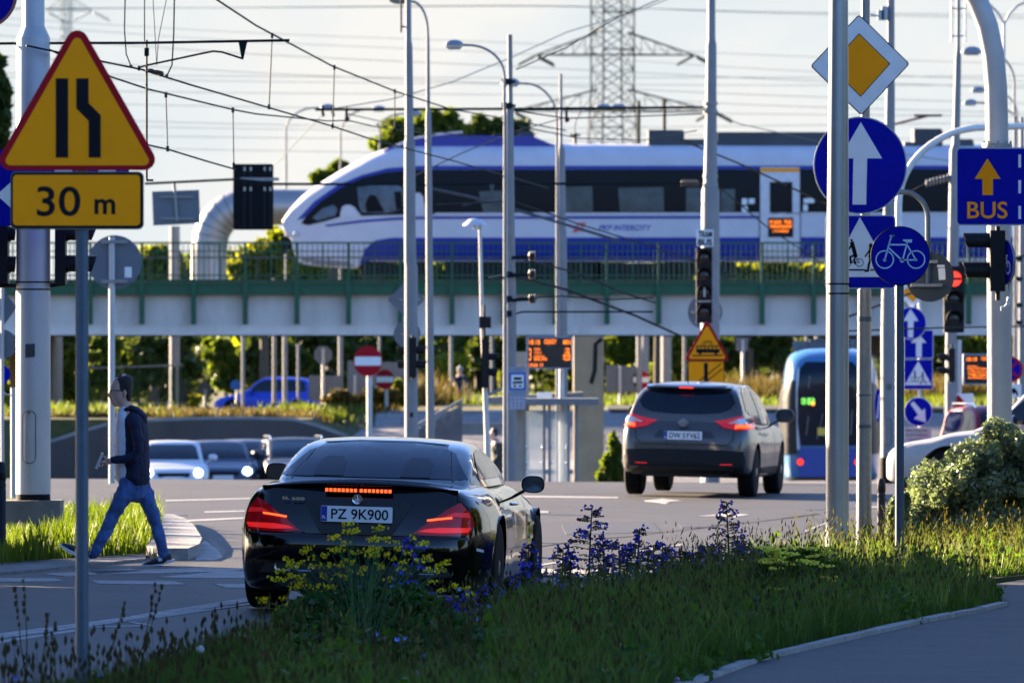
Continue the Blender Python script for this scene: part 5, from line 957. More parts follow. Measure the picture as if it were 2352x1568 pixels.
# ---------- tram seen from its end
TB = paint('tram_blue', (0.006,0.05,0.27), 0, .3); TLB = paint('tram_light_blue', (0.030,0.14,0.30), 0, .3); TW = paint('tram_white', (0.55,0.58,0.62), 0, .35)
p = W(1905, 0, 96.5); c = Car('tram', 'blue and white tram seen end-on behind the silver poles', 'tram', Vector((p.x, p.y, gz(p.x, p.y)+.30)), R(3.5), 0)
c.body([(-.62,.30,2.5,.80),(-.60,.28,2.72,.90),(-.50,.26,2.95,.99),(-.3,.24,3.12,1.06),(0,.22,3.22,1.12),(.5,.2,3.30,1.165),(1.5,.18,3.32,1.18),(4,.18,3.32,1.18),(8,.18,3.32,1.18),(14,.18,3.32,1.18)], TLB, (), .3, .3, prof=[(0,0),(.5,0),(.84,.0),(.95,.02),(.985,.08),(1.0,.2),(1.0,.5),(.97,.72),(.93,.85),(.84,.95),(.62,.99),(.3,1.0),(0,1.0)], step=.25)
c.decal('end_window', [(-.66,1.05),(-.74,1.6),(-.74,2.3),(-.70,2.85),(-.55,3.02),(.55,3.02),(.70,2.85),(.74,2.3),(.74,1.6),(.66,1.05)], 'rear', mat('tram_glass', (0.004,0.009,0.02), .12, 0, .2, 3, spec=.3), .02, .12)
c.decal('blue_skirt', [(-.72,.30),(.72,.30),(.70,.98),(-.70,.98)], 'rear', TB, .025, .1)
for sg in (-1, 1):
    c.decal('corner_band', [(sg*x, z) for x, z in ((.76,.85),(1.13,.85),(1.165,1.8),(1.15,2.2),(1.05,2.5),(.78,2.6))], 'rear', mat('tram_black', (0.008,0.010,0.014), .3, spec=.3), .06, .05)
    c.decal('white_strake', [(sg*x, z) for x, z in ((.69,.95),(.755,.95),(.80,1.6),(.78,2.4),(.73,2.9),(.70,2.85),(.745,2.3),(.745,1.6))], 'rear', TW, .03, .06)
    c.decal('tail_light', [(sg*.68+.078*math.cos(q), .66+.078*math.sin(q)) for q in [2*PI*i/16 for i in range(16)]], 'rear', REDLIT, .04, .1)
    c.decal('side_lamp', [(sg*.38+.05*math.cos(q), 2.05+.06*math.sin(q)) for q in [2*PI*i/12 for i in range(12)]], 'rear', LEDO, .04, .1)
    c.decal('side_glazing', [(.3,1.0),(13.8,1.0),(13.8,2.3),(.3,2.3)], 'right' if sg > 0 else 'left', DARKGLASS, .012, .8)
mb = MB(); mb.text('183', 1, (-.46,-.72,2.10), (1,0,0), (0,0,1), .24, .16, bold=.02); mb.text('0', 1, (-.62,-.72,2.10), (1,0,0), (0,0,1), .06, .16, bold=.02); c.t.part('destination_display', mb, LEDG, local=True)
mb = MB(); mb.box((-.16,-.70,1.38), (.22,.01,.18)); c.t.part('yellow_notice', mb, mat('notice_yellow', (0.6,0.42,0.06), .6), local=True)
mb = MB(); mb.box((-.2,2.5,3.42), (1.4,2.6,.22)); mb.box((.3,6,3.45), (1.2,2,.28)); mb.tube([(-.5,1.2,3.3),(-.5,1.2,3.55),(.5,1.2,3.55),(.5,1.2,3.3)], .03, 6); c.t.part('roof_equipment', mb, mat('tram_roof', (0.10,0.11,0.12), .7), local=True)

for k, (x, z0, z1, sl) in enumerate(((-.55,1.3,1.75,.05),(-.50,2.4,2.7,.04),(-.30,1.2,1.6,.1),(-.22,1.5,1.8,.06),(-.12,1.25,1.55,.02),(-.05,1.3,1.7,.12),(.10,1.4,1.8,.02),(.2,2.4,2.75,.02),(.35,1.2,1.5,.08),(.5,1.3,1.9,.04))):
    c.decal('reflection_streak', [(x,z0),(x+.025,z0),(x+.025+sl,z1),(x+sl,z1)], 'rear', mat('streak_pale', (0.10,0.12,0.13), .4), .035, .3)  # pale streaks painted on for window reflections and hand rails
mb = MB(); mb.tube([(-.05,-.72,1.05),(.0,-.73,1.4),(.25,-.74,1.55)], .015, 5); c.t.part('wiper', mb, BLACK, local=True)
# ================= people =================
def limb(mb, pts, s, D, n=14, caps=True):
    """tube through picture points: (px, py, depth offset m, half width px, half depth m)"""
    C = [W(p[0], p[1], s)+Vector((0, p[2]+D, 0)) for p in pts]; rg = []; k = len(C)
    for i in range(k):
        t = (C[min(i+1,k-1)]-C[max(i-1,0)]); t.y = 0; t.normalize(); u = Vector((-t.z, 0, t.x)); 
        rg.append([C[i]+u*(pts[i][3]/s*math.cos(q))+Vector((0,1,0))*(pts[i][4]*math.sin(q)) for q in [2*PI*j/n for j in range(n)]])
    if caps:
        for end, nb in ((0, 1), (k-1, k-2)):
            t = (C[end]-C[nb]).normalized(); r = min(pts[end][3]/s, pts[end][4]); ex = [[C[end]+(p-C[end])*a+t*r*b for p in rg[0 if end == 0 else -1]] for a, b in ((.8,.5),(.35,.85))]
            rg = (ex[::-1]+rg) if end == 0 else (rg+ex)
    mb.rings(rg); return mb
def remesh(o, vox, smooth=2):
    m = o.modifiers.new('remesh', 'REMESH'); m.mode = 'VOXEL'; m.voxel_size = vox; m.use_smooth_shade = True
    if smooth: q = o.modifiers.new('smooth', 'SMOOTH'); q.iterations = smooth; q.factor = .5
def folds(o, k, size):
    tx = bpy.data.textures.new('cloth_folds', 'CLOUDS'); tx.noise_scale = size; tx.noise_depth = 2; m = o.modifiers.new('folds', 'DISPLACE'); m.texture = tx; m.strength = k; m.mid_level = .5
SKIN = mat('skin', (0.62,0.37,0.28), .6, 0, .08, 20); HAIRM = mat('dark_hair', (0.012,0.010,0.009), .6, 0, .4, 90, bump=.6, bscale=250)
DENIM = mat('denim', (0.050,0.115,0.30), .85, 0, .45, 9, bump=.5, bscale=90); NAVY = mat('navy_cloth', (0.007,0.012,0.040), .9, 0, .3, 12, bump=.5, bscale=60); TEE = mat('white_cotton', (0.74,0.72,0.78), .85, 0, .06, 15, bump=.3, bscale=50)
SHOE = mat('shoe_black', (0.010,0.011,0.016), .6, 0, .2, 20); SOLE = mat('shoe_sole', (0.55,0.57,0.62), .6, 0, .08, 20)
s = 259.5; D = 0.0; b = W(300, 1290, s); b.z = gz(b.x, b.y)
man = T('person', 'man in navy hooded jacket, white shirt and jeans striding left across the road', 'person', b)
mb = MB()
# head: skull, face wedge, nose, chin, ear, neck; torso core; arms with hands; legs (all one fused surface)
limb(mb, [(283,868,0,12,.050),(281,875,0,20,.068),(279,888,0,24.5,.076),(278,900,0,25,.077),(279,911,0,22,.070),(282,918,0,17,.06)], s, D, 20)
limb(mb, [(262,888,0,8,.05),(260,900,0,9,.056),(262,912,0,11,.052),(265,922,0,11.5,.044),(268,926,0,9,.034)], s, D, 16)
limb(mb, [(254,899,0,2.2,.008),(251.5,905,0,3.0,.012),(250.8,909,0,3.3,.016),(254,912,0,3,.014)], s, D, 10)
limb(mb, [(255.5,915.5,0,2.2,.020),(255,917.5,0,1.8,.021)], s, D, 8); limb(mb, [(256,920.5,0,2.0,.018),(257,922.5,0,2,.017)], s, D, 8); limb(mb, [(259,926,0,3.6,.020),(262,929,0,4,.02)], s, D, 10)
limb(mb, [(256,893,0,3,.045),(257,897,0,2.6,.04)], s, D, 10)
for sg in (-1, 1): limb(mb, [(287,897,sg*.079,3.4,.010),(289,903,sg*.081,4.2,.012),(287,910,sg*.078,2.6,.009)], s, D, 10)
limb(mb, [(285,912,0,14,.052),(286,925,0,13.5,.052),(289,938,0,15,.055),(295,950,0,18,.08)], s, D, 16)
limb(mb, [(298,955,0,20,.14),(302,1000,0,26,.14),(306,1060,0,24,.13),(308,1110,0,24,.14)], s, D, 16)
# near arm (towards the camera) holding the phone, far arm hanging behind the body
NA = [(311,968,-.20,11,.045),(318,1000,-.235,10.5,.043),(321,1030,-.24,9.5,.04),(312,1046,-.235,8.5,.036),(285,1053,-.22,7.5,.032),(258,1057,-.20,6,.025)]
limb(mb, NA, s, D, 12); limb(mb, [(260,1056,-.2,6,.024),(250,1059,-.2,7.5,.016),(243,1061,-.2,7,.014)], s, D, 12)
for (dy, L_) in ((-.034,.9),(-.012,1.0),(.010,.95),(.032,.8)):
    limb(mb, [(246,1060,-.2+dy,2.6,.009),(240-5*L_,1059,-.2+dy,2.4,.0085),(235-5*L_,1064,-.2+dy*.9,2.2,.008),(234-3*L_,1070,-.2+dy*.8,2.0,.0075)], s, D, 8)
limb(mb, [(252,1055,-.23,2.8,.010),(246,1049,-.235,2.6,.0095),(240,1046,-.225,2.2,.009)], s, D, 8)
limb(mb, [(300,968,.20,11,.045),(298,1010,.22,10,.04),(288,1040,.21,8.5,.036),(268,1056,.17,7,.03),(250,1060,.10,6,.026)], s, D, 12)
limb(mb, [(250,1060,.10,6.5,.02),(243,1063,.06,6,.018)], s, D, 10)
for dy in (.02,.04,.06,.08): limb(mb, [(243,1062,dy,2.4,.0085),(236,1066,dy-.01,2.2,.008),(233,1071,dy-.015,2,.0075)], s, D, 8)
# legs
limb(mb, [(303,1100,-.09,20,.075),(285,1135,-.09,17,.07),(262,1175,-.09,12,.055),(240,1225,-.09,9.5,.045),(216,1268,-.09,7,.036)], s, D, 12)
limb(mb, [(316,1100,.09,20,.075),(334,1140,.09,16,.07),(350,1185,.09,12,.055),(363,1230,.09,9.5,.045),(376,1278,.09,7,.036)], s, D, 12)
limb(mb, [(208,1272,-.09,8,.035),(165,1262,-.09,6,.035)], s, D, 10); limb(mb, [(384,1286,.09,8,.035),(340,1296,.09,5,.035)], s, D, 10)
o = man.part('body', mb, SKIN); remesh(o, .0065, 1)
mb = MB(); limb(mb, [(279,864.5,0,9,.04),(280.5,867,0,17,.06),(282,872,0,22,.073),(285,879,0,22,.080),(288.5,888,0,18.5,.082),(292,898,0,14,.080),(294.5,908,0,9.5,.070),(295,918,0,6,.052)], s, D, 18)
limb(mb, [(265,875.5,0,3.5,.045),(270,872,0,5,.055),(277,870,0,6,.06)], s, D, 12); limb(mb, [(279,884,-.066,5,.015),(281,897,-.07,4,.013)], s, D, 8); limb(mb, [(279,884,.066,5,.015),(281,897,.07,4,.013)], s, D, 8)
o = man.part('hair', mb, HAIRM); remesh(o, .007, 1)
mb = MB(); 
for sg in (-1, 1): mb.tube([W(256,896,s,sg*.07), W(272,896,s,sg*.082), W(288,897,s,sg*.085)], .0035, 6); mb.tube([W(255.5,894,s,sg*.02), W(255.5,894,s,sg*.066), W(256,900,s,sg*.066), W(254,902,s,sg*.04), W(254.5,899,s,sg*.02), W(255.5,894,s,sg*.02)], .0032, 6)
mb.tube([W(254,896,s,-.02), W(253.5,896,s,.02)], .003, 6); man.part('glasses', mb, mat('glasses_frame', (0.01,0.015,0.03), .3))
mb = MB(); limb(mb, [(287,938,0,14,.065),(287,946,0,20,.11),(290,965,0,25,.15),(291,1000,0,30,.155),(291,1050,0,30,.15),(291,1085,0,28,.15),(294,1097,0,27,.15)], s, D, 18); o = man.part('shirt', mb, TEE); remesh(o, .010, 2); folds(o, .007, .06)
mb = MB(); limb(mb, [(300,938,0,9,.07),(302,946,0,19,.13),(305,958,0,25,.185),(308,980,0,30,.205),(310,1010,0,32,.20),(311,1050,0,33,.195),(312,1080,0,33,.20),(312,1098,0,33,.20)], s, D, 18)
limb(mb, [(311,962,-.19,13.5,.055),(319,1000,-.235,12.5,.054),(322,1030,-.245,12,.05),(312,1047,-.24,11.5,.047),(285,1054,-.22,10,.042),(262,1056,-.205,8.6,.036)], s, D, 14)
limb(mb, [(302,962,.19,13.5,.055),(299,1010,.225,12.5,.05),(288,1042,.215,11,.046),(266,1057,.17,9,.04)], s, D, 14)
o = man.part('jacket', mb, NAVY, ang=60); remesh(o, .009, 2); folds(o, .022, .07)
mb = MB(); limb(mb, [(300,936,0,7,.10),(309,940,0,9,.12),(320,948,0,10,.115),(330,958,0,9,.09),(334,970,0,5,.06)], s, D, 14); limb(mb, [(290,940,-.09,5,.03),(303,936,-.10,6,.03),(318,944,-.09,7,.03)], s, D, 10); limb(mb, [(290,940,.09,5,.03),(303,936,.10,6,.03),(318,944,.09,7,.03)], s, D, 10); o = man.part('hood', mb, NAVY); remesh(o, .009, 2)
mb = MB(); limb(mb, [(308,1092,0,29,.16),(309,1112,0,31,.165),(308,1128,0,29,.15)], s, D, 16)
limb(mb, [(300,1105,-.085,24,.092),(287,1135,-.09,22,.088),(273,1160,-.095,18.5,.08),(259,1187,-.095,15.5,.068),(243,1222,-.095,14,.062),(228,1250,-.09,12.5,.056),(216,1272,-.09,11.5,.054)], s, D, 14)
limb(mb, [(318,1105,.085,24,.092),(332,1135,.09,21,.088),(344,1165,.09,17.5,.08),(352,1190,.09,15.5,.068),(362,1225,.09,14.5,.062),(370,1252,.09,13,.056),(375,1274,.09,12.5,.054)], s, D, 14)
o = man.part('jeans', mb, DENIM); remesh(o, .009, 2); folds(o, .030, .07)
def shoe(pts_up, pts_sole, dy):
    mb = MB(); limb(mb, pts_up, s, D, 14); o = man.part('shoe', mb, SHOE); remesh(o, .007, 1)
    m2 = MB(); P = [((x-CX)/s, CH+(HY-y)/s) for x, y in pts_sole]; m2.prism(P, F/s+dy-.043, F/s+dy+.043); man.part('sole', m2, SOLE, o)
    return o
sh = shoe([(386,1279,.09,9,.036),(378,1284,.09,11.5,.04),(360,1289,.09,9.5,.042),(342,1294,.09,6.5,.042),(330,1297,.09,4.5,.036)], [(323,1296),(327,1301),(360,1300.5),(388,1293),(400,1289),(400,1284),(394,1285),(372,1294),(345,1297)], .09)
mb = MB(); mb.pp([(362,1281),(371,1280),(372,1288),(363,1289)], s, -.09+.052, .006)
for k in range(4): mb.tube([W(350+5*k,1291-4.2*k,s,.055), W(353+5*k,1287-4.2*k,s,.12)], .004, 5)
man.part('laces', mb, SOLE, sh)
sh = shoe([(206,1274,-.09,10,.038),(196,1270,-.09,11,.04),(178,1263,-.09,9,.042),(160,1255,-.09,7,.042),(147,1250,-.09,4.5,.034)], [(139,1247),(138,1251),(160,1268),(190,1282),(206,1286),(209,1280),(196,1276),(165,1262)], -.09)
mb = MB(); mb.box(W(231,1057,s,-.2), (.02,.085,.15), M=Matrix.Rotation(R(22), 3, 'Y')); ph = single('phone', mb, mat('phone_case', (0.42,0.44,0.46), .25, .3), 'dark phone with a pale edge held in the walking man hand', 'phone', base=W(236,1055,s,-.2))
# --- pedestrian with backpack
s = 99; b = W(1148, 0, s); b.z = gz(b.x, b.y)
ped = T('person', 'pedestrian with dark jacket and jeans wearing a backpack near the shelter', 'person', b); mb = MB(); H0 = 985
limb(mb, [(1133,987,0,5,.05),(1133,993,0,8.5,.075),(1132,1001,0,9,.075),(1132,1008,0,7,.06)], s, 0, 14); limb(mb, [(1135,1006,0,5.5,.05),(1138,1016,0,6.5,.06)], s, 0, 10); limb(mb, [(1140,1018,0,11,.17),(1144,1045,0,13,.17),(1143,1075,0,12,.16)], s, 0, 14)
limb(mb, [(1141,1022,-.2,5,.05),(1144,1046,-.22,4.5,.045),(1134,1062,-.2,3.5,.035),(1129,1064,-.2,3.5,.03)], s, 0, 10); limb(mb, [(1141,1022,.2,5,.05),(1140,1046,.22,4.5,.045),(1132,1062,.2,3.5,.035)], s, 0, 10)
for dy in (-.09, .09): limb(mb, [(1143,1075,dy,7,.08),(1142 if dy < 0 else 1148,1115,dy,6,.065),(1140 if dy < 0 else 1152,1155,dy,4.5,.045)], s, 0, 10)
o = ped.part('body', mb, SKIN); remesh(o, .012, 1)
mb = MB(); limb(mb, [(1135,985,0,5,.05),(1136,989,0,8.5,.08),(1138,998,0,5.5,.076)], s, 0, 12); ped.part('hair', mb, HAIRM)
mb = MB(); limb(mb, [(1139,1013,0,8,.1),(1141,1022,0,13,.2),(1144,1045,0,15,.2),(1144,1078,0,14.5,.2)], s, 0, 14); limb(mb, [(1141,1020,-.2,6.5,.065),(1145,1046,-.23,6,.06),(1134,1061,-.21,5,.05)], s, 0, 10); limb(mb, [(1141,1020,.2,6.5,.065),(1140,1046,.23,6,.06),(1133,1061,.21,5,.05)], s, 0, 10); o = ped.part('jacket', mb, mat('olive_cloth', (0.03,0.04,0.035), .85, 0, .2, 10)); remesh(o, .014, 1)
mb = MB()
for dy in (-.09, .09): limb(mb, [(1143,1073,dy*.9,9,.10),(1142 if dy < 0 else 1148,1115,dy,7.5,.08),(1140 if dy < 0 else 1152,1156,dy,6,.06)], s, 0, 10)
o = ped.part('jeans', mb, DENIM); remesh(o, .014, 1)
mb = MB()
for dx, dy in ((0, -.09), (12, .09)): limb(mb, [(1143+dx,1161,dy,4,.045),(1130+dx,1164,dy,3,.045)], s, 0, 10)
ped.part('shoes', mb, SHOE)
mb = MB(); limb(mb, [(1160,1016,0,5,.10),(1163,1024,0,9,.15),(1166,1042,0,10.5,.16),(1165,1060,0,8.5,.15)], s, 0, 14); mb.tube([W(1158,1020,s,-.12), W(1140,1016,s,-.15), W(1131,1030,s,-.18), W(1140,1055,s,-.2), W(1160,1058,s,-.13)], .018, 6); bpk = mb; single('backpack', bpk, mat('backpack_black', (0.012,0.013,0.018), .7), 'black backpack on the back of the pedestrian by the shelter', 'backpack', base=W(1164,1040,s))
# --- far cyclist
s = 58; b = W(1060, 935, s); bz = CH+(HY-932)/s; t = T('bicycle', 'far bicycle ridden towards the road by the cyclist in black', 'bicycle', (b.x, b.y, bz)); 
mb = MB()
for x, dy in ((1058, -.45), (1062, .55)): mb.lathe((W(x,0,s).x, b.y+dy, bz+.34), [(.31,-.02),(.34,-.02),(.34,.02),(.31,.02),(.31,-.02)], 24, 'x')
t.part('wheels', mb, RUBBER); mb = MB(); X0 = b.x
mb.tube([(X0,b.y-.45,bz+.34),(X0,b.y-.35,bz+.95),(X0-.25,b.y-.35,bz+1.0)], .018, 6); mb.tube([(X0,b.y-.35,bz+1.0),(X0+.25,b.y-.35,bz+1.0)], .018, 6); mb.tube([(X0,b.y-.35,bz+.8),(X0,b.y+.1,bz+.3),(X0,b.y+.55,bz+.34),(X0,b.y+.25,bz+.9)], .018, 6); mb.box((X0,b.y+.25,bz+.93), (.14,.26,.06)); t.part('frame', mb, GREYPOLE)
cy = T('person', 'cyclist in black top and shorts riding up the far path', 'person', (b.x, b.y, bz)); mb = MB()
limb(mb, [(1057,844,-.15,4,.08),(1056,850,-.15,6,.09),(1056,856,-.15,5,.08),(1057,862,-.1,4,.06)], s, 0, 12); limb(mb, [(1058,864,-.05,10,.12),(1058,880,.1,9,.12),(1059,893,.2,9,.13)], s, 0, 12)
for sg in (-1, 1): limb(mb, [(1058+sg*9,866,-.05,3,.05),(1058+sg*14,880,-.2,2.6,.045),(1058+sg*14,888,-.38,2,.04)], s, 0, 8); limb(mb, [(1059+sg*5,892,.2,5,.09),(1059+sg*6,905,-.15,4.5,.08),(1059+sg*4.5,922 if sg > 0 else 928,.1,3,.055)], s, 0, 8)
o = cy.part('body', mb, SKIN); remesh(o, .02, 1)
mb = MB(); limb(mb, [(1057,862,-.06,5,.08),(1058,866,-.05,12,.16),(1058,880,.1,11,.16),(1059,890,.2,10,.16)], s, 0, 12)
for sg in (-1, 1): limb(mb, [(1058+sg*9,866,-.05,4.5,.08),(1058+sg*13,876,-.15,4,.07)], s, 0, 8)
o = cy.part('top', mb, NAVY); remesh(o, .025, 1); mb = MB(); limb(mb, [(1056.5,841,-.15,3,.05),(1056.5,845,-.15,6.8,.11),(1057,849,-.15,7,.11)], s, 0, 12); cy.part('helmet', mb, mat('helmet', (0.3,0.28,0.26), .5)); mb = MB()
for sg in (-1, 1): limb(mb, [(1059+sg*4,888,.2,6,.10),(1059+sg*6,902,-.1,5.6,.095)], s, 0, 8)
cy.part('shorts', mb, NAVY)
# ================= poles, lamps, signals and signs across the junction =================
def gbase(px, s): p = W(px, 0, s); return Vector((p.x, p.y, gz(p.x, p.y)))
def pole_thing(name, label, cat, px, prof, s, m=MAST, grp=None, xs=None, n=24):
    b = gbase(px, s); t = T(name, label, cat, b, grp); yb = HY+(CH-b.z)*s+6; pr = list(prof)+[(yb, prof[-1][1])]; xx = (list(xs)+[xs[-1]]) if xs else px
    mb = MB(); mb.ppole(xx, pr, s, n); t.part('shaft', mb, m); return t
# pole A
sA = 140
t = pole_thing('tram_mast', 'tapered grey mast with stepped collars carrying side signals above the black car roof', 'mast', 944, [(-200,6.5),(95,7),(99,8),(110,8.5),(318,10),(332,12.5),(600,13.5),(612,15)], sA, xs=[937.5,938,938.5,939,940.5,941,942,944.5])
mb = MB(); mb.tube([W(921,-60,sA), W(921.5,75,sA)], .016, 8); mb.tube([W(921,62,sA), W(936,62,sA)], .014, 8); t.part('side_tube', mb, WIRE)
mb = MB(); mb.pp([(941,948),(949,946),(949,957),(942,958)], sA, .11, .02); t.part('box', mb, BLACK)
# pole B: lamp post arching left
sB = 138
b = gbase(989, sB); t = T('street_lamp', 'slim lamp post arching left over the stepped mast', 'street lamp', b)
mb = MB(); P = [W(940,4,sB)]+[W(x, y, sB) for x, y in arc((946,4),(982.5,75),0,10)]+[W(983,90,sB), W(983.5,250,sB)]; mb.tube(P, [.022]*12+[.026, .034], 14); mb.tube([W(983.5,250,sB), W(984,262,sB), W(989,1000,sB), Vector((W(989,0,sB).x, F/sB, b.z-.1))], [.034,.05,.068,.07], 16); t.part('post', mb, MAST)
mb = MB(); c = W(918, -2, sB); mb.sphere(c, .2, 16, 8, (1, .55, .45)); t.part('lamp_head', mb, mat('lamp_grey', (0.22,0.25,0.28), .4, .3))
def lamp(name, label, hx0, hx1, hy, ax, ay, px, top, s, widths, group='curved street lamps', stem=True, dy=0.0, mt=MAST):
    """lamp head between hx0..hx1 at hy, arm curving down to ax at ay, then the post to the ground at px"""
    b = gbase(px, s); t = T(name, label, 'street lamp', b, group); sg = 1 if ax > hx1 else -1; e0 = hx1-3 if sg > 0 else hx0+3
    mb = MB(); A = [(e0, hy)]+arc((e0+sg*12, hy),(ax, ay),0,12); mb.tube([W(x, y, s, dy) for x, y in A], widths[0]/s, 10)
    if stem: mb.tube([W(ax, ay, s, dy), W(ax, ay+60, s, dy), W(px, ay+90, s, dy), Vector((W(px,0,s).x, F/s+dy, b.z-.1))], [widths[0]/s, widths[0]*1.1/s, widths[1]/s, widths[2]/s], 16)
    t.part('post', mb, mt)
    mb = MB(); c = W((hx0+hx1)/2, hy+1, s, dy); rx = (hx1-hx0)/2/s; n = 18; prof = [(1,0),(.96,.12),(.85,.35),(.62,.55),(.32,.66),(0,.70)]
    V = []; 
    rg = [[c+Vector((rx*r*math.cos(2*PI*i/n), rx*.62*r*math.sin(2*PI*i/n), rx*h*.85)) for i in range(n)] for r, h in prof[:-1]]; mb.rings(rg); lh = t.part('lamp_head', mb, mat('lamp_grey', (0.22,0.25,0.28), .4, .3))
    mb = MB(); mb.rings([[c+Vector((rx*.9*math.cos(2*PI*i/n), rx*.55*math.sin(2*PI*i/n), -.01)) for i in range(n)], [c+Vector((rx*.6*math.cos(2*PI*i/n), rx*.35*math.sin(2*PI*i/n), -.06)) for i in range(n)]]); t.part('diffuser', mb, mat('lamp_diffuser', (0.4,0.42,0.42), .3), lh); return t
sC = 146
lamp('street_lamp', 'curved lamp with a domed head beside the bus stop mast', 1019, 1066, 104, 1158.5, 175, 1160, 80, sC+2, (3.0, 4.0, 5.0))
t = pole_thing('tram_mast', 'grey mast with a flat top carrying the bus stop board and tram span brackets', 'mast', 1173, [(80,5.6),(240,6),(246,9),(390,9.5),(600,11),(700,12)], sC, xs=[1171,1172,1170.5,1171,1172.5,1174])
mb = MB()
for y in (188, 243, 630, 686, 720): mb.box(W(1164,y,sC,-.05), (.16,.10,.09)); mb.ppole(1172,[(y-3,12.5),(y+3,12.5)],sC,16)
t.part('bracket', mb, WIRE)
# bus stop board
s = 149; t = T('bus_stop_sign', 'blue bus stop board with a bus symbol and timetable grid', 'sign', W(1188,890,s))
p = panel(t, rrect(1166,842,1208,941,3), s, mat('board_grey', (0.22,0.26,0.33), .5), -.1, .04); polys(t, 'blue_field', [[(1176-6,856),(1208,855),(1208,895),(1170,895)]], s, mat('stop_blue', (0.01,0.10,0.42), .45), -.094, .008, p); polys(t, 'white_field', [rrect(1174,860,1203,891,2)], s, WHITE, -.091, .008, p)
polys(t, 'bus_symbol', [rrect(1180,866,1198,872,2),[(1178,876),(1200,875),(1200,880),(1178,881)],[(1180,884),(1186,884),(1186,888),(1180,888)],[(1192,884),(1198,884),(1198,888),(1192,888)]], s, INK, -.088, .008, p)
polys(t, 'timetable', [[(x,y),(x+5,y),(x+5,y+4),(x,y+4)] for x in (1172,1181,1190,1199) for y in (911,919,927,934)], s, mat('timetable_pink', (0.55,0.42,0.44), .6), -.094, .008, p)
# lamp + pole D
sD = 112
lamp('street_lamp', 'second curved lamp over the train roof left of the pylon', 1150, 1196, 192, 1279, 275, 1280, 170, sD+4, (2.6,3.4,3.8))
t = pole_thing('tram_mast', 'sunlit mast with a flat top standing behind the departure board', 'mast', 1291, [(170,3.4),(330,3.8),(345,8),(520,9.5),(532,10.5),(780,12),(900,12)], sD, xs=[1288,1288.5,1289.5,1290,1291,1292,1292])
# mushroom park lamp with black signals
s = 136; b = gbase(1113, s); t = T('park_lamp', 'thin grey lamp post with a flat mushroom head behind black signals', 'street lamp', b)
mb = MB(); mb.tube([W(1102,512,s), W(1108,760,s), W(1119,1000,s), Vector((W(1121,0,s).x, F/s, b.z))], [.028,.034,.05,.055], 14); t.part('post', mb, STEEL)
mb = MB(); mb.lathe(W(1090,518,s), [(.205,0),(.20,.012),(.15,.06),(.10,.105),(0,.12)], 24); mb.lathe(W(1090,510,s), [(.03,-.12),(.03,0)], 10); t.part('lamp_head', mb, mat('lamp_white', (0.5,0.53,0.56), .35))
side_signal('traffic_signal', 'black signal halfway up the mushroom lamp, facing sideways', 1106, 16, 778, 890, [(811,829),(845,866)], 1120, 1145, s, -.12, ((1112,780),(1112,700)))
side_signal('traffic_signal', 'small black signal box above another on the mushroom lamp', 1101, 27, 727, 753, [], 0, 0, s, -.12, ((1112,740),(1112,780)))
side_signal('traffic_signal', 'black signal with visors to the right on the stepped mast', 940, 17, 775, 866, [(795,814),(828,847)], 957, 981, sA, -.22, ((948,770),(948,870)))
side_signal('traffic_signal', 'black visors showing on the far side of the stepped mast', 930, 12, 780, 860, [(795,812),(828,848)], 930, 911, sA, .18, ((935,800),(948,800)))
s = 134; t = T('reversed_sign', 'grey back of a diamond sign on the stepped mast', 'road sign', W(933,688,s)); panel(t, rpoly([(933,645),(976,688),(933,731),(890,688)], 4), s, SIGNBACK, -.02, .02, 'disc'); mb = MB(); mb.box(W(940,688,s,.0), (.4,.04,.04)); t.part('clamp', mb, GALV)
t = T('reversed_sign', 'grey back of a round sign on the stepped mast, under the diamond one', 'road sign', W(935,765,s)); panel(t, circ(935,767,31,32), s, SIGNBACK, -.02, .02, 'disc'); mb = MB(); mb.box(W(940,767,s,.0), (.3,.04,.04)); t.part('clamp', mb, GALV)
# no entry signs
def no_entry(px, py, r, s, label, lean=0):
    b = gbase(px+6, s); t = T('no_entry_sign', label, 'road sign', b, 'no entry signs'); p = panel(t, circ(px, py, r, 40, r*1.03), s, RED); polys(t, 'white_bar', [rrect(px-r*.9, py-r*.30, px+r*.9, py+r*.30, r*.08)], s, WHITE, .006, .008, p)
    mb = MB(); mb.tube([W(px+3, py-r*.5, s, .11), Vector((W(px+4,0,s).x, F/s+.11, b.z-.1))], 5.5/s*r/34+.01, 12); t.part('post', mb, STEEL)
no_entry(845, 829, 33.5, 92, 'larger red no entry sign with a white bar left of the stepped mast'); no_entry(884, 871, 22, 78, 'smaller red no entry sign just beside the larger one'); no_entry(1473, 872, 20, 70, 'red no entry sign peeping out above the grey crossover')
# pole E: big stepped mast with tram signals
sE = 121
t = pole_thing('tram_mast', 'tallest stepped grey mast carrying the TRAM BUS signal and long wire arms', 'mast', 1634, [(-200,8.5),(92,9.2),(104,11.8),(243,12.5),(425,16),(440,20.5),(760,22)], sE, xs=[1634,1634,1634,1633.5,1632,1632,1631], n=28)
mb = MB()
for y in (238, 256, 405, 424): mb.ppole(1632, [(y-3,17),(y+3,17)], sE, 20)
t.part('strap', mb, GALV)
def arm(y0, y1, x0, x1, nm):
    mb = MB(); mb.tube([W(x0, y0, sE), W((x0+x1)/2, (y0+y1)/2+1, sE), W(x1-45, y1, sE)], .026, 10); o = t.part(nm, mb, WIRE); mb = MB(); mb.tube([W(x1-50, y1, sE), W(x1-4, y1, sE)], .02, 8)
    for k in range(6): mb.lathe(W(x1-46+7*k, y1, sE), [(.03,-.012),(.06,-.006),(.06,.006),(.03,.012)], 12, 'x')
    t.part('insulator', mb, mat('insulator', (0.06,0.045,0.04), .4), o)
arm(252, 247, 724, 1620, 'upper_arm'); arm(423, 421, 590, 1612, 'lower_arm')
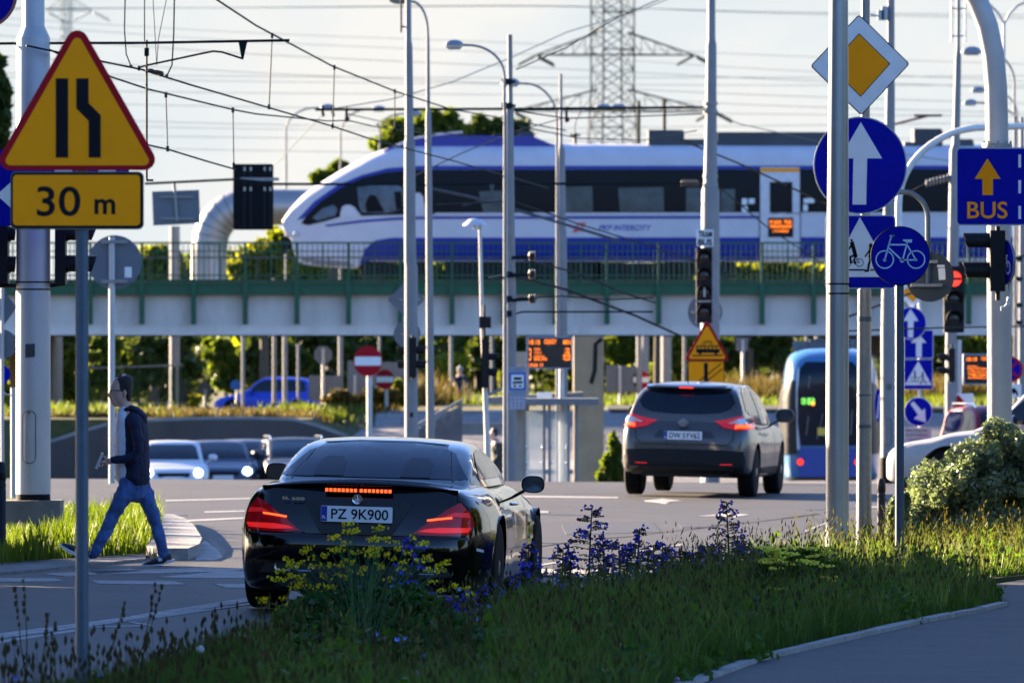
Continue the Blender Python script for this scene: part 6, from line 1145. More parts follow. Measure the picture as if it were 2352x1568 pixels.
mb = MB(); mb.tube([W(332,422,sE), W(540,412,sE), W(628,421,sE)], .024, 8); mb.tube([W(590,423,sE),W(628,421,sE)], .026, 8); t.part('lower_arm_end', mb, WIRE)
mb = MB()
for x, y in ((741,250),(764,250),(796,262),(1301,262)): mb.box(W(x,y,sE,-.02), (.05,.06,.13)); mb.tube([W(x,y+8,sE), W(x+2,y+18,sE)], .05 if y > 255 else .03, 8)
mb.tube([W(796,245,sE), W(796,280,sE)], .02, 8); mb.tube([W(1301,245,sE), W(1301,282,sE)], .02, 8); t.part('hanger', mb, BLACK)
mb = MB(); P = [(1124,424),(1136,424),(1131,446),(1128,446)]; mb.pp(P, sE, .03, .03); mb.tube([W(1130,446,sE), W(1105,462,sE), W(1070,470,sE), W(1060,472,sE)], .014, 6); mb.tube([W(985,432,sE), W(1080,452,sE), W(1240,498,sE), W(1420,552,sE)], .028, 8); t.part('steady_arm', mb, mat('arm_grey', (0.07,0.08,0.09), .6, .1, spec=.2))
s = 124; t = T('tram_bus_plate', 'white plate lettered TRAM BUS above the black signal on the tallest mast', 'sign', W(1619,548,s)); p = panel(t, rrect(1600,528,1638,566,2), s, WHITE, .22); mb = MB(); mb.ptext('TRAM', 1603,531,1635,546, s, .227, .03); mb.ptext('BUS', 1603,549,1635,564, s, .227, .03); t.part('lettering', mb, INK, p)
def face_signal(name, label, cx, w, y0, y1, ys, r, s, off, lit=None, grp='traffic signals'):
    t = T(name, label, 'traffic signal', W(cx, (y0+y1)/2, s, -off), grp); mb = MB(); p0 = W(cx-w/2, y0, s); p1 = W(cx+w/2, y1, s); mb.box(((p0.x+p1.x)/2, F/s-off, (p0.z+p1.z)/2), (p1.x-p0.x, .22, p0.z-p1.z)); t.part('housing', mb, BLACK)
    for i, y in enumerate(ys):
        c = W(cx, y, s); c.y = F/s-off-.11; rr = r/s; mb = MB(); n = 20; A = [R(-30)+R(240)*k/n for k in range(n+1)]
        o_ = [[Vector((c.x+q*math.cos(a), c.y-d*(.55+.45*math.sin(a)) if d else c.y, c.z+q*math.sin(a))) for a in A] for q, d in ((rr, 0), (rr*1.0, .20), (rr*.93, .20), (rr*.93, 0))]; m_ = n+1
        mb.add([p for rg in o_ for p in rg], [(a*m_+j, a*m_+j+1, (a+1)*m_+j+1, (a+1)*m_+j) for a in range(3) for j in range(n)]); v = t.part('visor', mb, BLACK)
        mb = MB(); mb.lathe(c, [(0,-.03),(rr*.6,-.02),(rr*.9,0),(rr*.9,.02)], 20, 'y'); t.part('lens', mb, (mat('signal_red', (0.4,0.01,0.01), .4, emit=(1,.045,.028), es=.30) if lit == i else mat('lens_dark', None)), v)
        if lit == i: mb = MB(); mb.box((c.x, c.y-.035, c.z), (rr*1.7, .01, rr*.34)); t.part('lens_bar', mb, BLACK, v)
    return t
face_signal('traffic_signal', 'black four-lamp tram signal on the tallest mast under the TRAM BUS plate', 1616, 36, 570, 690, (592,632,672), 18, 124, .35)
face_signal('traffic_signal', 'single black lamp right under the four-lamp tram signal', 1616, 36, 694, 742, (716,), 18, 124, .35)
mb = MB(); mb.pp([(1615,660),(1618,660),(1618,682),(1615,682)], 124, .50, .01); mb.box(W(1617,692,124,-.35), (.2,.1,.03)); single('signal_fitting', mb, WHITE, 'pale vertical bar and clamp on the black tram signal', 'fitting')
s = 119; t = T('reversed_sign', 'grey back of a round sign hidden behind the tram signal on the tallest mast', 'road sign', W(1620,716,s)); panel(t, circ(1620,716,40,40), s, SIGNBACK, -.30, .02, 'disc'); mb = MB(); mb.box(W(1625,716,s,.22), (.6,.05,.05)); t.part('clamp', mb, GALV)
s = 127; b = gbase(1622, s); t = T('tram_warning_sign', 'yellow triangular tram warning sign over a yellow track plate behind the grey crossover', 'road sign', b); 
p = panel(t, rpoly([(1624,732),(1678,829),(1570,829)], 7), s, RED); polys(t, 'yellow_face', [rpoly([(1624,745),(1668,824),(1580,824)], 4)], s, YEL, .005, .008, p)
polys(t, 'tram_symbol', [rrect(1599,793,1653,810,3), [(1590,815),(1660,814),(1660,817),(1590,818)], [(1604,810),(1612,810),(1610,814),(1606,814)], [(1640,810),(1648,810),(1646,814),(1642,814)]]+stroke([(1616,792),(1622,786),(1630,786),(1634,792)], 1.8)+stroke([(1612,789),(1618,783),(1632,783),(1638,789)], 1.4), s, INK, .008, .008, p)
polys(t, 'tram_windows', [[(x,796),(x+6,796),(x+6,801),(x,801)] for x in (1602,1611,1620,1629,1638,1646)], s, YEL, .011, .008, p)
p = panel(t, rrect(1580,828,1664,912,3), s, INK, 0, .02, 'track_plate'); polys(t, 'yellow_face', [rrect(1582,830,1662,910,2)], s, YEL, .005, .008, p); polys(t, 'track_symbol', [[(1617,833),(1626,833),(1626,905),(1617,905)]]+stroke([(1594,884),(1657,834)], 2.4)+stroke([(1604,890),(1659,847)], 2.4), s, INK, .008, .008, p)
mb = MB(); mb.tube([W(1622,800,s,.06), Vector((b.x, F/s+.06, b.z-.1))], .035, 12); t.part('post', mb, STEEL)
# right hand side: pole J (with hatch), arch mast, pole K, signals
sJ = 141
t = pole_thing('tram_mast', 'grey mast with an oval hatch and black foot between the tram and the bicycle sign', 'mast', 2041, [(-200,8),(-10,8.5),(185,9),(205,10.5),(560,14),(760,16.5),(1045,17)], sJ, xs=[2046,2046,2046,2045,2041,2039.5,2040], n=28)
mb = MB(); mb.ppole(2040, [(1050,18.5),(1064,19.5),(1150,19.5)], sJ, 24); t.part('foot', mb, RUBBER)
mb = MB(); rr = rrect(2031,960,2048,1022,8)
for a, c in zip(rr, rr[1:]+rr[:1]):
    for q in stroke([a, c], 1.2): mb.pp(q, sJ, .128, .012)
mb.pp([(2035,882),(2047,881),(2047,895),(2035,896)], sJ, .13, .012); t.part('hatch', mb, mat('seam', None))
mb = MB(); mb.box(W(2031,32,sJ,-.1), (.10,.16,.22)); mb.box(W(2022,36,sJ,-.1), (.10,.16,.16)); mb.tube([W(2018,36,sJ,-.1), W(2008,37,sJ,-.1), W(1998,36,sJ,-.1)], .02, 8); t.part('camera_box', mb, mat('box_grey', (0.3,0.33,0.36), .4))
sX = 150; b = gbase(2066, sX); t = T('arch_mast', 'white tubular arch mast bending right over the lane behind the arrow sign', 'mast', b)
mb = MB(); P = [W(2420,289,sX), W(2352,290,sX)]+[W(x, y, sX) for x, y in arc((2262,293),(2064,470),0,16)]+[W(2063,560,sX), W(2066,760,sX), Vector((b.x, F/sX, b.z-.1))]; mb.tube(P, [.045,.05]+[.052]*17+[.054,.06,.06], 16); t.part('tube', mb, mat('white_tube', None))
sK = 118
t = pole_thing('lamp_mast', 'grey lattice-topped mast with side rods behind the red signal', 'mast', 2194, [(-200,4),(110,4.6),(132,7.3),(330,9),(346,11.8),(560,12.5),(800,12.8)], sK, xs=[2202,2201,2200.5,2196,2193,2190,2184])
mb = MB()
for x in (2186, 2217): mb.tube([W(x,-60,sK), W(x,96,sK)], .018, 8)
for y in (20, 83): mb.tube([W(2186,y,sK), W(2217,y,sK)], .016, 8)
t.part('side_rod', mb, STEEL); mb = MB(); mb.tube([W(2201,780,sK,.1), Vector((W(2202,0,sK).x, F/sK+.1, gz(0,F/sK)-.3))], .07, 12); t.part('conduit', mb, STEEL)
face_signal('traffic_signal', 'traffic signal showing a red light beside the grey disc sign', 2188, 46, 612, 764, (641,686,731), 19, 132, .3, 0)
side_signal('traffic_signal', 'black side-facing signal low on the mast left of the red departure board', 2176, 15, 800, 876, [(812,830),(843,860)], 2176, 2152, 126, -.2, ((2184,790),(2184,880)))
def bsign(name, label, px, py, s, pts, extra, group='small blue signs on the thin post'):
    t = T(name, label, 'road sign', W(px, py, s), group); p = panel(t, pts, s, WHITE); return t, p
s = 122; b = gbase(2110, s); t = T('sign_post', 'thin post behind the bicycle sign carrying small blue signs', 'post', b); mb = MB(); mb.tube([W(2112,660,s,.06), W(2113,900,s,.06), Vector((W(2113,0,s).x, F/s+.06, b.z-.1))], .035, 12); t.part('shaft', mb, STEEL)
t = T('priority_sign', 'small white and yellow diamond sign half hidden behind the grey disc', 'road sign', W(2098,672,s)); p = panel(t, rpoly([(2096,634),(2133,671),(2096,708),(2059,671)], 3), s, WHITE); polys(t, 'yellow_face', [[(2096,648),(2119,671),(2096,694),(2073,671)]], s, YEL, .006, .008, p)
t = T('arrow_sign', 'small round blue sign with a white arrow pointing up', 'road sign', W(2092,742,s)); p = panel(t, circ(2092,742,36,40,38), s, WHITE, .04); polys(t, 'blue_face', [circ(2092,742,34.5,40,36.5)], s, BLUE, .046, .008, p); polys(t, 'arrow', [[(2091,709),(2109,737),(2098,737),(2097,775),(2085,775),(2085,737),(2074,737)]], s, WHITE, .05, .008, p)
t = T('one_way_sign', 'square blue sign with a white arrow below the small round one', 'road sign', W(2110,790,s)); p = panel(t, rrect(2076,757,2144,823,2), s, WHITE); polys(t, 'blue_face', [rrect(2077.5,758.5,2142.5,821.5,2)], s, BLUE, .006, .008, p); polys(t, 'arrow', [[(2110,766),(2128,787),(2117,787),(2117,820),(2104,820),(2104,787),(2092,787)]], s, WHITE, .009, .008, p)
t = T('crossing_sign', 'small square blue crossing sign with walkers in a triangle', 'road sign', W(2110,860,s)); p = panel(t, rrect(2076,825,2142,894,2), s, WHITE); polys(t, 'blue_face', [rrect(2077,826,2141,893,2)], s, BLUE, .006, .008, p); polys(t, 'white_triangle', [[(2109,829),(2140,884),(2078,884)]], s, WHITE, .009, .008, p)
polys(t, 'figures', [circ(2119,856,2,8)]+stroke([(2119,859),(2120,869)], 3.5)+stroke([(2120,868),(2114,882)], 2)+stroke([(2120,868),(2127,881)], 2)+stroke([(2118,861),(2112,868)], 1.6)+stroke([(2101,852),(2102,866)], 3.5)+ringq(2097,870,3.5,5,12)+ringq(2106,870,3.5,5,12)+stroke([(2086,877),(2134,877)], 1.2), s, INK, .012, .008, p)
t = T('keep_right_sign', 'round blue sign with a white arrow slanting down to the right', 'road sign', W(2109,945,s)); p = panel(t, circ(2109,945,32.5,40,33.5), s, WHITE, .04); polys(t, 'blue_face', [circ(2109,945,31,40,32)], s, BLUE, .046, .008, p); polys(t, 'arrow', [[(2091,927),(2098,921),(2117,943),(2124,937),(2126,970),(2099,961),(2108,952)]], s, WHITE, .05, .008, p)
t = T('text_plate', 'pale plate with three lines of lettering under the slanting arrow sign', 'road sign', W(2108,998,s)); p = panel(t, rrect(2075,981,2139,1016,2), s, mat('plate_dull', (0.42,0.46,0.46), .5))
for q in (('Nie dotyczy', 2081,984,2130,992), ('komunikacji', 2081,995,2130,1002), ('miejskiej', 2087,1006,2123,1013)): mb = MB(); mb.ptext(*q, s, .007, .01); t.part('lettering', mb, mat('green_ink', (0.03,0.10,0.08), .5), p)
s = 118; t = T('chevron_board', 'white board with a red diagonal stripe behind the red car', 'road sign', gbase(2202,s)); p = panel(t, [(2169,904),(2236,903),(2236,990),(2169,990)], s, WHITE); polys(t, 'red_stripe', [[(2201,906),(2219,926),(2171,972),(2171,938)]], s, RED, .006, .008, p); mb = MB(); mb.tube([W(2202,930,s,.06), Vector((W(2202,0,s).x, F/s+.06, gbase(2202,s).z))], .03, 8); t.part('post', mb, GALV)
s = 128; b = gbase(2319, s); t = T('no_stopping_sign', 'round blue no stopping sign with red rim at the edge of the curved mast', 'road sign', b); p = panel(t, circ(2319,848,30.5,40), s, RED); polys(t, 'blue_face', [circ(2319,848,24.5,40)], s, BLUE, .006, .008, p); polys(t, 'red_cross', stroke([(2302,831),(2336,865)], 5.5)+stroke([(2336,831),(2302,865)], 5.5), s, RED, .009, .008, p)
p = panel(t, rrect(2300,882,2346,912,2), s, WHITE, 0, .02, 'tow_plate'); polys(t, 'tow_symbol', [[(2322,893),(2330,890),(2337,899),(2338,904),(2330,903),(2323,899)], circ(2327,903,2.5,8), circ(2336,906,2.5,8)], s, INK, .006, .008, p); mb = MB(); mb.tube([W(2319,840,s,.06), Vector((W(2319,0,s).x, F/s+.06, b.z-.1))], .035, 10); t.part('post', mb, STEEL)
# edge-on keep-left sign by the tram
s = 126; t = T('edge_on_sign', 'narrow blue sign seen edge-on against the tram side', 'road sign', W(2015,930,s)); mb = MB(); mb.pp(circ(2015,930,8,32,38), s, .3, .03); p = t.part('panel', mb, BLUE); polys(t, 'arrow', stroke([(2013,960),(2018,905)], 2.6), s, WHITE, .306, .008, p)
# departure boards
def led_board(label, x0, y0, x1, y1, s, rows, px_post, group='departure boards'):
    b = gbase(px_post, s); t = T('departure_board', label, 'display board', b, group); mb = MB(); mb.pp(rrect(x0-4,y0-4,x1+3,y1+3,2), s, 0, .16); fr = t.part('casing', mb, mat('board_grey', None)); mb = MB(); mb.pp([(x0,y0),(x1,y0),(x1,y1),(x0,y1)], s, .006, .01); scn = t.part('screen', mb, mat('screen_black', (0.006,0.006,0.008), .25))
    for tx, a, c, d, e in rows: mb = MB(); mb.ptext(tx, a, c, d, e, s, .009, .004); t.part('lettering', mb, LEDO, scn)
    mb = MB(); mb.tube([W(px_post, y0+10, s, .25), Vector((b.x, F/s+.25, b.z-.1))], .05, 12); t.part('post', mb, STEEL); return t
led_board('departure board of orange text on the mast behind the black car', 1213, 776, 1312, 844, 128, [('18:18',1215,780,1240,791),('ODJAZDY',1250,779,1278,793),('MIN',1294,780,1311,791),('3',1215,799,1220,828),('KRZYKI',1227,799,1241,805),('OPORÓW',1227,807,1244,812),('LEŚNICA',1227,814,1251,820),('BISKUPIN',1227,821,1256,828),('3\n4',1295,799,1310,812),('8\n9',1293,814,1311,828),('LINIA 10',1215,834,1247,842)], 1290)
led_board('departure board of orange text behind the curved mast on the right', 2216, 816, 2300, 880, 130, [('18:18',2220,820,2244,829),('ODJAZDY',2253,819,2275,829),('OPÓŹNIENIA',2222,838,2246,842),('PRZYSTANEK',2222,844,2280,849),('KOMUNIKACJA',2223,851,2270,856),('TYMCZASOWA',2223,857,2284,864),('ROZKŁAD JAZDY',2224,865,2285,871)], 2292)
# lamps at far right
lamp('street_lamp', 'curved lamp with domed head right of the rodded mast', 2207, 2256, 120, 2330, 190, 2331, 0, 104, (2.4,3.2,3.6))
lamp('street_lamp', 'domed lamp peeping out from behind the curved mast, upper of two', 2229, 2264, 208, 2336, 262, 2337, 0, 84, (2,2.6,3))
lamp('street_lamp', 'domed lamp left of the curved mast, lower of two', 2211, 2246, 237, 2344, 300, 2345, 0, 88, (2,2.6,3))
b = gbase(2306, 100); t = T('street_lamp', 'double-armed lamp standard forking into a Y by the curved mast', 'street lamp', b); mb = MB(); s = 100; mb.tube([W(2306,52,s), W(2305,200,s), Vector((W(2304,0,s).x, F/s, b.z))], [.03,.045,.07], 12)
for sg in (-1, 1): mb.tube([W(2306,54,s), W(2306+sg*14,30,s), W(2306+sg*32,12,s), W(2306+sg*62,1,s), W(2306+sg*100,-4,s)], .03, 8)
t.part('post', mb, STEEL)
t = pole_thing('tram_mast', 'sunlit mast cut by the frame edge with dark clamps', 'mast', 2347, [(270,4.5),(500,6),(900,8.5)], 112)
mb = MB(); 
for y in (595, 640, 700, 740): mb.box(W(2340,y,112), (.14,.14,.08))
mb.tube([W(2200,440,112), W(2240,418,112), W(2340,402,112)], .025, 6); t.part('clamp', mb, BLACK)
# left edge clutter
s = 180; b = gbase(6, s); t = T('reversed_sign', 'grey diamond sign back on a thin post at the frame edge beside the thick mast', 'road sign', b); mb = MB(); mb.pp(rpoly([(4,660),(38,706),(4,752),(-32,706)], 4), s, -.05, .02); t.part('disc', mb, SIGNBACK); mb = MB(); mb.tube([W(5,650,s), W(5,960,s), Vector((b.x,b.y,b.z-.1))], .025, 10); t.part('post', mb, STEEL); mb = MB(); mb.pp(circ(4,790,34,32), s, -.05, .02); t.part('lower_disc', mb, SIGNBACK)
s = 176; b = gbase(30, s); t = T('blue_disc_sign', 'small round blue sign on a hooked bracket at the frame edge', 'road sign', b); panel(t, circ(2,860,22,32), s, BLUE); mb = MB(); mb.tube([W(2,870,s,.04), W(4,895,s,.04), W(14,906,s,.04), W(30,907,s,.04)], .012, 6); mb.tube([W(30,890,s,.04), Vector((b.x,b.y+.04,b.z-.1))], .035, 10); t.part('bracket', mb, STEEL)
# traffic signal backs / boards hanging over the train
s = 118; t = T('signal_board', 'black louvred signal board hanging before the train nose', 'signal', W(582,452,s)); panel(t, rrect(536,377,628,528,5), s, mat('board_black', (0.004,0.005,0.008), .6, spec=.1), .1, .14, 'backboard'); mb = MB()
for x in (558, 573, 605, 618): mb.pp([(x,382),(x+7,382),(x+7,523),(x,523)], s, .115, .02)
t.part('louvre', mb, mat('louvre', (0.012,0.014,0.017), .7, spec=.1)); mb = MB(); mb.tube([W(582,377,s), W(582,420,s)], .03, 8); mb.box(W(597,412,s,-.12), (.75,.04,.06)); t.part('hanger', mb, GALV)
polys(t, 'painted_sun_glint', [[(x,y),(x+5,y),(x+5,y+9),(x,y+9)] for x in (560,574,606,619) for y in (384,430)], s, mat('glint_pale', (0.35,0.33,0.28), .5), .13, .01)  # sun glints painted on the louvres as pale patches
s = 120; t = T('reversed_sign', 'grey back of a square sign hung under the wire arm left of the louvred board', 'road sign', W(405,478,s)); mb = MB(); mb.pp([(349,440),(457,436),(460,513),(352,518)], s, -.02, .03); t.part('disc', mb, SIGNBACK); mb = MB(); mb.tube([W(400,420,s,-.03), W(407,508,s,-.03)], .03, 8); mb.box(W(405,452,s,-.03), (.65,.04,.035)); mb.box(W(408,502,s,-.03), (.65,.04,.035)); t.part('bracket', mb, GALV)
# shelter and pillar
s = 128; x0, x1 = W(1200,0,s).x, W(1330,0,s).x; b = gbase(1265, s); z1 = CH+(HY-930)/s; z0 = b.z; t = T('tram_shelter', 'glass tram stop shelter with a flat roof beside the tan pillar', 'shelter', b)
mb = MB(); mb.box(((x0+x1)/2+.1, b.y+.6, z1+.06), (x1-x0+.5, 2.0, .12)); t.part('roof', mb, mat('shelter_roof', (0.16,0.165,0.17), .5))
for x in (1204, 1250, 1262, 1306, 1324): 
    mb = MB(); q = W(x,0,s).x; mb.box((q, b.y, (z0+z1)/2), (.05,.05,z1-z0)); t.part('post', mb, GALV)
for a, c in ((1208,1248),(1265,1304)):
    mb = MB(); mb.box((W((a+c)/2,0,s).x, b.y+.02, (z0+z1)/2), ((c-a)/s, .012, z1-z0-.2)); g_ = t.part('glass_pane', mb, glassmat('shelter_glass', .42, (0.55,0.6,0.6)))
    mb = MB()
    for y in (1026, 1062):
        for x in (a+2, c-2): mb.sphere(W(x,y,s), .028, 8, 6)
    t.part('glass_clamp', mb, CHROME, g_)
s = 132; b = gbase(1240,s); mb = MB(); mb.pp([(1233,900),(1268,900),(1268,932),(1233,932)], 126, 0, .05); single('white_box', mb, WHITE, 'small white panel on top of the tram shelter', 'panel')
s = 104; b = gbase(1365, s); t = T('concrete_pillar', 'tan concrete pillar with dark pipes holding the far end of the platform roof', 'pillar', b); mb = MB(); q0, q1 = W(1318,0,s).x, W(1387,0,s).x; zt = CH+(HY-772)/s; mb.box(((q0+q1)/2, b.y+.4, (b.z+zt)/2), (q1-q0, .8, zt-b.z)); t.part('shaft', mb, mat('tan_concrete', (0.36,0.25,0.14), .85, 0, .15, 2, bump=.3, dirt=.4, dirtcol=(.2,.15,.1)))
mb = MB(); mb.tube([W(1382,778,s), W(1368,790,s), W(1366,850,s), W(1358,880,s)], .045, 8); t.part('drain_pipe', mb, BLACK)
# ================= rail bridge and train =================
s = 79.0; yb = F/s; X0, X1 = -32.0, 34.0; z = lambda py: CH+(HY-py)/s
b = Vector((0, yb, 2.6)); t = T('rail_bridge', 'long grey girder rail bridge with green railing and ribs crossing over the road', 'bridge', b)
zg0, zg1, zd0, zd1, zr = z(769), z(672), z(676), z(650), z(556)
mb = MB(); mb.box(((X0+X1)/2, yb+.25, (zg0+zg1)/2), (X1-X0, .06, zg1-zg0)); mb.box(((X0+X1)/2, yb+.12, zg0+.02), (X1-X0, .40, .05)); t.part('girder', mb, GIRDER)
mb = MB(); mb.box(((X0+X1)/2, yb+6.0, zg1-.10), (X1-X0, 11.2, .25)); mb.box(((X0+X1)/2, yb+11.8, (zg0+zg1)/2), (X1-X0, .1, zg1-zg0)); t.part('deck', mb, mat('deck_dark', (0.06,0.06,0.055), .9))
mb = MB(); mb.box(((X0+X1)/2, yb-.10, (zd0+zd1)/2), (X1-X0, .10, zd1-zd0)); mb.box(((X0+X1)/2, yb-.0, zd1-.02), (X1-X0, .4, .05)); t.part('edge_beam', mb, GREEN)
px = 208-118.6*2
rails = MB(); 
while px < 2600:
    x = (px-CX)/s; mb = MB(); mb.box((x, yb-.16, (z(745)+zd1)/2), (.15, .12, zd1-z(745))); mb.box((x, yb-.16, (zd1+zr)/2), (.085, .08, zr-zd1)); mb.box((x, yb+.02, (z(745)+zd0)/2), (.06,.34,zd0-z(745))); t.part('rib_post', mb, GREEN)
    for k in range(1, 10):
        xx = x+1.501*k/10; rails.box((xx, yb-.14, (zr+zd1)/2-.02), (.022 if k != 5 else .05, .02, zr-zd1-.1))
    px += 118.6
for py, h in ((558, .055), (577, .03), (632, .03), (643, .035)): rails.box(((X0+X1)/2, yb-.14, z(py)), (X1-X0, .035, h))
t.part('railing', rails, GREEN)
mb = MB(); mb.box(((X0+X1)/2, yb+5.0, zd1-.05), (X1-X0, 9.8, .3)); mb.box((0, yb+10.8, zd1+.35), (X1-X0,.03,.03)); mb.box((0,yb+10.8,zd1+.9),(X1-X0,.04,.05))
for k in range(60): mb.box((X0+k*1.1, yb+10.8, zd1+.45), (.03,.03,.95))
t.part('ballast', mb, ground_mat('ballast', [((0.05,0.048,0.045),(0.12,0.115,0.105))], [8], .95, .8, 20))
mb = MB()
st = 74.0; yt = F/st; zrail = CH+(HY-648)/st
for dy in (.0, 1.435): mb.box((0, yt+dy, zrail-.09), (X1-X0, .07, .16))
t.part('rail', mb, mat('rail_steel', (0.12,0.09,0.07), .5, .6))
# ---- train: body lofted along x, side facing the camera at distance F/st
tr = T('train', 'white and blue express train with a long sloping nose crossing the bridge', 'train', (0, yt+1, zrail))
zz = lambda py: CH+(HY-py)/st; xx = lambda px: (px-CX)/st
TWHITE = paint('train_white', (0.50,0.49,0.545), 0, .45, .1); TBLUE = paint('train_blue', (0.001,0.010,0.24), 0, .4, .2)
HW = 1.42; YC = yt+HW
top = [(646,505),(655,490),(675,465),(700,441),(730,420),(762,400),(800,378),(840,357),(880,341),(915,331),(960,328),(2600,331)]
bot = [(646,520),(655,540),(666,548),(672,575),(684,600),(720,609),(760,612),(815,615),(840,600),(860,600),(2600,600)]
XS = sorted(set(list(np.linspace(646, 1000, 70))+list(np.linspace(1000, 2600, 30)))); rg = []; tp = pchip([p[0] for p in top], [p[1] for p in top], XS); bt = pchip([p[0] for p in bot], [p[1] for p in bot], XS)
def hwid(px): u = max(0, min(1, (px-646)/330)); return HW*(.30+.70*(1-(1-u)**2.3))
def yfront(px, zv, zt_, zb_):
    u = (zv-zb_)/max(.01, zt_-zb_); k = 1-.10*max(0, (u-.45)/.55)**2-(.25*max(0, u-.9)/.1 if u > .9 else 0)-.10*max(0, (.2-u)/.2)**2; return YC-hwid(px)*k
for px_, ty, by in zip(XS, tp, bt):
    zt_, zb_ = zz(ty), zz(by); half = [(yfront(px_, zb_+(zt_-zb_)*u, zt_, zb_), zb_+(zt_-zb_)*u) for u in np.linspace(0, .97, 22)]; w_ = YC-half[-1][0]; half += [(YC-w_*.7, zb_+(zt_-zb_)*.99), (YC-w_*.35, zb_+(zt_-zb_)*.999)]
    rg.append([Vector((xx(px_), y, z_)) for y, z_ in half]+[Vector((xx(px_), 2*YC-y, z_)) for y, z_ in half[::-1]])
mb = MB(); mb.rings(rg); tr.part('body', mb, TWHITE, ang=60); tbv = BVHTree.FromPolygons([Vector(v) for v in mb.v], mb.f)
def tdecal(name, polys_, m, off=.012, stepx=.8, parent=None, thing=tr):
    out = MB()
    for pts in polys_:
        bm = bmesh.new(); bm.faces.new([bm.verts.new((xx(x), zz(y), 0)) for x, y in pts]); bmesh.ops.triangulate(bm, faces=bm.faces[:])
        for i, stp in ((0, stepx), (1, .22)):
            lo = min(v.co[i] for v in bm.verts); hi = max(v.co[i] for v in bm.verts); k = min(60, int((hi-lo)/stp))
            for j in range(1, k+1):
                pl = Vector((0,0,0)); pl[i] = lo+(hi-lo)*j/(k+1); nn = Vector((0,0,0)); nn[i] = 1; bmesh.ops.bisect_plane(bm, geom=bm.verts[:]+bm.edges[:]+bm.faces[:], plane_co=pl, plane_no=nn)
        vs = []
        for v in bm.verts:
            o = Vector((v.co.x, 0, v.co.y)); h = tbv.ray_cast(o, Vector((0,1,0))); q = h[0] if h[0] is not None else tbv.find_nearest(Vector((v.co.x, yt, v.co.y)))[0]; vs.append(q-Vector((0,off,0)))
        fs = []
        for f in bm.faces:
            idx = [v.index for v in f.verts]; nr = (vs[idx[1]]-vs[idx[0]]).cross(vs[idx[2]]-vs[idx[0]]); fs.append(tuple(idx if nr.y < 0 else idx[::-1]))
        bm.free(); out.add(vs, fs)
    return thing.part(name, out, m, parent, ang=60)
TGL = mat('train_glass', (0.004,0.004,0.007), .3, 0, .3, .6, spec=.12)
band = [(690,512),(705,490),(735,462),(780,432),(830,409),(880,396),(940,390),(2600,388),(2600,488),(1040,490),(980,492),(900,494),(830,496),(813,474),(795,470),(786,482),(780,498),(745,508),(706,517)]
tdecal('window_band', [band], TGL, .012, .5)
tdecal('blue_stripe', [[(680,505),(720,462),(775,424),(830,402),(890,386),(960,381),(2600,380),(2600,388),(960,389.5),(885,396),(830,409),(780,432),(735,462),(696,500)], [(745,516),(830,505),(900,500),(980,497),(1745,496),(1745,502),(980,503),(900,506),(830,511),(750,520)]], TBLUE, .016, .5)
tdecal('blue_skirt', [[(862,552),(900,546),(1745,545),(1745,598),(850,598),(832,612),(826,604),(838,572)], [(1840,545),(2600,545),(2600,590),(1840,590)]], TBLUE, .016, .6)
for q in [[(782,486),(786,474),(796,470),(806,471),(814,480),(824,497),(800,500),(780,503)], [(950,445),(963,442),(972,452),(978,492),(945,494)]]: tdecal('white_pillar', [q], TWHITE, .02, .3)
tdecal('pale_line', [[(1000,489),(2600,487),(2600,491),(1000,493)]], mat('train_pale', (0.52,0.48,0.52), .4), .02, .8)
WIN = mat('lit_interior', (0.035,0.045,0.048), .35, 0, .5, 2.5)
for q in [[(1290,430),(1360,428),(1362,486),(1286,487)], [(1420,432),(1524,430),(1525,486),(1424,487)], [(1576,432),(1615,431),(1615,486),(1576,487)], [(1656,435),(1688,434),(1688,486),(1656,487)], [(1100,440),(1165,438),(1165,487),(1110,488)]]: tdecal('saloon_window', [q], WIN, .018, .5)
for q in [[(820,430),(870,424),(905,424),(925,430),(925,480),(888,490),(830,488),(824,470)], [(716,500),(740,478),(765,470),(775,480),(770,495),(730,506)]]: tdecal('cab_window', [q], mat('cab_blue', (0.03,0.05,0.09), .15, 0, .6, 3), .018, .3)
for q in [[(842,487),(838,470),(843,456),(850,447),(862,448),(868,458),(874,470),(884,487)], [(905,440),(922,440),(924,480),(910,482)]]: tdecal('driver_shape', [q], INK, .022, .3)
# door with yellow lintel and orange display
dr_ = tdecal('door', [[(1745,384),(1838,384),(1838,592),(1745,592)]], mat('door_white', (0.55,0.53,0.56), .4), .02, .5)
tdecal('door_window', [[(1768,418),(1820,418),(1820,488),(1768,488)]], TGL, .03, .3, dr_); tdecal('yellow_lintel', [[(1747,386),(1836,386),(1836,395),(1747,395)]], YEL, .03, .3, dr_); tdecal('display', [[(1764,500),(1822,500),(1822,545),(1764,545)]], BLACK, .03, .3, dr_)
mb = MB(); 
for tx, a, c_, d, e in (('IC 6310', 1768,506,1794,514), ('TLK', 1800,506,1819,514), ('WROCŁAW', 1768,517,1819,524), ('GŁÓWNY', 1774,527,1812,534)): mb.text(tx, 1, Vector((xx((a+d)/2), yt-.07, zz((c_+e)/2))), width=(d-a)/st, height=(e-c_)/st, bold=.03)
tr.part('display_text', mb, LEDO, dr_)
tdecal('door_gap', [[(1744,384),(1746,384),(1746,592),(1744,592)], [(1837,384),(1839,384),(1839,592),(1837,592)]], INK, .024, .4, dr_)
mb = MB(); mb.text('PKP INTERCITY', 1, Vector((xx(1436), yt-.02, zz(523))), width=121/st, height=13/st, bold=.012, shear=.25); tr.part('lettering', mb, mat('logo_blue', (0.008,0.035,0.33), .5))
mb = MB()
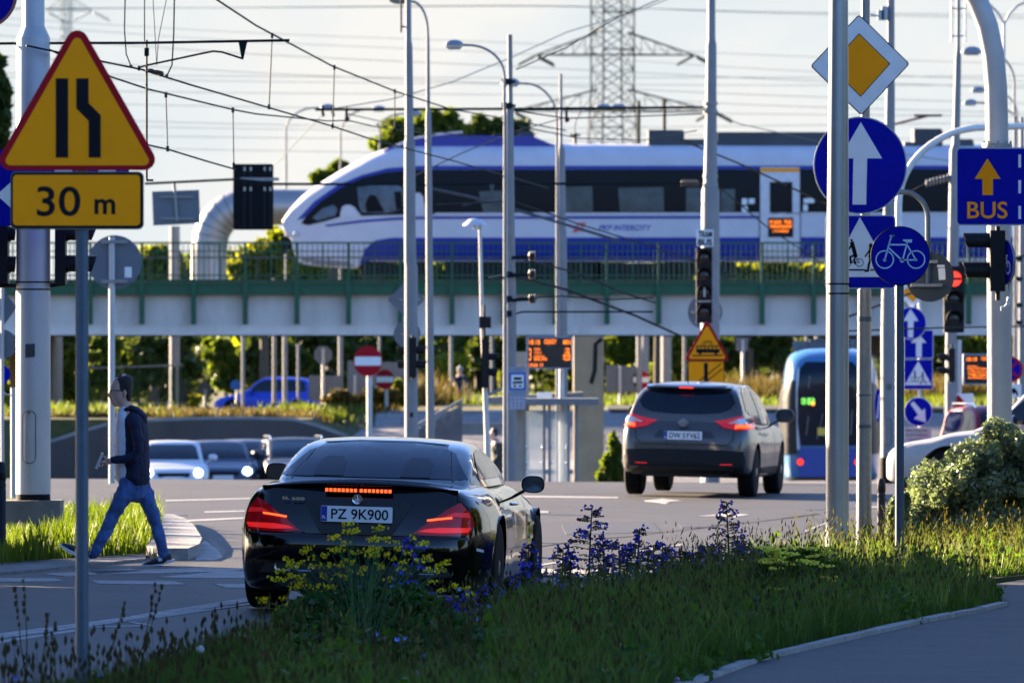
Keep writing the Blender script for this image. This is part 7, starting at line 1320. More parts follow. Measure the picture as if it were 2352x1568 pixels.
for q in ([(1322,512),(1346,511),(1345,516),(1330,517),(1326,521)], [(1318,523),(1342,520),(1338,526),(1326,527)], [(1315,534),(1320,524),(1330,526),(1342,533),(1330,530),(1322,534)]): mb.prism([(xx(x), zz(y)) for x, y in q], yt-.022, yt-.01)
tr.part('emblem', mb, mat('logo_red', (0.6,0.06,0.05), .5))
for q, nm in (([(1704,456),(1716,456),(1716,470),(1704,470)], 0), ([(1720,456),(1733,456),(1733,468),(1720,468)], 0), ([(1704,474),(1717,474),(1717,487),(1704,487)], 0), ([(1846,456),(1870,455),(1870,466),(1846,467)], 0), ([(1845,470),(1855,470),(1855,485),(1845,485)], 0)):
    tdecal('pictogram', [q], WHITE, .024, .4)
# roof fairing, equipment, pantograph, bogies
mb = MB(); fr = [(880,345),(900,335),(930,321),(960,313),(1000,309),(1225,312),(1245,321),(1285,337),(1285,346),(880,348)]
mb.prism([(xx(x), zz(y)) for x, y in fr], yt+.42, yt+2.42); tr.part('roof_fairing', mb, TBLUE)
mb = MB(); mb.tube([W(905,336,st,.38), W(950,318,st,.38), W(1000,309,st,.38), W(1062,303,st,.38)], .035, 8); tr.part('fairing_edge', mb, TWHITE)
ROOF = mat('roof_grey', (0.045,0.05,0.06), .7, 0, .25, 1)
for x0_, y0_, x1_, y1_ in ((1190,300,1225,313),(1490,297,1573,334),(1648,302,1902,334),(2080,325,2104,336),(2102,294,2168,332),(2200,318,2240,334),(1573,318,1640,335)):
    mb = MB(); mb.prism([(xx(x), zz(y)) for x, y in ((x0_,y1_+4),(x0_,y0_),(x1_-4,y0_),(x1_,y0_+6),(x1_,y1_+4))], yt+.6, yt+2.2); tr.part('roof_unit', mb, ROOF)
mb = MB(); mb.tube([W(1322,335,st,1.2), W(1322,302,st,1.2)], .05, 8); mb.box(W(1322,308,st,1.2), (.32,.2,.06)); mb.tube([W(1318,335,st,1.2), W(1322,318,st,1.2), W(1327,335,st,1.2)], .04, 6); tr.part('insulator_post', mb, BLACK)
mb = MB(); mb.tube([W(2060,330,st,1.4), W(1990,300,st,1.4), W(2140,262,st,1.4)], .04, 8); mb.tube([W(2105,262,st,1.4), W(2170,262,st,1.4)], .04, 8); tr.part('pantograph', mb, mat('panto_red', (0.10,0.03,0.03), .5))
for cx_ in (905, 1200, 1610, 2010, 2250):
    mb = MB(); mb.box((xx(cx_), YC, zz(618)), (150/st, 2.2, .35)); tr.part('bogie_frame', mb, BLACK) if cx_ != 1200 else tr.part('underframe_box', MB().box((xx(1200), YC, zz(622)), (360/st, 2.3, .60)), BLACK)
    if cx_ == 1200: continue
    for dx in (-48, 48):
        mb = MB(); mb.lathe((xx(cx_+dx), YC-.75, zrail+.42), [(.0,-.07),(.40,-.07),(.42,0),(.46,.06),(.46,.10),(0,.10)], 24, 'y'); tr.part('wheel', mb, mat('wheel_steel', (0.05,0.045,0.04), .6, .5))
mb = MB(); mb.box((xx(1460), YC, zz(624)), (190/st, 2.3, .55)); tr.part('underframe_box', mb, BLACK)
mb = MB(); mb.box((xx(656), YC, zz(556)), (.35,.5,.4)); mb.box((xx(650), YC, zz(572)), (.2,.35,.25)); tr.part('coupler', mb, BLACK)
mb = MB(); mb.sphere(W(677,535,st,.75), .09, 10, 8); tr.part('headlight', mb, LAMPCLR)
tdecal('painted_nose_shade', [[(690,590),(740,596),(800,600),(812,612),(760,610),(700,606)]], mat('nose_shade_grey', (0.20,0.19,0.21), .6), .014, .4)  # shade under the nose painted on as a grey patch
# ================= wires, pylons, background =================
def wire(name, pts, r, m, label, grp=None, drops=None):
    P = [W(*p) for p in pts]; mb = MB(); k = []
    n = 6
    for i in range(len(P)-1):
        for j in range(n): k.append(P[i].lerp(P[i+1], j/n))
    k.append(P[-1]); mb.tube(k, r, 6); t = T(name, label, 'overhead wire', P[0], grp); t.part('cable', mb, m)
    if drops:
        mb = MB()
        for a, c in drops: mb.tube([W(*a), W(*c)], r*.7, 5); mb.box(W(*a), (.03,.03,.06)); mb.box(W(*c), (.03,.03,.06))
        t.part('dropper', mb, m)
g = 'tram overhead wires'
wire('catenary_wire', [(480,-12,215),(588,59,200),(763,152,180),(905,209,165),(1035,251,152),(1150,271,140),(1300,300,128)], .011, WIRE, 'upper catenary wire falling from the top edge past the end of the cantilever tube', g, [((625,82,196),(618,246,196)),((768,155,180),(764,290,180)),((907,210,165),(906,300,165))])
wire('contact_wire', [(60,105,232),(222,139,231),(325,160,230),(437,195,222),(588,239,205),(763,290,185),(853,320,172),(1050,372,150),(1260,432,128)], .011, WIRE, 'contact wire running down from the cantilever tube clamps towards the train', g)
wire('catenary_wire', [(115,115,232),(240,172,226),(340,205,220),(535,252,200),(588,262,195),(750,278,170),(800,277,160),(870,293,140),(1000,310,124)], .010, WIRE, 'thinner wire below the contact wire left of the stepped mast', g, [((381,218,214),(385,342,214)),((535,253,200),(537,380,200))])
wire('contact_wire', [(335,332,224),(385,343,214),(480,372,205),(540,389,198)], .010, WIRE, 'short low wire ending at the louvred board', g)
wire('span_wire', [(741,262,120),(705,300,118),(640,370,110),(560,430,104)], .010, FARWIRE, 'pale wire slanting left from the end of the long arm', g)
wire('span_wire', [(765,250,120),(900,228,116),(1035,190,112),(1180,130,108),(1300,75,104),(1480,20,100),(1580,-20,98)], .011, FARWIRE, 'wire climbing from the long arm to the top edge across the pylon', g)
wire('contact_wire', [(1000,470,142),(1180,462,138),(1330,515,130),(1480,560,124),(1600,602,118),(1700,640,110)], .012, mat('wire_grey', (0.016,0.020,0.026), .8, spec=.08), 'wire crossing before the train lettering', g)
wire('contact_wire', [(1120,640,150),(1170,630,146),(1300,665,138),(1460,725,130),(1560,770,122)], .022, mat('wire_grey', None), 'thick wire sagging across the bridge girder to the tram warning sign', g)
wire('contact_wire', [(1180,590,146),(1320,625,138),(1430,672,132),(1505,695,126)], .016, mat('wire_grey', None), 'thick wire crossing the bridge railing', g)
wire('span_wire', [(1180,685,146),(1290,680,146),(1390,688,146),(1500,684,146)], .012, mat('wire_grey', None), 'level tube wire upper of two over the girder', g)
wire('span_wire', [(1180,722,146),(1200,716,146),(1500,716,146)], .016, mat('wire_grey', None), 'level tube wire lower of two over the girder', g)
wire('span_wire', [(1186,160,146),(1300,110,140),(1420,40,135),(1500,5,130),(1560,-20,128)], .010, WIRE, 'wire from the flat-topped mast up to the top edge right of the pylon', g)
wire('contact_wire', [(1560,320,112),(1720,385,118),(1900,470,126)], .018, mat('wire_black', (0.004,0.005,0.007), .9, spec=.0), 'thick wire falling over the train door to the arrow sign', g)
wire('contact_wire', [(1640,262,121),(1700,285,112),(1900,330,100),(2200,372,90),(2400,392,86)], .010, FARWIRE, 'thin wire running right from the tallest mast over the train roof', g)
wire('span_wire', [(1940,730,140),(2100,670,134),(2400,570,126)], .02, mat('wire_grey', None), 'slanting tube behind the small blue signs', g)
wire('span_wire', [(1940,760,140),(2180,752,134),(2400,748,126)], .016, mat('wire_grey', None), 'level tube behind the small blue signs', g)
# far power lines
rd = random.Random(2)
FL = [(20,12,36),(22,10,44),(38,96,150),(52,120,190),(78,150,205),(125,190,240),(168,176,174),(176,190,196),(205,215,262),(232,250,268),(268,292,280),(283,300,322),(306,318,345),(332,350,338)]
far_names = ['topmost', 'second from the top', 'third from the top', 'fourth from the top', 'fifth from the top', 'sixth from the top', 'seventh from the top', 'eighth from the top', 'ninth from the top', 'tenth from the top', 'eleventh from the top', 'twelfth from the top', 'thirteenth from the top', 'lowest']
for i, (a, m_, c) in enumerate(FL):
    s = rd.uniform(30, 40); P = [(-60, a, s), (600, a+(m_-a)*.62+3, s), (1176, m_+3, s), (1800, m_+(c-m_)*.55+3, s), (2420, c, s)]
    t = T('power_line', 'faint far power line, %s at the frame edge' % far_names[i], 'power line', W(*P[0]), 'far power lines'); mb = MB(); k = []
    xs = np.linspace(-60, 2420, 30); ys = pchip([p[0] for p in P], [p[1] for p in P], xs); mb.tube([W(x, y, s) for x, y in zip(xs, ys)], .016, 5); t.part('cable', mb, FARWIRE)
# lattice pylon
def pylon(name, label, cx, s, ytop, ybase, hw, arms, r, m, grp=None, flare=1.0):
    t = T(name, label, 'pylon', (W(cx,0,s).x, F/s, 0), grp); c = [(-1,-1),(1,-1),(1,1),(-1,1)]; rot = .38; mb = MB(); ys = list(np.arange(ytop, ybase, hw*1.25)); w_ = lambda y: hw/s*(1+flare*max(0, (y-205)/900)) 
    def corner(i, y):
        a, b_ = c[i]; k = w_(y)*1.08; return Vector((W(cx,0,s).x+k*(a*math.cos(rot)-b_*math.sin(rot)), F/s+k*(a*math.sin(rot)+b_*math.cos(rot)), CH+(HY-y)/s))
    for i in range(4): mb.tube([corner(i, y) for y in ys+[ybase+900]], r, 6)
    t.part('leg', mb, m); mb = MB()
    for a, b_ in zip(ys, ys[1:]):
        for i in range(4):
            j = (i+1) % 4; mb.tube([corner(i, a), corner(j, b_)], r*.55, 5); mb.tube([corner(j, a), corner(i, b_)], r*.55, 5)
            if rd.random() < .5: mb.tube([corner(i, a), corner(j, a)], r*.7, 5)
    t.part('lattice', mb, m)
    for (y, x0, x1, yt_) in arms:
        mb = MB(); yy = F/s
        for sg, xe in ((-1, x0), (1, x1)):
            P0 = W(cx+sg*hw, y, s); E = W(xe, y+(0 if sg < 0 else 1), s); Tt = W(cx+sg*hw, yt_, s)
            for dy in (-.8, .8): mb.tube([P0+Vector((0,dy,0)), E], r*.9, 6); mb.tube([Tt+Vector((0,dy,0)), E], r*.75, 5)
            for k in range(1, 5): A = P0.lerp(E, k/5); B_ = Tt.lerp(E, k/5); B2 = Tt.lerp(E, (k-1)/5); mb.tube([A, B_], r*.45, 4); mb.tube([A, B2], r*.45, 4)
        mb.tube([W(cx-hw, y, s), W(cx+hw, y, s)], r, 6); t.part('crossarm', mb, m)
        for xe, dirs in ((x0, (1, -1)), (x1, (1, -1))):
            for d in dirs:
                mb = MB()
                for o_ in (0, 6):
                    for k in range(9): mb.sphere(W(xe+d*(4+k*4.2)+(o_ if d > 0 else -o_)*.3, y+3+k*2.2+o_*(1 if d > 0 else .4)*.8, s), .10, 6, 4)
                t.part('insulator', mb, m)
    return t
PYM = mat('pylon_steel', (0.010,0.026,0.030), .7, .1, spec=.2)
pylon('lattice_pylon', 'tall lattice power pylon with two crossarms rising behind the train', 1407, 31, -60, 345, 35, [(126, 1232, 1596, 75), (255, 1180, 1640, 206)], .065, PYM)
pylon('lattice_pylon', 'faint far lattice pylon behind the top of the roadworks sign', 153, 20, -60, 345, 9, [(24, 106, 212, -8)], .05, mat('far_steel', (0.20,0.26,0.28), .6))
# masts and details over the train roof
for x, y0, lab in ((1467, 232, 'thin dark mast over the train roof right of the pylon'), (1526, 228, 'thin dark mast above the box on the train roof')):
    s = 66; mb = MB(); mb.tube([W(x, y0, s), Vector((W(x,0,s).x, F/s, 3))], .06, 8); single('catenary_mast', mb, WIRE, lab, 'mast', base=Vector((W(x,0,s).x, F/s, 0)))
for hx, hy, ax, ay, lab in ((752,248,657,300,'far curved lamp left of the train nose'),(870,252,782,310,'far curved lamp above the train nose'),(950,262,872,300,'far curved lamp rising behind the train nose')):
    lamp('street_lamp', lab, hx-18, hx+18, hy, ax, ay, ax, 0, 64, (2.2,2.8,3.2))
for cx_, lab in ((1385,'far domed lamp head on the long arm line, before the pylon left leg'),(1420,'far domed lamp head before the pylon right leg')):
    lamp('street_lamp', lab, cx_-22, cx_+22, 250, cx_-66, 300, cx_-66, 0, 62, (2,2.6,3))
# silver heating pipe loop behind the bridge
s = 66; PIPE = mat('silver_pipe', (0.30,0.30,0.30), .45, .6, .15, 1.2, dirt=.4, dirtcol=(.12,.12,.12)); t = T('heating_pipe', 'fat silver heating pipe bending up beside the train nose', 'pipe', W(470,640,s,6)); mb = MB(); P = [W(462,664,s,6), W(462,600,s,6), W(464,560,s,6)]+[W(465+85*(1-math.cos(a)), 555-88*math.sin(a), s, 6) for a in [PI/2*i/7 for i in range(8)]]+[W(600,467,s,6), W(640,467,s,6), W(900,470,s,6)]
mb.tube(P, 42/s, 24); t.part('duct', mb, PIPE); mb = MB()
for i in range(3, 11): d = (P[i+1]-P[i-1]).normalized()*.03; mb.tube([P[i]-d, P[i]+d], 43/s, 24)
t.part('seam_band', mb, mat('pipe_band', (0.18,0.19,0.2), .5, .5))
def bgpole(x, y0, w_, s, lab, m=MAST, dy=0): 
    b = gbase(x, s); mb = MB(); mb.tube([W(x, y0, s), Vector((b.x, b.y, b.z-.3))], w_/2/s, 10); single('far_pole', mb, m, lab, 'pole', 'white poles under the bridge', base=b)
for i, (x, y0, w_, s_) in enumerate([(401,520,25,72),(630,640,10,72),(654,765,11,70),(782,770,12,68),(685,790,7,66),(558,770,8,66),(1036,765,9,64),(1468,765,14,70),(1482,765,18,68),(1530,765,26,69),(1572,765,9,70),(1706,800,9,66),(1852,760,8,70),(1876,760,8,70),(2080-60,765,10,68),(1130,770,8,64),(1890,790,10,66)]):
    bgpole(x, y0, w_, s_, ['broad white pole in front of the silver pipe','slim sunlit pole rising past the railing left of the train','slim pole just right of the sunlit one under the bridge','sunlit slim pole under the bridge left of the no entry signs','very thin pole behind the blue car','thin pole at the nose of the blue car','slim pole behind the cyclist','sunlit pole under the bridge nearest the tan pillar','broad pole second from the tan pillar','broadest pole under the bridge left of the grey crossover','thin pole left of the tram warning sign','thin pole between the grey crossover and the tram','thin pole over the tram roof, first of the pair','thin pole over the tram roof, second of the pair','pole under the bridge behind the square crossing sign','thin pole behind the mushroom lamp','pole over the tram roof beside the silver pole'][i])
# retaining wall with the bank behind, fence
s = 88; t = [(60,1045),(117,1016),(180,996),(245,977),(340,968),(480,963),(588,963),(675,966),(720,978),(760,992),(800,1006)]; mb = MB(); P = [W(x, y, s) for x, y in t]; n = len(P); yy = F/s
for a, c in zip(P, P[1:]): mb.prism([(a.x, -2.2), (c.x, -2.2), (c.x, c.z), (a.x, a.z)], yy, yy+.4)
rw = T('retaining_wall', 'dark brown retaining wall curving behind the oncoming cars', 'wall', (P[0].x, yy, -1.55)); rw.part('panels', mb, mat('wall_brown', (0.055,0.048,0.045), .8, 0, .35, .35, bump=.5, bscale=6, dirt=.6, dirtcol=(.11,.085,.06), dscale=.5)); mb = MB()
for a, c in zip(P, P[1:]): mb.tube([a+Vector((0,.2,0)), c+Vector((0,.2,0))], .09, 6)
rw.part('coping', mb, CONC)
s = 74; b = gbase(300, s); t = T('mesh_fence', 'dark green fence with a pale top rail behind the retaining wall', 'fence', W(300,930,s)); mb = MB()
for x in (203, 260, 318, 400, 414): mb.box((W(x,0,s).x, F/s, CH+(HY-890)/s), (.08,.08,1.3))
t.part('posts', mb, GREEN); mb = MB(); mb.tube([W(200,846,s), W(420,838,s)], .03, 6); mb.tube([W(200,925,s), W(420,925,s)], .02, 6); t.part('rail', mb, STEEL); mb = MB()
for x in np.arange(203, 414, 4.5): mb.box((W(x,0,s).x, F/s+.02, CH+(HY-886)/s), (.014,.014,1.05))
t.part('mesh', mb, GREEN)
# sign backs and small signs far off
def back(shape, px, py, s, lab, pole_x=None):
    b = gbase(pole_x or px, s); t = T('reversed_sign', lab, 'road sign', b); panel(t, shape, s, SIGNBACK, 0, .03, 'disc'); mb = MB(); mb.tube([W(pole_x or px, py, s, -.06), Vector((b.x, b.y-.06, b.z-.2))], .05, 8); t.part('post', mb, STEEL)
back([(709,862),(788,862),(788,918),(709,918)], 742, 855, 70, 'wide grey sign back of planks right of the blue car'); back([(720+22*math.cos(R(22.5+45*i))+22, 815+22*math.sin(R(22.5+45*i))) for i in range(8)], 742, 800, 71, 'eight-sided grey sign back above the wide plank one'); back([(798,828),(930,832),(930,905),(798,905)], 815, 860, 68, 'large grey panel back behind the no entry signs')
back([(1392,838),(1470,842),(1470,900),(1392,900)], 1424, 840, 70, 'grey panel back between the tan pillar and the crossover'); back(circ(471,893,16,24), 471, 893, 74, 'small round pale sign on a short post above the retaining wall'); back([(1692,775),(1718,775),(1718,806),(1692,806)], 1706, 780, 66, 'small square sign back between the crossover and the tram')
s = 72; b = gbase(541, s); t = T('blue_disc_sign', 'small round blue sign on a post at the nose of the blue car', 'road sign', b); panel(t, circ(541,884,12,24), s, mat('stop_blue', None)); mb = MB(); mb.tube([W(545,884,s,.05), Vector((b.x,b.y+.05,b.z-.2))], .045, 8); t.part('post', mb, STEEL)
# ramps / walls seen in the gap right of the retaining wall
s = 100; mb = MB(); mb.hprism([(W(960,0,s).x, F/s), (W(1062,0,s).x, F/s), (W(1062,0,s).x, F/s+.25), (W(960,0,s).x, F/s+.25)], -1.7, lambda x, y: CH+(HY-(985-(x-W(960,0,s).x)*s*.55))/s); single('ramp_wall', mb, mat('ramp_dark', (0.10,0.10,0.11), .8, 0, .3, 1.5), 'dark sloping ramp wall right of the stepped mast', 'wall', base=W(1010,0,s))
t = T('ramp_rail', 'pale handrail on the sloping ramp wall', 'railing', W(1010,950,s)); mb = MB(); mb.tube([W(960,975,s), W(1062,918,s)], .035, 8); mb.tube([W(960,990,s), W(1062,935,s)], .02, 6); t.part('rail', mb, GALV); mb = MB()
for k in range(6): mb.tube([W(960+20*k,975-11*k,s), W(960+20*k,1000-10*k,s)], .018, 6)
t.part('baluster', mb, GALV)
struct('walkway', MB().hprism([(W(770,0,92).x, 186), (W(1080,0,92).x, 186), (W(1130,0,80).x, 201), (W(880,0,80).x, 201)], lambda x, y: gz(x,y)-.1, lambda x, y: gz(x,y)+.06), PAVE)
struct('walkway', MB().hprism([(W(1110,0,92).x, 184), (W(1420,0,92).x, 184), (W(1400,0,80).x, 199), (W(1120,0,80).x, 199)], lambda x, y: gz(x,y)-.1, lambda x, y: gz(x,y)+.09), KERB)
struct('walkway', MB().hprism([(W(1395,0,80).x, 199), (W(2500,0,80).x, 199), (W(2500,0,70).x, 226), (W(1390,0,70).x, 226)], lambda x, y: gz(x,y)-.1, lambda x, y: gz(x,y)+.05), PATHM)
s = 92; mb = MB(); mb.box(W(1100,985,s), (1.6,.2,.3)); single('low_wall', mb, CONC, 'pale stepped low wall left of the backpacker', 'wall', base=W(1100,985,s))
s = 112; t = T('stair_roof', 'grey sloping stair roof edge behind the bus stop board', 'roof', W(1150,900,s)); mb = MB(); mb.hprism([(W(1118,0,s).x, F/s), (W(1340,0,s).x, F/s), (W(1340,0,s).x, F/s+2), (W(1118,0,s).x, F/s+2)], lambda x, y: CH+(HY-928)/s, lambda x, y: CH+(HY-(900 if x > -.3 else 912))/s); t.part('slab', mb, CONC); mb = MB(); mb.tube([W(1118,908,s,-.1), W(1170,885,s,-.1)], .035, 6); t.part('rail', mb, GALV)
mb = MB()
mb.box(Vector((W(1199,0,s).x, F/s+.9, .2)), (.30,.3,3.6))
t.part('wall', mb, mat('stair_wall', (0.30,0.27,0.22), .8))
# concrete underside pillars of the bridge
for x, lab in ((60, 'bridge pier behind the thick mast'), (2000, 'bridge pier behind the silver poles')):
    s = 76; q = W(x,0,s).x; mb = MB(); mb.box((q, F/s+4.5, .3), (1.3,5,4.6)); single('bridge_pier', mb, CONC, lab, 'pier', base=(q, F/s+4.5, -1.5))
s = 70; b = W(-5,0,s); mb = MB(); mb.box((b.x-.5, b.y-20, .9), (2.0,3,5.0)); mb.box((b.x-.5, b.y-20, 3.5), (2.3,3.3,.2)); single('brick_kiosk', mb, mat('brick_red', (0.20,0.07,0.045), .85, 0, .3, 6, bump=.3), 'red brick wall at the frame edge behind the thick mast', 'building', base=(b.x, b.y-20, 0))
# ---- trees and bushes
LEAF = leafmat('tree_leaf', (0.018,0.044,0.009), (0.12,0.150,0.026), .5, .5, (1.8,1.75,.55)); LEAF3 = leafmat('tree_leaf_sunlit', (0.030,0.060,0.008), (0.17,0.20,0.025), .6, .5, (2.2,1.9,.4)); LEAF2 = leafmat('tree_leaf_dark', (0.012,0.030,0.009), (0.075,0.100,0.024), .35, .5, (1.8,1.7,.6)); DRY = leafmat('dry_grass', (0.030,0.032,0.010), (0.105,0.090,0.030), .4, .6, (1.6,1.3,.7)); BARK = mat('bark', (0.07,0.055,0.04), .9, 0, .3, 8, bump=.6)  # LEAF3 puts sunlight into the leaf colour, LEAF2 puts shade
def tree(label, px, s, blobsP, n, leaf, m, basez=None, grp=None, name='tree', dep=0.0):
    bx = W(px,0,s).x; by = F/s+dep; bz = gz(bx, by) if basez is None else basez; t = T(name, label, 'tree' if name == 'tree' else 'bush', (bx,by,bz), grp)
    rd = random.Random(int(px)); bl = []
    for (x, y, rx, ry) in blobsP:
        c = W(x, y, s, dep); R_ = rx/s; bl.append((c.x, c.y, c.z, rx/s*.78, R_*.8, ry/s*.78))
        for k in range(11): a = rd.uniform(0, 2*PI); e = rd.uniform(-1.0, 1.3); q = rd.uniform(.7,1.1); bl.append((c.x+rx/s*q*math.cos(a)*math.cos(e), c.y+R_*.7*rd.uniform(-1,1), c.z+ry/s*q*math.sin(e), rx/s*rd.uniform(.16,.40), R_*.35, ry/s*rd.uniform(.16,.40)))
    V, Fc = leaves(bl, int(n*1.5), leaf*.85, shell=.3, ground=bz); V = V-np.array([bx,by,bz]); o = bpy.data.objects.new('crown', npmesh('crown', V, Fc, m)); COL.objects.link(o); o.parent = t.o
    mb = MB(); tops = [Vector(b_[:3]) for b_ in bl[::12]]; zc = min(b_[2] for b_ in bl); fork = Vector((bx, by, bz+(max(zc, bz+.5)-bz)*.6)); r0 = max(.06, (tops[0].z-bz)*.035); mb.tube([Vector((bx,by,bz-.2)), fork], [r0, r0*.75], 8)
    for p in tops: mb.tube([fork, fork.lerp(p,.5)+Vector((rd.uniform(-.2,.2),0,.1)), p], [r0*.6, r0*.4, r0*.12], 6)
    t.part('trunk', mb, BARK); return t
gt = 'trees beyond the bridge'
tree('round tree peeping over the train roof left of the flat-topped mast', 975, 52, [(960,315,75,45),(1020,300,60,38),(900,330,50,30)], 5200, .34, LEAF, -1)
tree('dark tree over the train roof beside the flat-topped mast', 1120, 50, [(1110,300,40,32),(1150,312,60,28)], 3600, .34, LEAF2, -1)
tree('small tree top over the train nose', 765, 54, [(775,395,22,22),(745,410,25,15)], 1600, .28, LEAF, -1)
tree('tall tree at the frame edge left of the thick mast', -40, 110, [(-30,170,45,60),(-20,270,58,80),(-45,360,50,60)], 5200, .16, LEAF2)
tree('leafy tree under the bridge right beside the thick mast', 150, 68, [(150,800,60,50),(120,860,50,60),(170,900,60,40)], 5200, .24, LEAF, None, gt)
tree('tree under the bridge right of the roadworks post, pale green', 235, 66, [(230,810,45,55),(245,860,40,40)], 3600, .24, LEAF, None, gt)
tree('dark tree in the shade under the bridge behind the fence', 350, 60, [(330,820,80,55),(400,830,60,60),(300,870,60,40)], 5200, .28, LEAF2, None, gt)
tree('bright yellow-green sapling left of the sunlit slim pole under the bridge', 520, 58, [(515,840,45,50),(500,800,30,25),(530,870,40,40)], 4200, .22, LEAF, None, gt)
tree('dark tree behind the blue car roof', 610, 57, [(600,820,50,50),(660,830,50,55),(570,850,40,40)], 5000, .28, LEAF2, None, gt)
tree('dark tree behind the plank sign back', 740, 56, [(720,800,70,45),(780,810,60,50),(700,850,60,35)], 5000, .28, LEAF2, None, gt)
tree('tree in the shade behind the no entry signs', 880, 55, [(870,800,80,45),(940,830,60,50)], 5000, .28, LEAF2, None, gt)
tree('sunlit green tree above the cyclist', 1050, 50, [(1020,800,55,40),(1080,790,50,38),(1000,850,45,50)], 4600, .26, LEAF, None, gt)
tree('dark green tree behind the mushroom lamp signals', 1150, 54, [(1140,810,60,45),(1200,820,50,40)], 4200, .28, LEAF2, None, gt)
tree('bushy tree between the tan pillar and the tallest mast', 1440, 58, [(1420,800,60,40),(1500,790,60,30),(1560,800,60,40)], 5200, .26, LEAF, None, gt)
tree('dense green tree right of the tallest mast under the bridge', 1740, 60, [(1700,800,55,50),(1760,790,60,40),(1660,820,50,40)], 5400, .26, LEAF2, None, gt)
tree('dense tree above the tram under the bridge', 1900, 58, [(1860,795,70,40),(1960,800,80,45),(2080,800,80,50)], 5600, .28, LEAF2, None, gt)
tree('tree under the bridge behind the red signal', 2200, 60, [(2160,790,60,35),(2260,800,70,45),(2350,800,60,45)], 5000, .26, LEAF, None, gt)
gb = 'bright bushes beyond the railing'
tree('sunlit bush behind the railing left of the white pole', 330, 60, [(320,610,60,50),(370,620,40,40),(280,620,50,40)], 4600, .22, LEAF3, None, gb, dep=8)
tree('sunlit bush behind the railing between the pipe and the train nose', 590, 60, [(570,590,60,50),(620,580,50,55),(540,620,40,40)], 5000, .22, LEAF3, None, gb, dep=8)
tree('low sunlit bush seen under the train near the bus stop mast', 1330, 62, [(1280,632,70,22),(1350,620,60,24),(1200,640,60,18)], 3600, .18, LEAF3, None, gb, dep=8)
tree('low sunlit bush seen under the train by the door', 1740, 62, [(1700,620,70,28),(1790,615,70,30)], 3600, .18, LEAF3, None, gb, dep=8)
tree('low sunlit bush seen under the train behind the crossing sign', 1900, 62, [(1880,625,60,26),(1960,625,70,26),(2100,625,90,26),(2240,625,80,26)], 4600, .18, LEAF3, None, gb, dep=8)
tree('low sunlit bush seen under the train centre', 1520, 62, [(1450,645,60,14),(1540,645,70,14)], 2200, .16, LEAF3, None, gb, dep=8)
# dry tall grass tufts on the bank and on the right
def tufts(name, pts, n, h0, h1, w_, m):
    X = []; Y = []
    for (px, s_, spread, dep) in pts: k = n//len(pts); x0 = W(px,0,s_).x; X.append(RNG.normal(x0, spread/s_, k)); Y.append(RNG.uniform(F/s_-dep, F/s_+dep, k))
    X = np.concatenate(X); Y = np.concatenate(Y); Z = gzv(X, Y); V, Fc = blades(np.stack([X,Y,Z],1), RNG.uniform(h0, h1, len(X))*(.5+xnoise(X,Y,1.2)), w_, .3); struct(name, npmesh(name, V, Fc, m), None, 'stuff')
tufts('bank_grass', [(150,84,60,4),(250,84,60,4),(350,84,70,4),(450,84,70,4),(550,84,70,4),(650,84,60,4),(730,82,40,4),(780,78,60,6),(250,74,90,8),(420,74,90,8),(580,74,90,8)], 20000, .06, .22, .04, DRY)
tufts('bank_grass', [(200,84,90,4),(700,82,60,5),(1180,66,50,8),(1230,66,60,8),(1420,68,40,8),(1750,68,90,10),(2150,70,60,8),(2200,68,80,8),(1400,104,14,1)], 14000, .10, .35, .05, LEAF)
tufts('bank_grass', [(1740,66,60,6),(2140,66,70,6),(2220,66,60,6),(890,66,60,8),(930,66,40,8)], 12000, .4, .9, .06, DRY)
tufts('bank_grass', [(830,96,50,2),(900,96,50,2),(930,98,30,2)], 7000, .3, .55, .04, LIT)
plant_bush('flowering_bush', 'small flowering bush between the tan pillar and the grey crossover', [B(1402,1065,20,26,118), B(1416,1040,14,22,118), B(1408,1010,9,20,118), B(1396,1095,24,22,118), B(1420,1090,18,25,118)], 1300, .1, LEAF, (W(1405,0,118).x, F/118, gz(1.9, F/118)), 5)
s = 72
tree('sunlit shrub on the bank right of the blue car', 800, 72, [(790,930,45,40),(830,940,50,40),(880,930,45,45)], 3000, .15, DRY, None, 'bank shrubs', 'bush', dep=2)
tree('sunlit shrub on the bank left of the stepped mast', 915, 70, [(900,920,40,40),(925,935,30,40)], 2400, .15, LEAF, None, 'bank shrubs', 'bush', dep=2)
# trees outside the left edge whose shade lies over the foreground
for i, (x, y, r, h) in enumerate([(-9.2,64.0,3.0,8.5),(-9.8,58,3.2,9),(-9.5,51.5,3.3,9.5),(-9.0,45,3.2,9.5),(-9.5,38.5,3.3,10),(-14,60,3.5,11)]):
    t = T('tree', 'roadside tree standing left of the view, number in a row by the near verge' if False else 'broad roadside tree in the row shading the near verge', 'tree', (x,y,0), 'roadside trees shading the verge'); V, Fc = leaves([(x,y,h*.52,r,r,h*.44),(x+.5,y-.5,h*.3,r*.9,r*.9,h*.25),(x,y,h*.78,r*.7,r*.7,h*.2)], 5200, .42, shell=.35, ground=.2); o = bpy.data.objects.new('crown', npmesh('crown', V-np.array([x,y,0]), Fc, LEAF2)); COL.objects.link(o); o.parent = t.o; mb = MB(); mb.tube([(x,y,-.1),(x+.1,y,h*.5),(x,y,h*.8)], [.22,.15,.05], 8); t.part('trunk', mb, BARK)
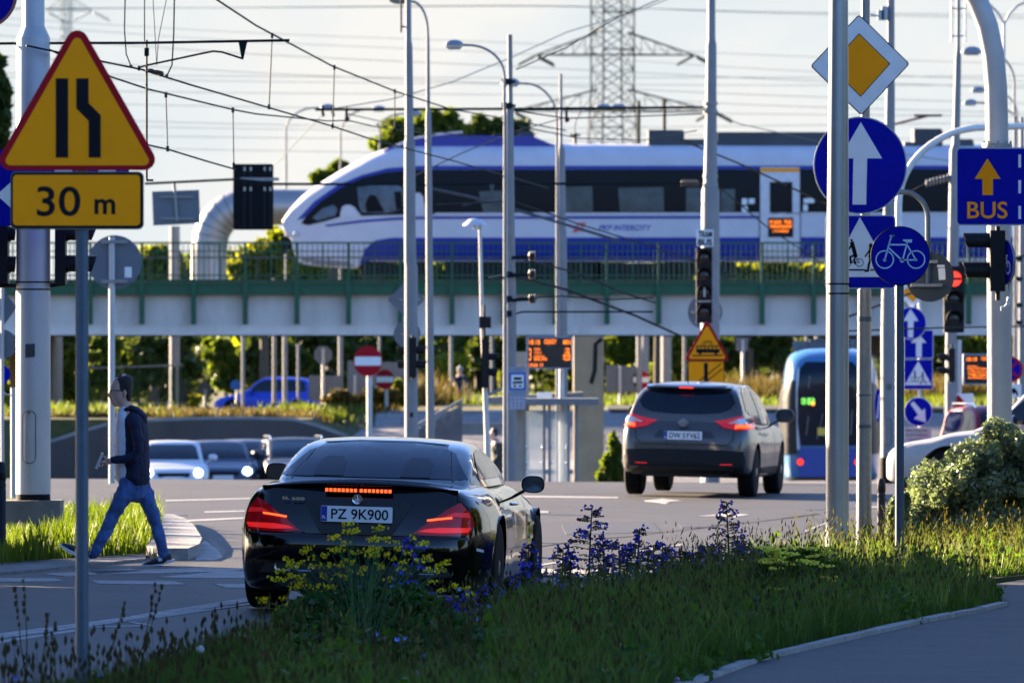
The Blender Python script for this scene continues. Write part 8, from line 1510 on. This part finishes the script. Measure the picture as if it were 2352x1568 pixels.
# low green thicket far behind the train
for i, (x, lab) in enumerate(((420,'low thicket behind the silver pipe'),(700,'low thicket under the train nose'),(900,'low thicket behind the first bogie'),(1100,'low thicket behind the flat-topped mast'),(1300,'low thicket under the train lettering'),(1560,'low thicket left of the train door'),(1800,'low thicket right of the train door'),(2050,'low thicket behind the bicycle sign'),(2300,'low thicket behind the bus lane sign'))):
    tree(lab, x, 50, [(x,640,150,60),(x+60,650,110,50)], 3200, .34, LEAF3 if i % 2 else LEAF, -1, 'thickets beyond the railway', 'bush')
# off-frame neighbours: a lamp post whose thin shadow crosses the road, and trees on the far right pavement
b = Vector((-8.0, 77.3, 0)); t = T('lamp_pole', 'plain lamp post standing left of the traffic island', 'pole', b); t.part('shaft', MB().tube([b-Vector((0,0,.1)), b+Vector((0,0,9))], [.11,.07], 16), STEEL); mb = MB(); mb.sphere(b+Vector((.5,0,9.0)), .3, 12, 8, (1,.5,.35)); mb.tube([b+Vector((0,0,8.9)), b+Vector((.4,0,9.02))], .03, 8); t.part('lamp_head', mb, mat('lamp_grey', None))
for i, (x, y, r, h) in enumerate([(13,46,3.6,8),(15,54,4,9),(17,63,4.2,8.5),(20,74,4.5,9)]):
    t = T('tree', 'broad park tree in the row right of the bike path', 'tree', (x,y,0), 'park trees right of the path'); V, Fc = leaves([(x,y,h*.55,r,r,h*.42),(x+.5,y-.5,h*.3,r*.8,r*.8,h*.25)], 3500, .5, shell=.4, ground=.2); o = bpy.data.objects.new('crown', npmesh('crown', V-np.array([x,y,0]), Fc, LEAF2)); COL.objects.link(o); o.parent = t.o; mb = MB(); mb.tube([(x,y,-.1),(x+.1,y,h*.5),(x,y,h*.8)], [.22,.15,.05], 8); t.part('trunk', mb, BARK)

# far-off wood beyond the railway, one mass
rd = random.Random(77); bl = []
for i in range(150):
    x = rd.uniform(-120, 2480); s_ = rd.uniform(46, 52); c = W(x, 0, s_); zt_ = rd.uniform(.5, 4.6); bl.append((c.x, c.y, zt_*.8-.2, rd.uniform(1.0, 2.6), rd.uniform(1, 2), rd.uniform(.7, 1.9)))
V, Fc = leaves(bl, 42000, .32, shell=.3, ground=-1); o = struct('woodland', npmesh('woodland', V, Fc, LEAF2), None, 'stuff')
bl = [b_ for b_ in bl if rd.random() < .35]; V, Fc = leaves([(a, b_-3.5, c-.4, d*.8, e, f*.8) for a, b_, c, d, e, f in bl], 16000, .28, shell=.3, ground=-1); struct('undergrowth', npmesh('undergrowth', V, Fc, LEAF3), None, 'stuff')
# unseen tall trees added behind the viewpoint to darken reflections in the black car
for i, (x, y, r, h) in enumerate([(-34,-14,7,13),(-20,-18,7,12),(-7,-15,6.5,13),(7,-17,7,12),(20,-14,7,13),(34,-18,7,12)]):
    t = T('tree', 'tall unseen tree added behind the viewpoint to darken reflections', 'tree', (x,y,0), 'trees behind the viewpoint'); V, Fc = leaves([(x,y,h*.5,r,r*.7,h*.48),(x+3,y,h*.25,r*.8,r*.6,h*.25),(x-3,y,h*.2,r*.8,r*.6,h*.2)], 3500, .9, shell=.4, ground=.1); o = bpy.data.objects.new('crown', npmesh('crown', V-np.array([x,y,0]), Fc, LEAF2)); COL.objects.link(o); o.parent = t.o; mb = MB(); mb.tube([(x,y,-.1),(x+.1,y,h*.5),(x,y,h*.8)], [.3,.2,.08], 8); t.part('trunk', mb, BARK)
# parts built as one mesh but made of separate pieces become separate parts
def split_islands(o, name):
    me = o.data; n = len(me.vertices); par = list(range(n))
    def find(i):
        while par[i] != i: par[i] = par[par[i]]; i = par[i]
        return i
    for e in me.edges:
        a, b_ = find(e.vertices[0]), find(e.vertices[1])
        if a != b_: par[a] = b_
    grp = {}
    for p in me.polygons: grp.setdefault(find(p.vertices[0]), []).append(p)
    if not (1 < len(grp) <= 40): return
    for k, (rt, ps) in enumerate(grp.items()):
        idx = sorted({v for p in ps for v in p.vertices}); mp = {v: i for i, v in enumerate(idx)}; m2 = bpy.data.meshes.new(name); m2.from_pydata([me.vertices[v].co[:] for v in idx], [], [[mp[v] for v in p.vertices] for p in ps])
        for mt in me.materials: m2.materials.append(mt)
        m2.polygons.foreach_set('material_index', [p.material_index for p in ps]); m2.polygons.foreach_set('use_smooth', [True]*len(ps)); m2.set_sharp_from_angle(angle=R(40)); m2.update()
        if k == 0: o.data = m2; o.name = name
        else:
            q = bpy.data.objects.new(name, m2); COL.objects.link(q); q.parent = o.parent
NM = {'clamp': 'clamp', 'strap': 'strap', 'glass_clamp': 'glass_clamp', 'pods': 'pod', 'joint_band': 'joint_band', 'side_rod': 'side_rod', 'posts': 'post', 'lane_dashes': 'lane_dash', 'brake_cells': 'brake_cell', 'arrow': 'arrow', 'shoes': 'shoe', 'wheels': 'wheel', 'bracket': 'bracket', 'label_sticker': 'label_sticker', 'hanger_cable': 'hanger_cable', 'rail': 'rail', 'dropper': 'dropper', 'hanger': 'hanger', 'timetable': 'timetable_cell', 'sole': 'sole'}
for o in list(bpy.data.objects):
    if o.type == 'MESH' and o.parent and o.name.split('.')[0] in NM and not o.modifiers and not o.children: split_islands(o, NM[o.name.split('.')[0]])
# extra overhead gear between the masts
for P_, r_, lb in (([(1186,255,146),(1300,272,140),(1450,268,132),(1612,262,122)], .012, 'wire hung just below the long upper arm before the pylon'), ([(1190,290,144),(1330,318,136),(1480,322,128),(1600,300,122)], .010, 'slack wire sagging over the train roof before the pylon'), ([(800,262,121),(900,285,112),(1000,302,104),(1170,330,96)], .010, 'wire running right from the small hanger towards the train roof'), ([(1300,270,121),(1190,300,126),(1060,352,132),(930,415,138)], .010, 'wire crossing the stepped mast above the train windows'), ([(1652,430,121),(1760,520,116),(1880,600,112),(1990,640,108)], .012, 'wire falling from the tallest mast across the train door display')):
    wire('span_wire', P_, r_, WIRE, lb, g)
t = T('bracket_arm', 'short arm with pale insulators reaching from the rodded mast over the train windows', 'bracket', W(2190,410,118)); mb = MB(); mb.tube([W(2188,408,118), W(2150,412,118), W(2080,448,118), W(2030,470,118)], .028, 8); t.part('tube', mb, WIRE)
for k in range(7): mb = MB(); mb.lathe(W(2128+8*k, 421-2*k, 118), [(.03,-.02),(.075,-.01),(.075,.01),(.03,.02)], 12, 'x'); t.part('insulator', mb, mat('insulator_pale', (0.25,0.24,0.23), .3))
t = T('bracket_arm', 'cluster of dark arms with insulators on the flat-topped mast before the railing', 'bracket', W(1185,650,146)); 
for y in (592, 633, 690): mb = MB(); mb.tube([W(1176,y,146,-.1), W(1232,y-4,146,-.1)], .025, 8); t.part('tube', mb, WIRE); mb = MB(); mb.lathe(W(1222,y-3,146,-.1), [(.03,-.06),(.08,-.04),(.05,-.02),(.08,0),(.05,.02),(.08,.04),(.03,.06)], 12, 'x'); t.part('insulator', mb, mat('insulator', None))
ST = {'tall_stems': ('scattered tall dry stems standing above the verge grass', 'stems'), 'grass': ('green grass covering the verge beside the path', 'grass'), 'seed_heads': ('thin brown seed heads standing in the verge grass', 'grass'), 'island_grass': ('sunlit grass on the island behind the walking man', 'grass'), 'weeds': ('low broad-leaved weeds mixed into the verge grass', 'weeds'), 'clover_flowers': ('tiny pink clover heads dotted in the verge', 'flowers'), 'yarrow_flowers': ('tiny white flower heads dotted in the verge', 'flowers'), 'bank_grass': ('dry and green tufts along the far bank and pavement', 'grass'), 'woodland': ('dark far-off wood seen under and beyond the bridge', 'woods'), 'undergrowth': ('sunlit undergrowth before the far-off wood', 'undergrowth')}
for o in bpy.data.objects:
    if o.get('kind') == 'stuff' and not o.parent: k = ST.get(o.name.split('.')[0]); o['label'], o['category'] = k if k else (o.name, o.name)
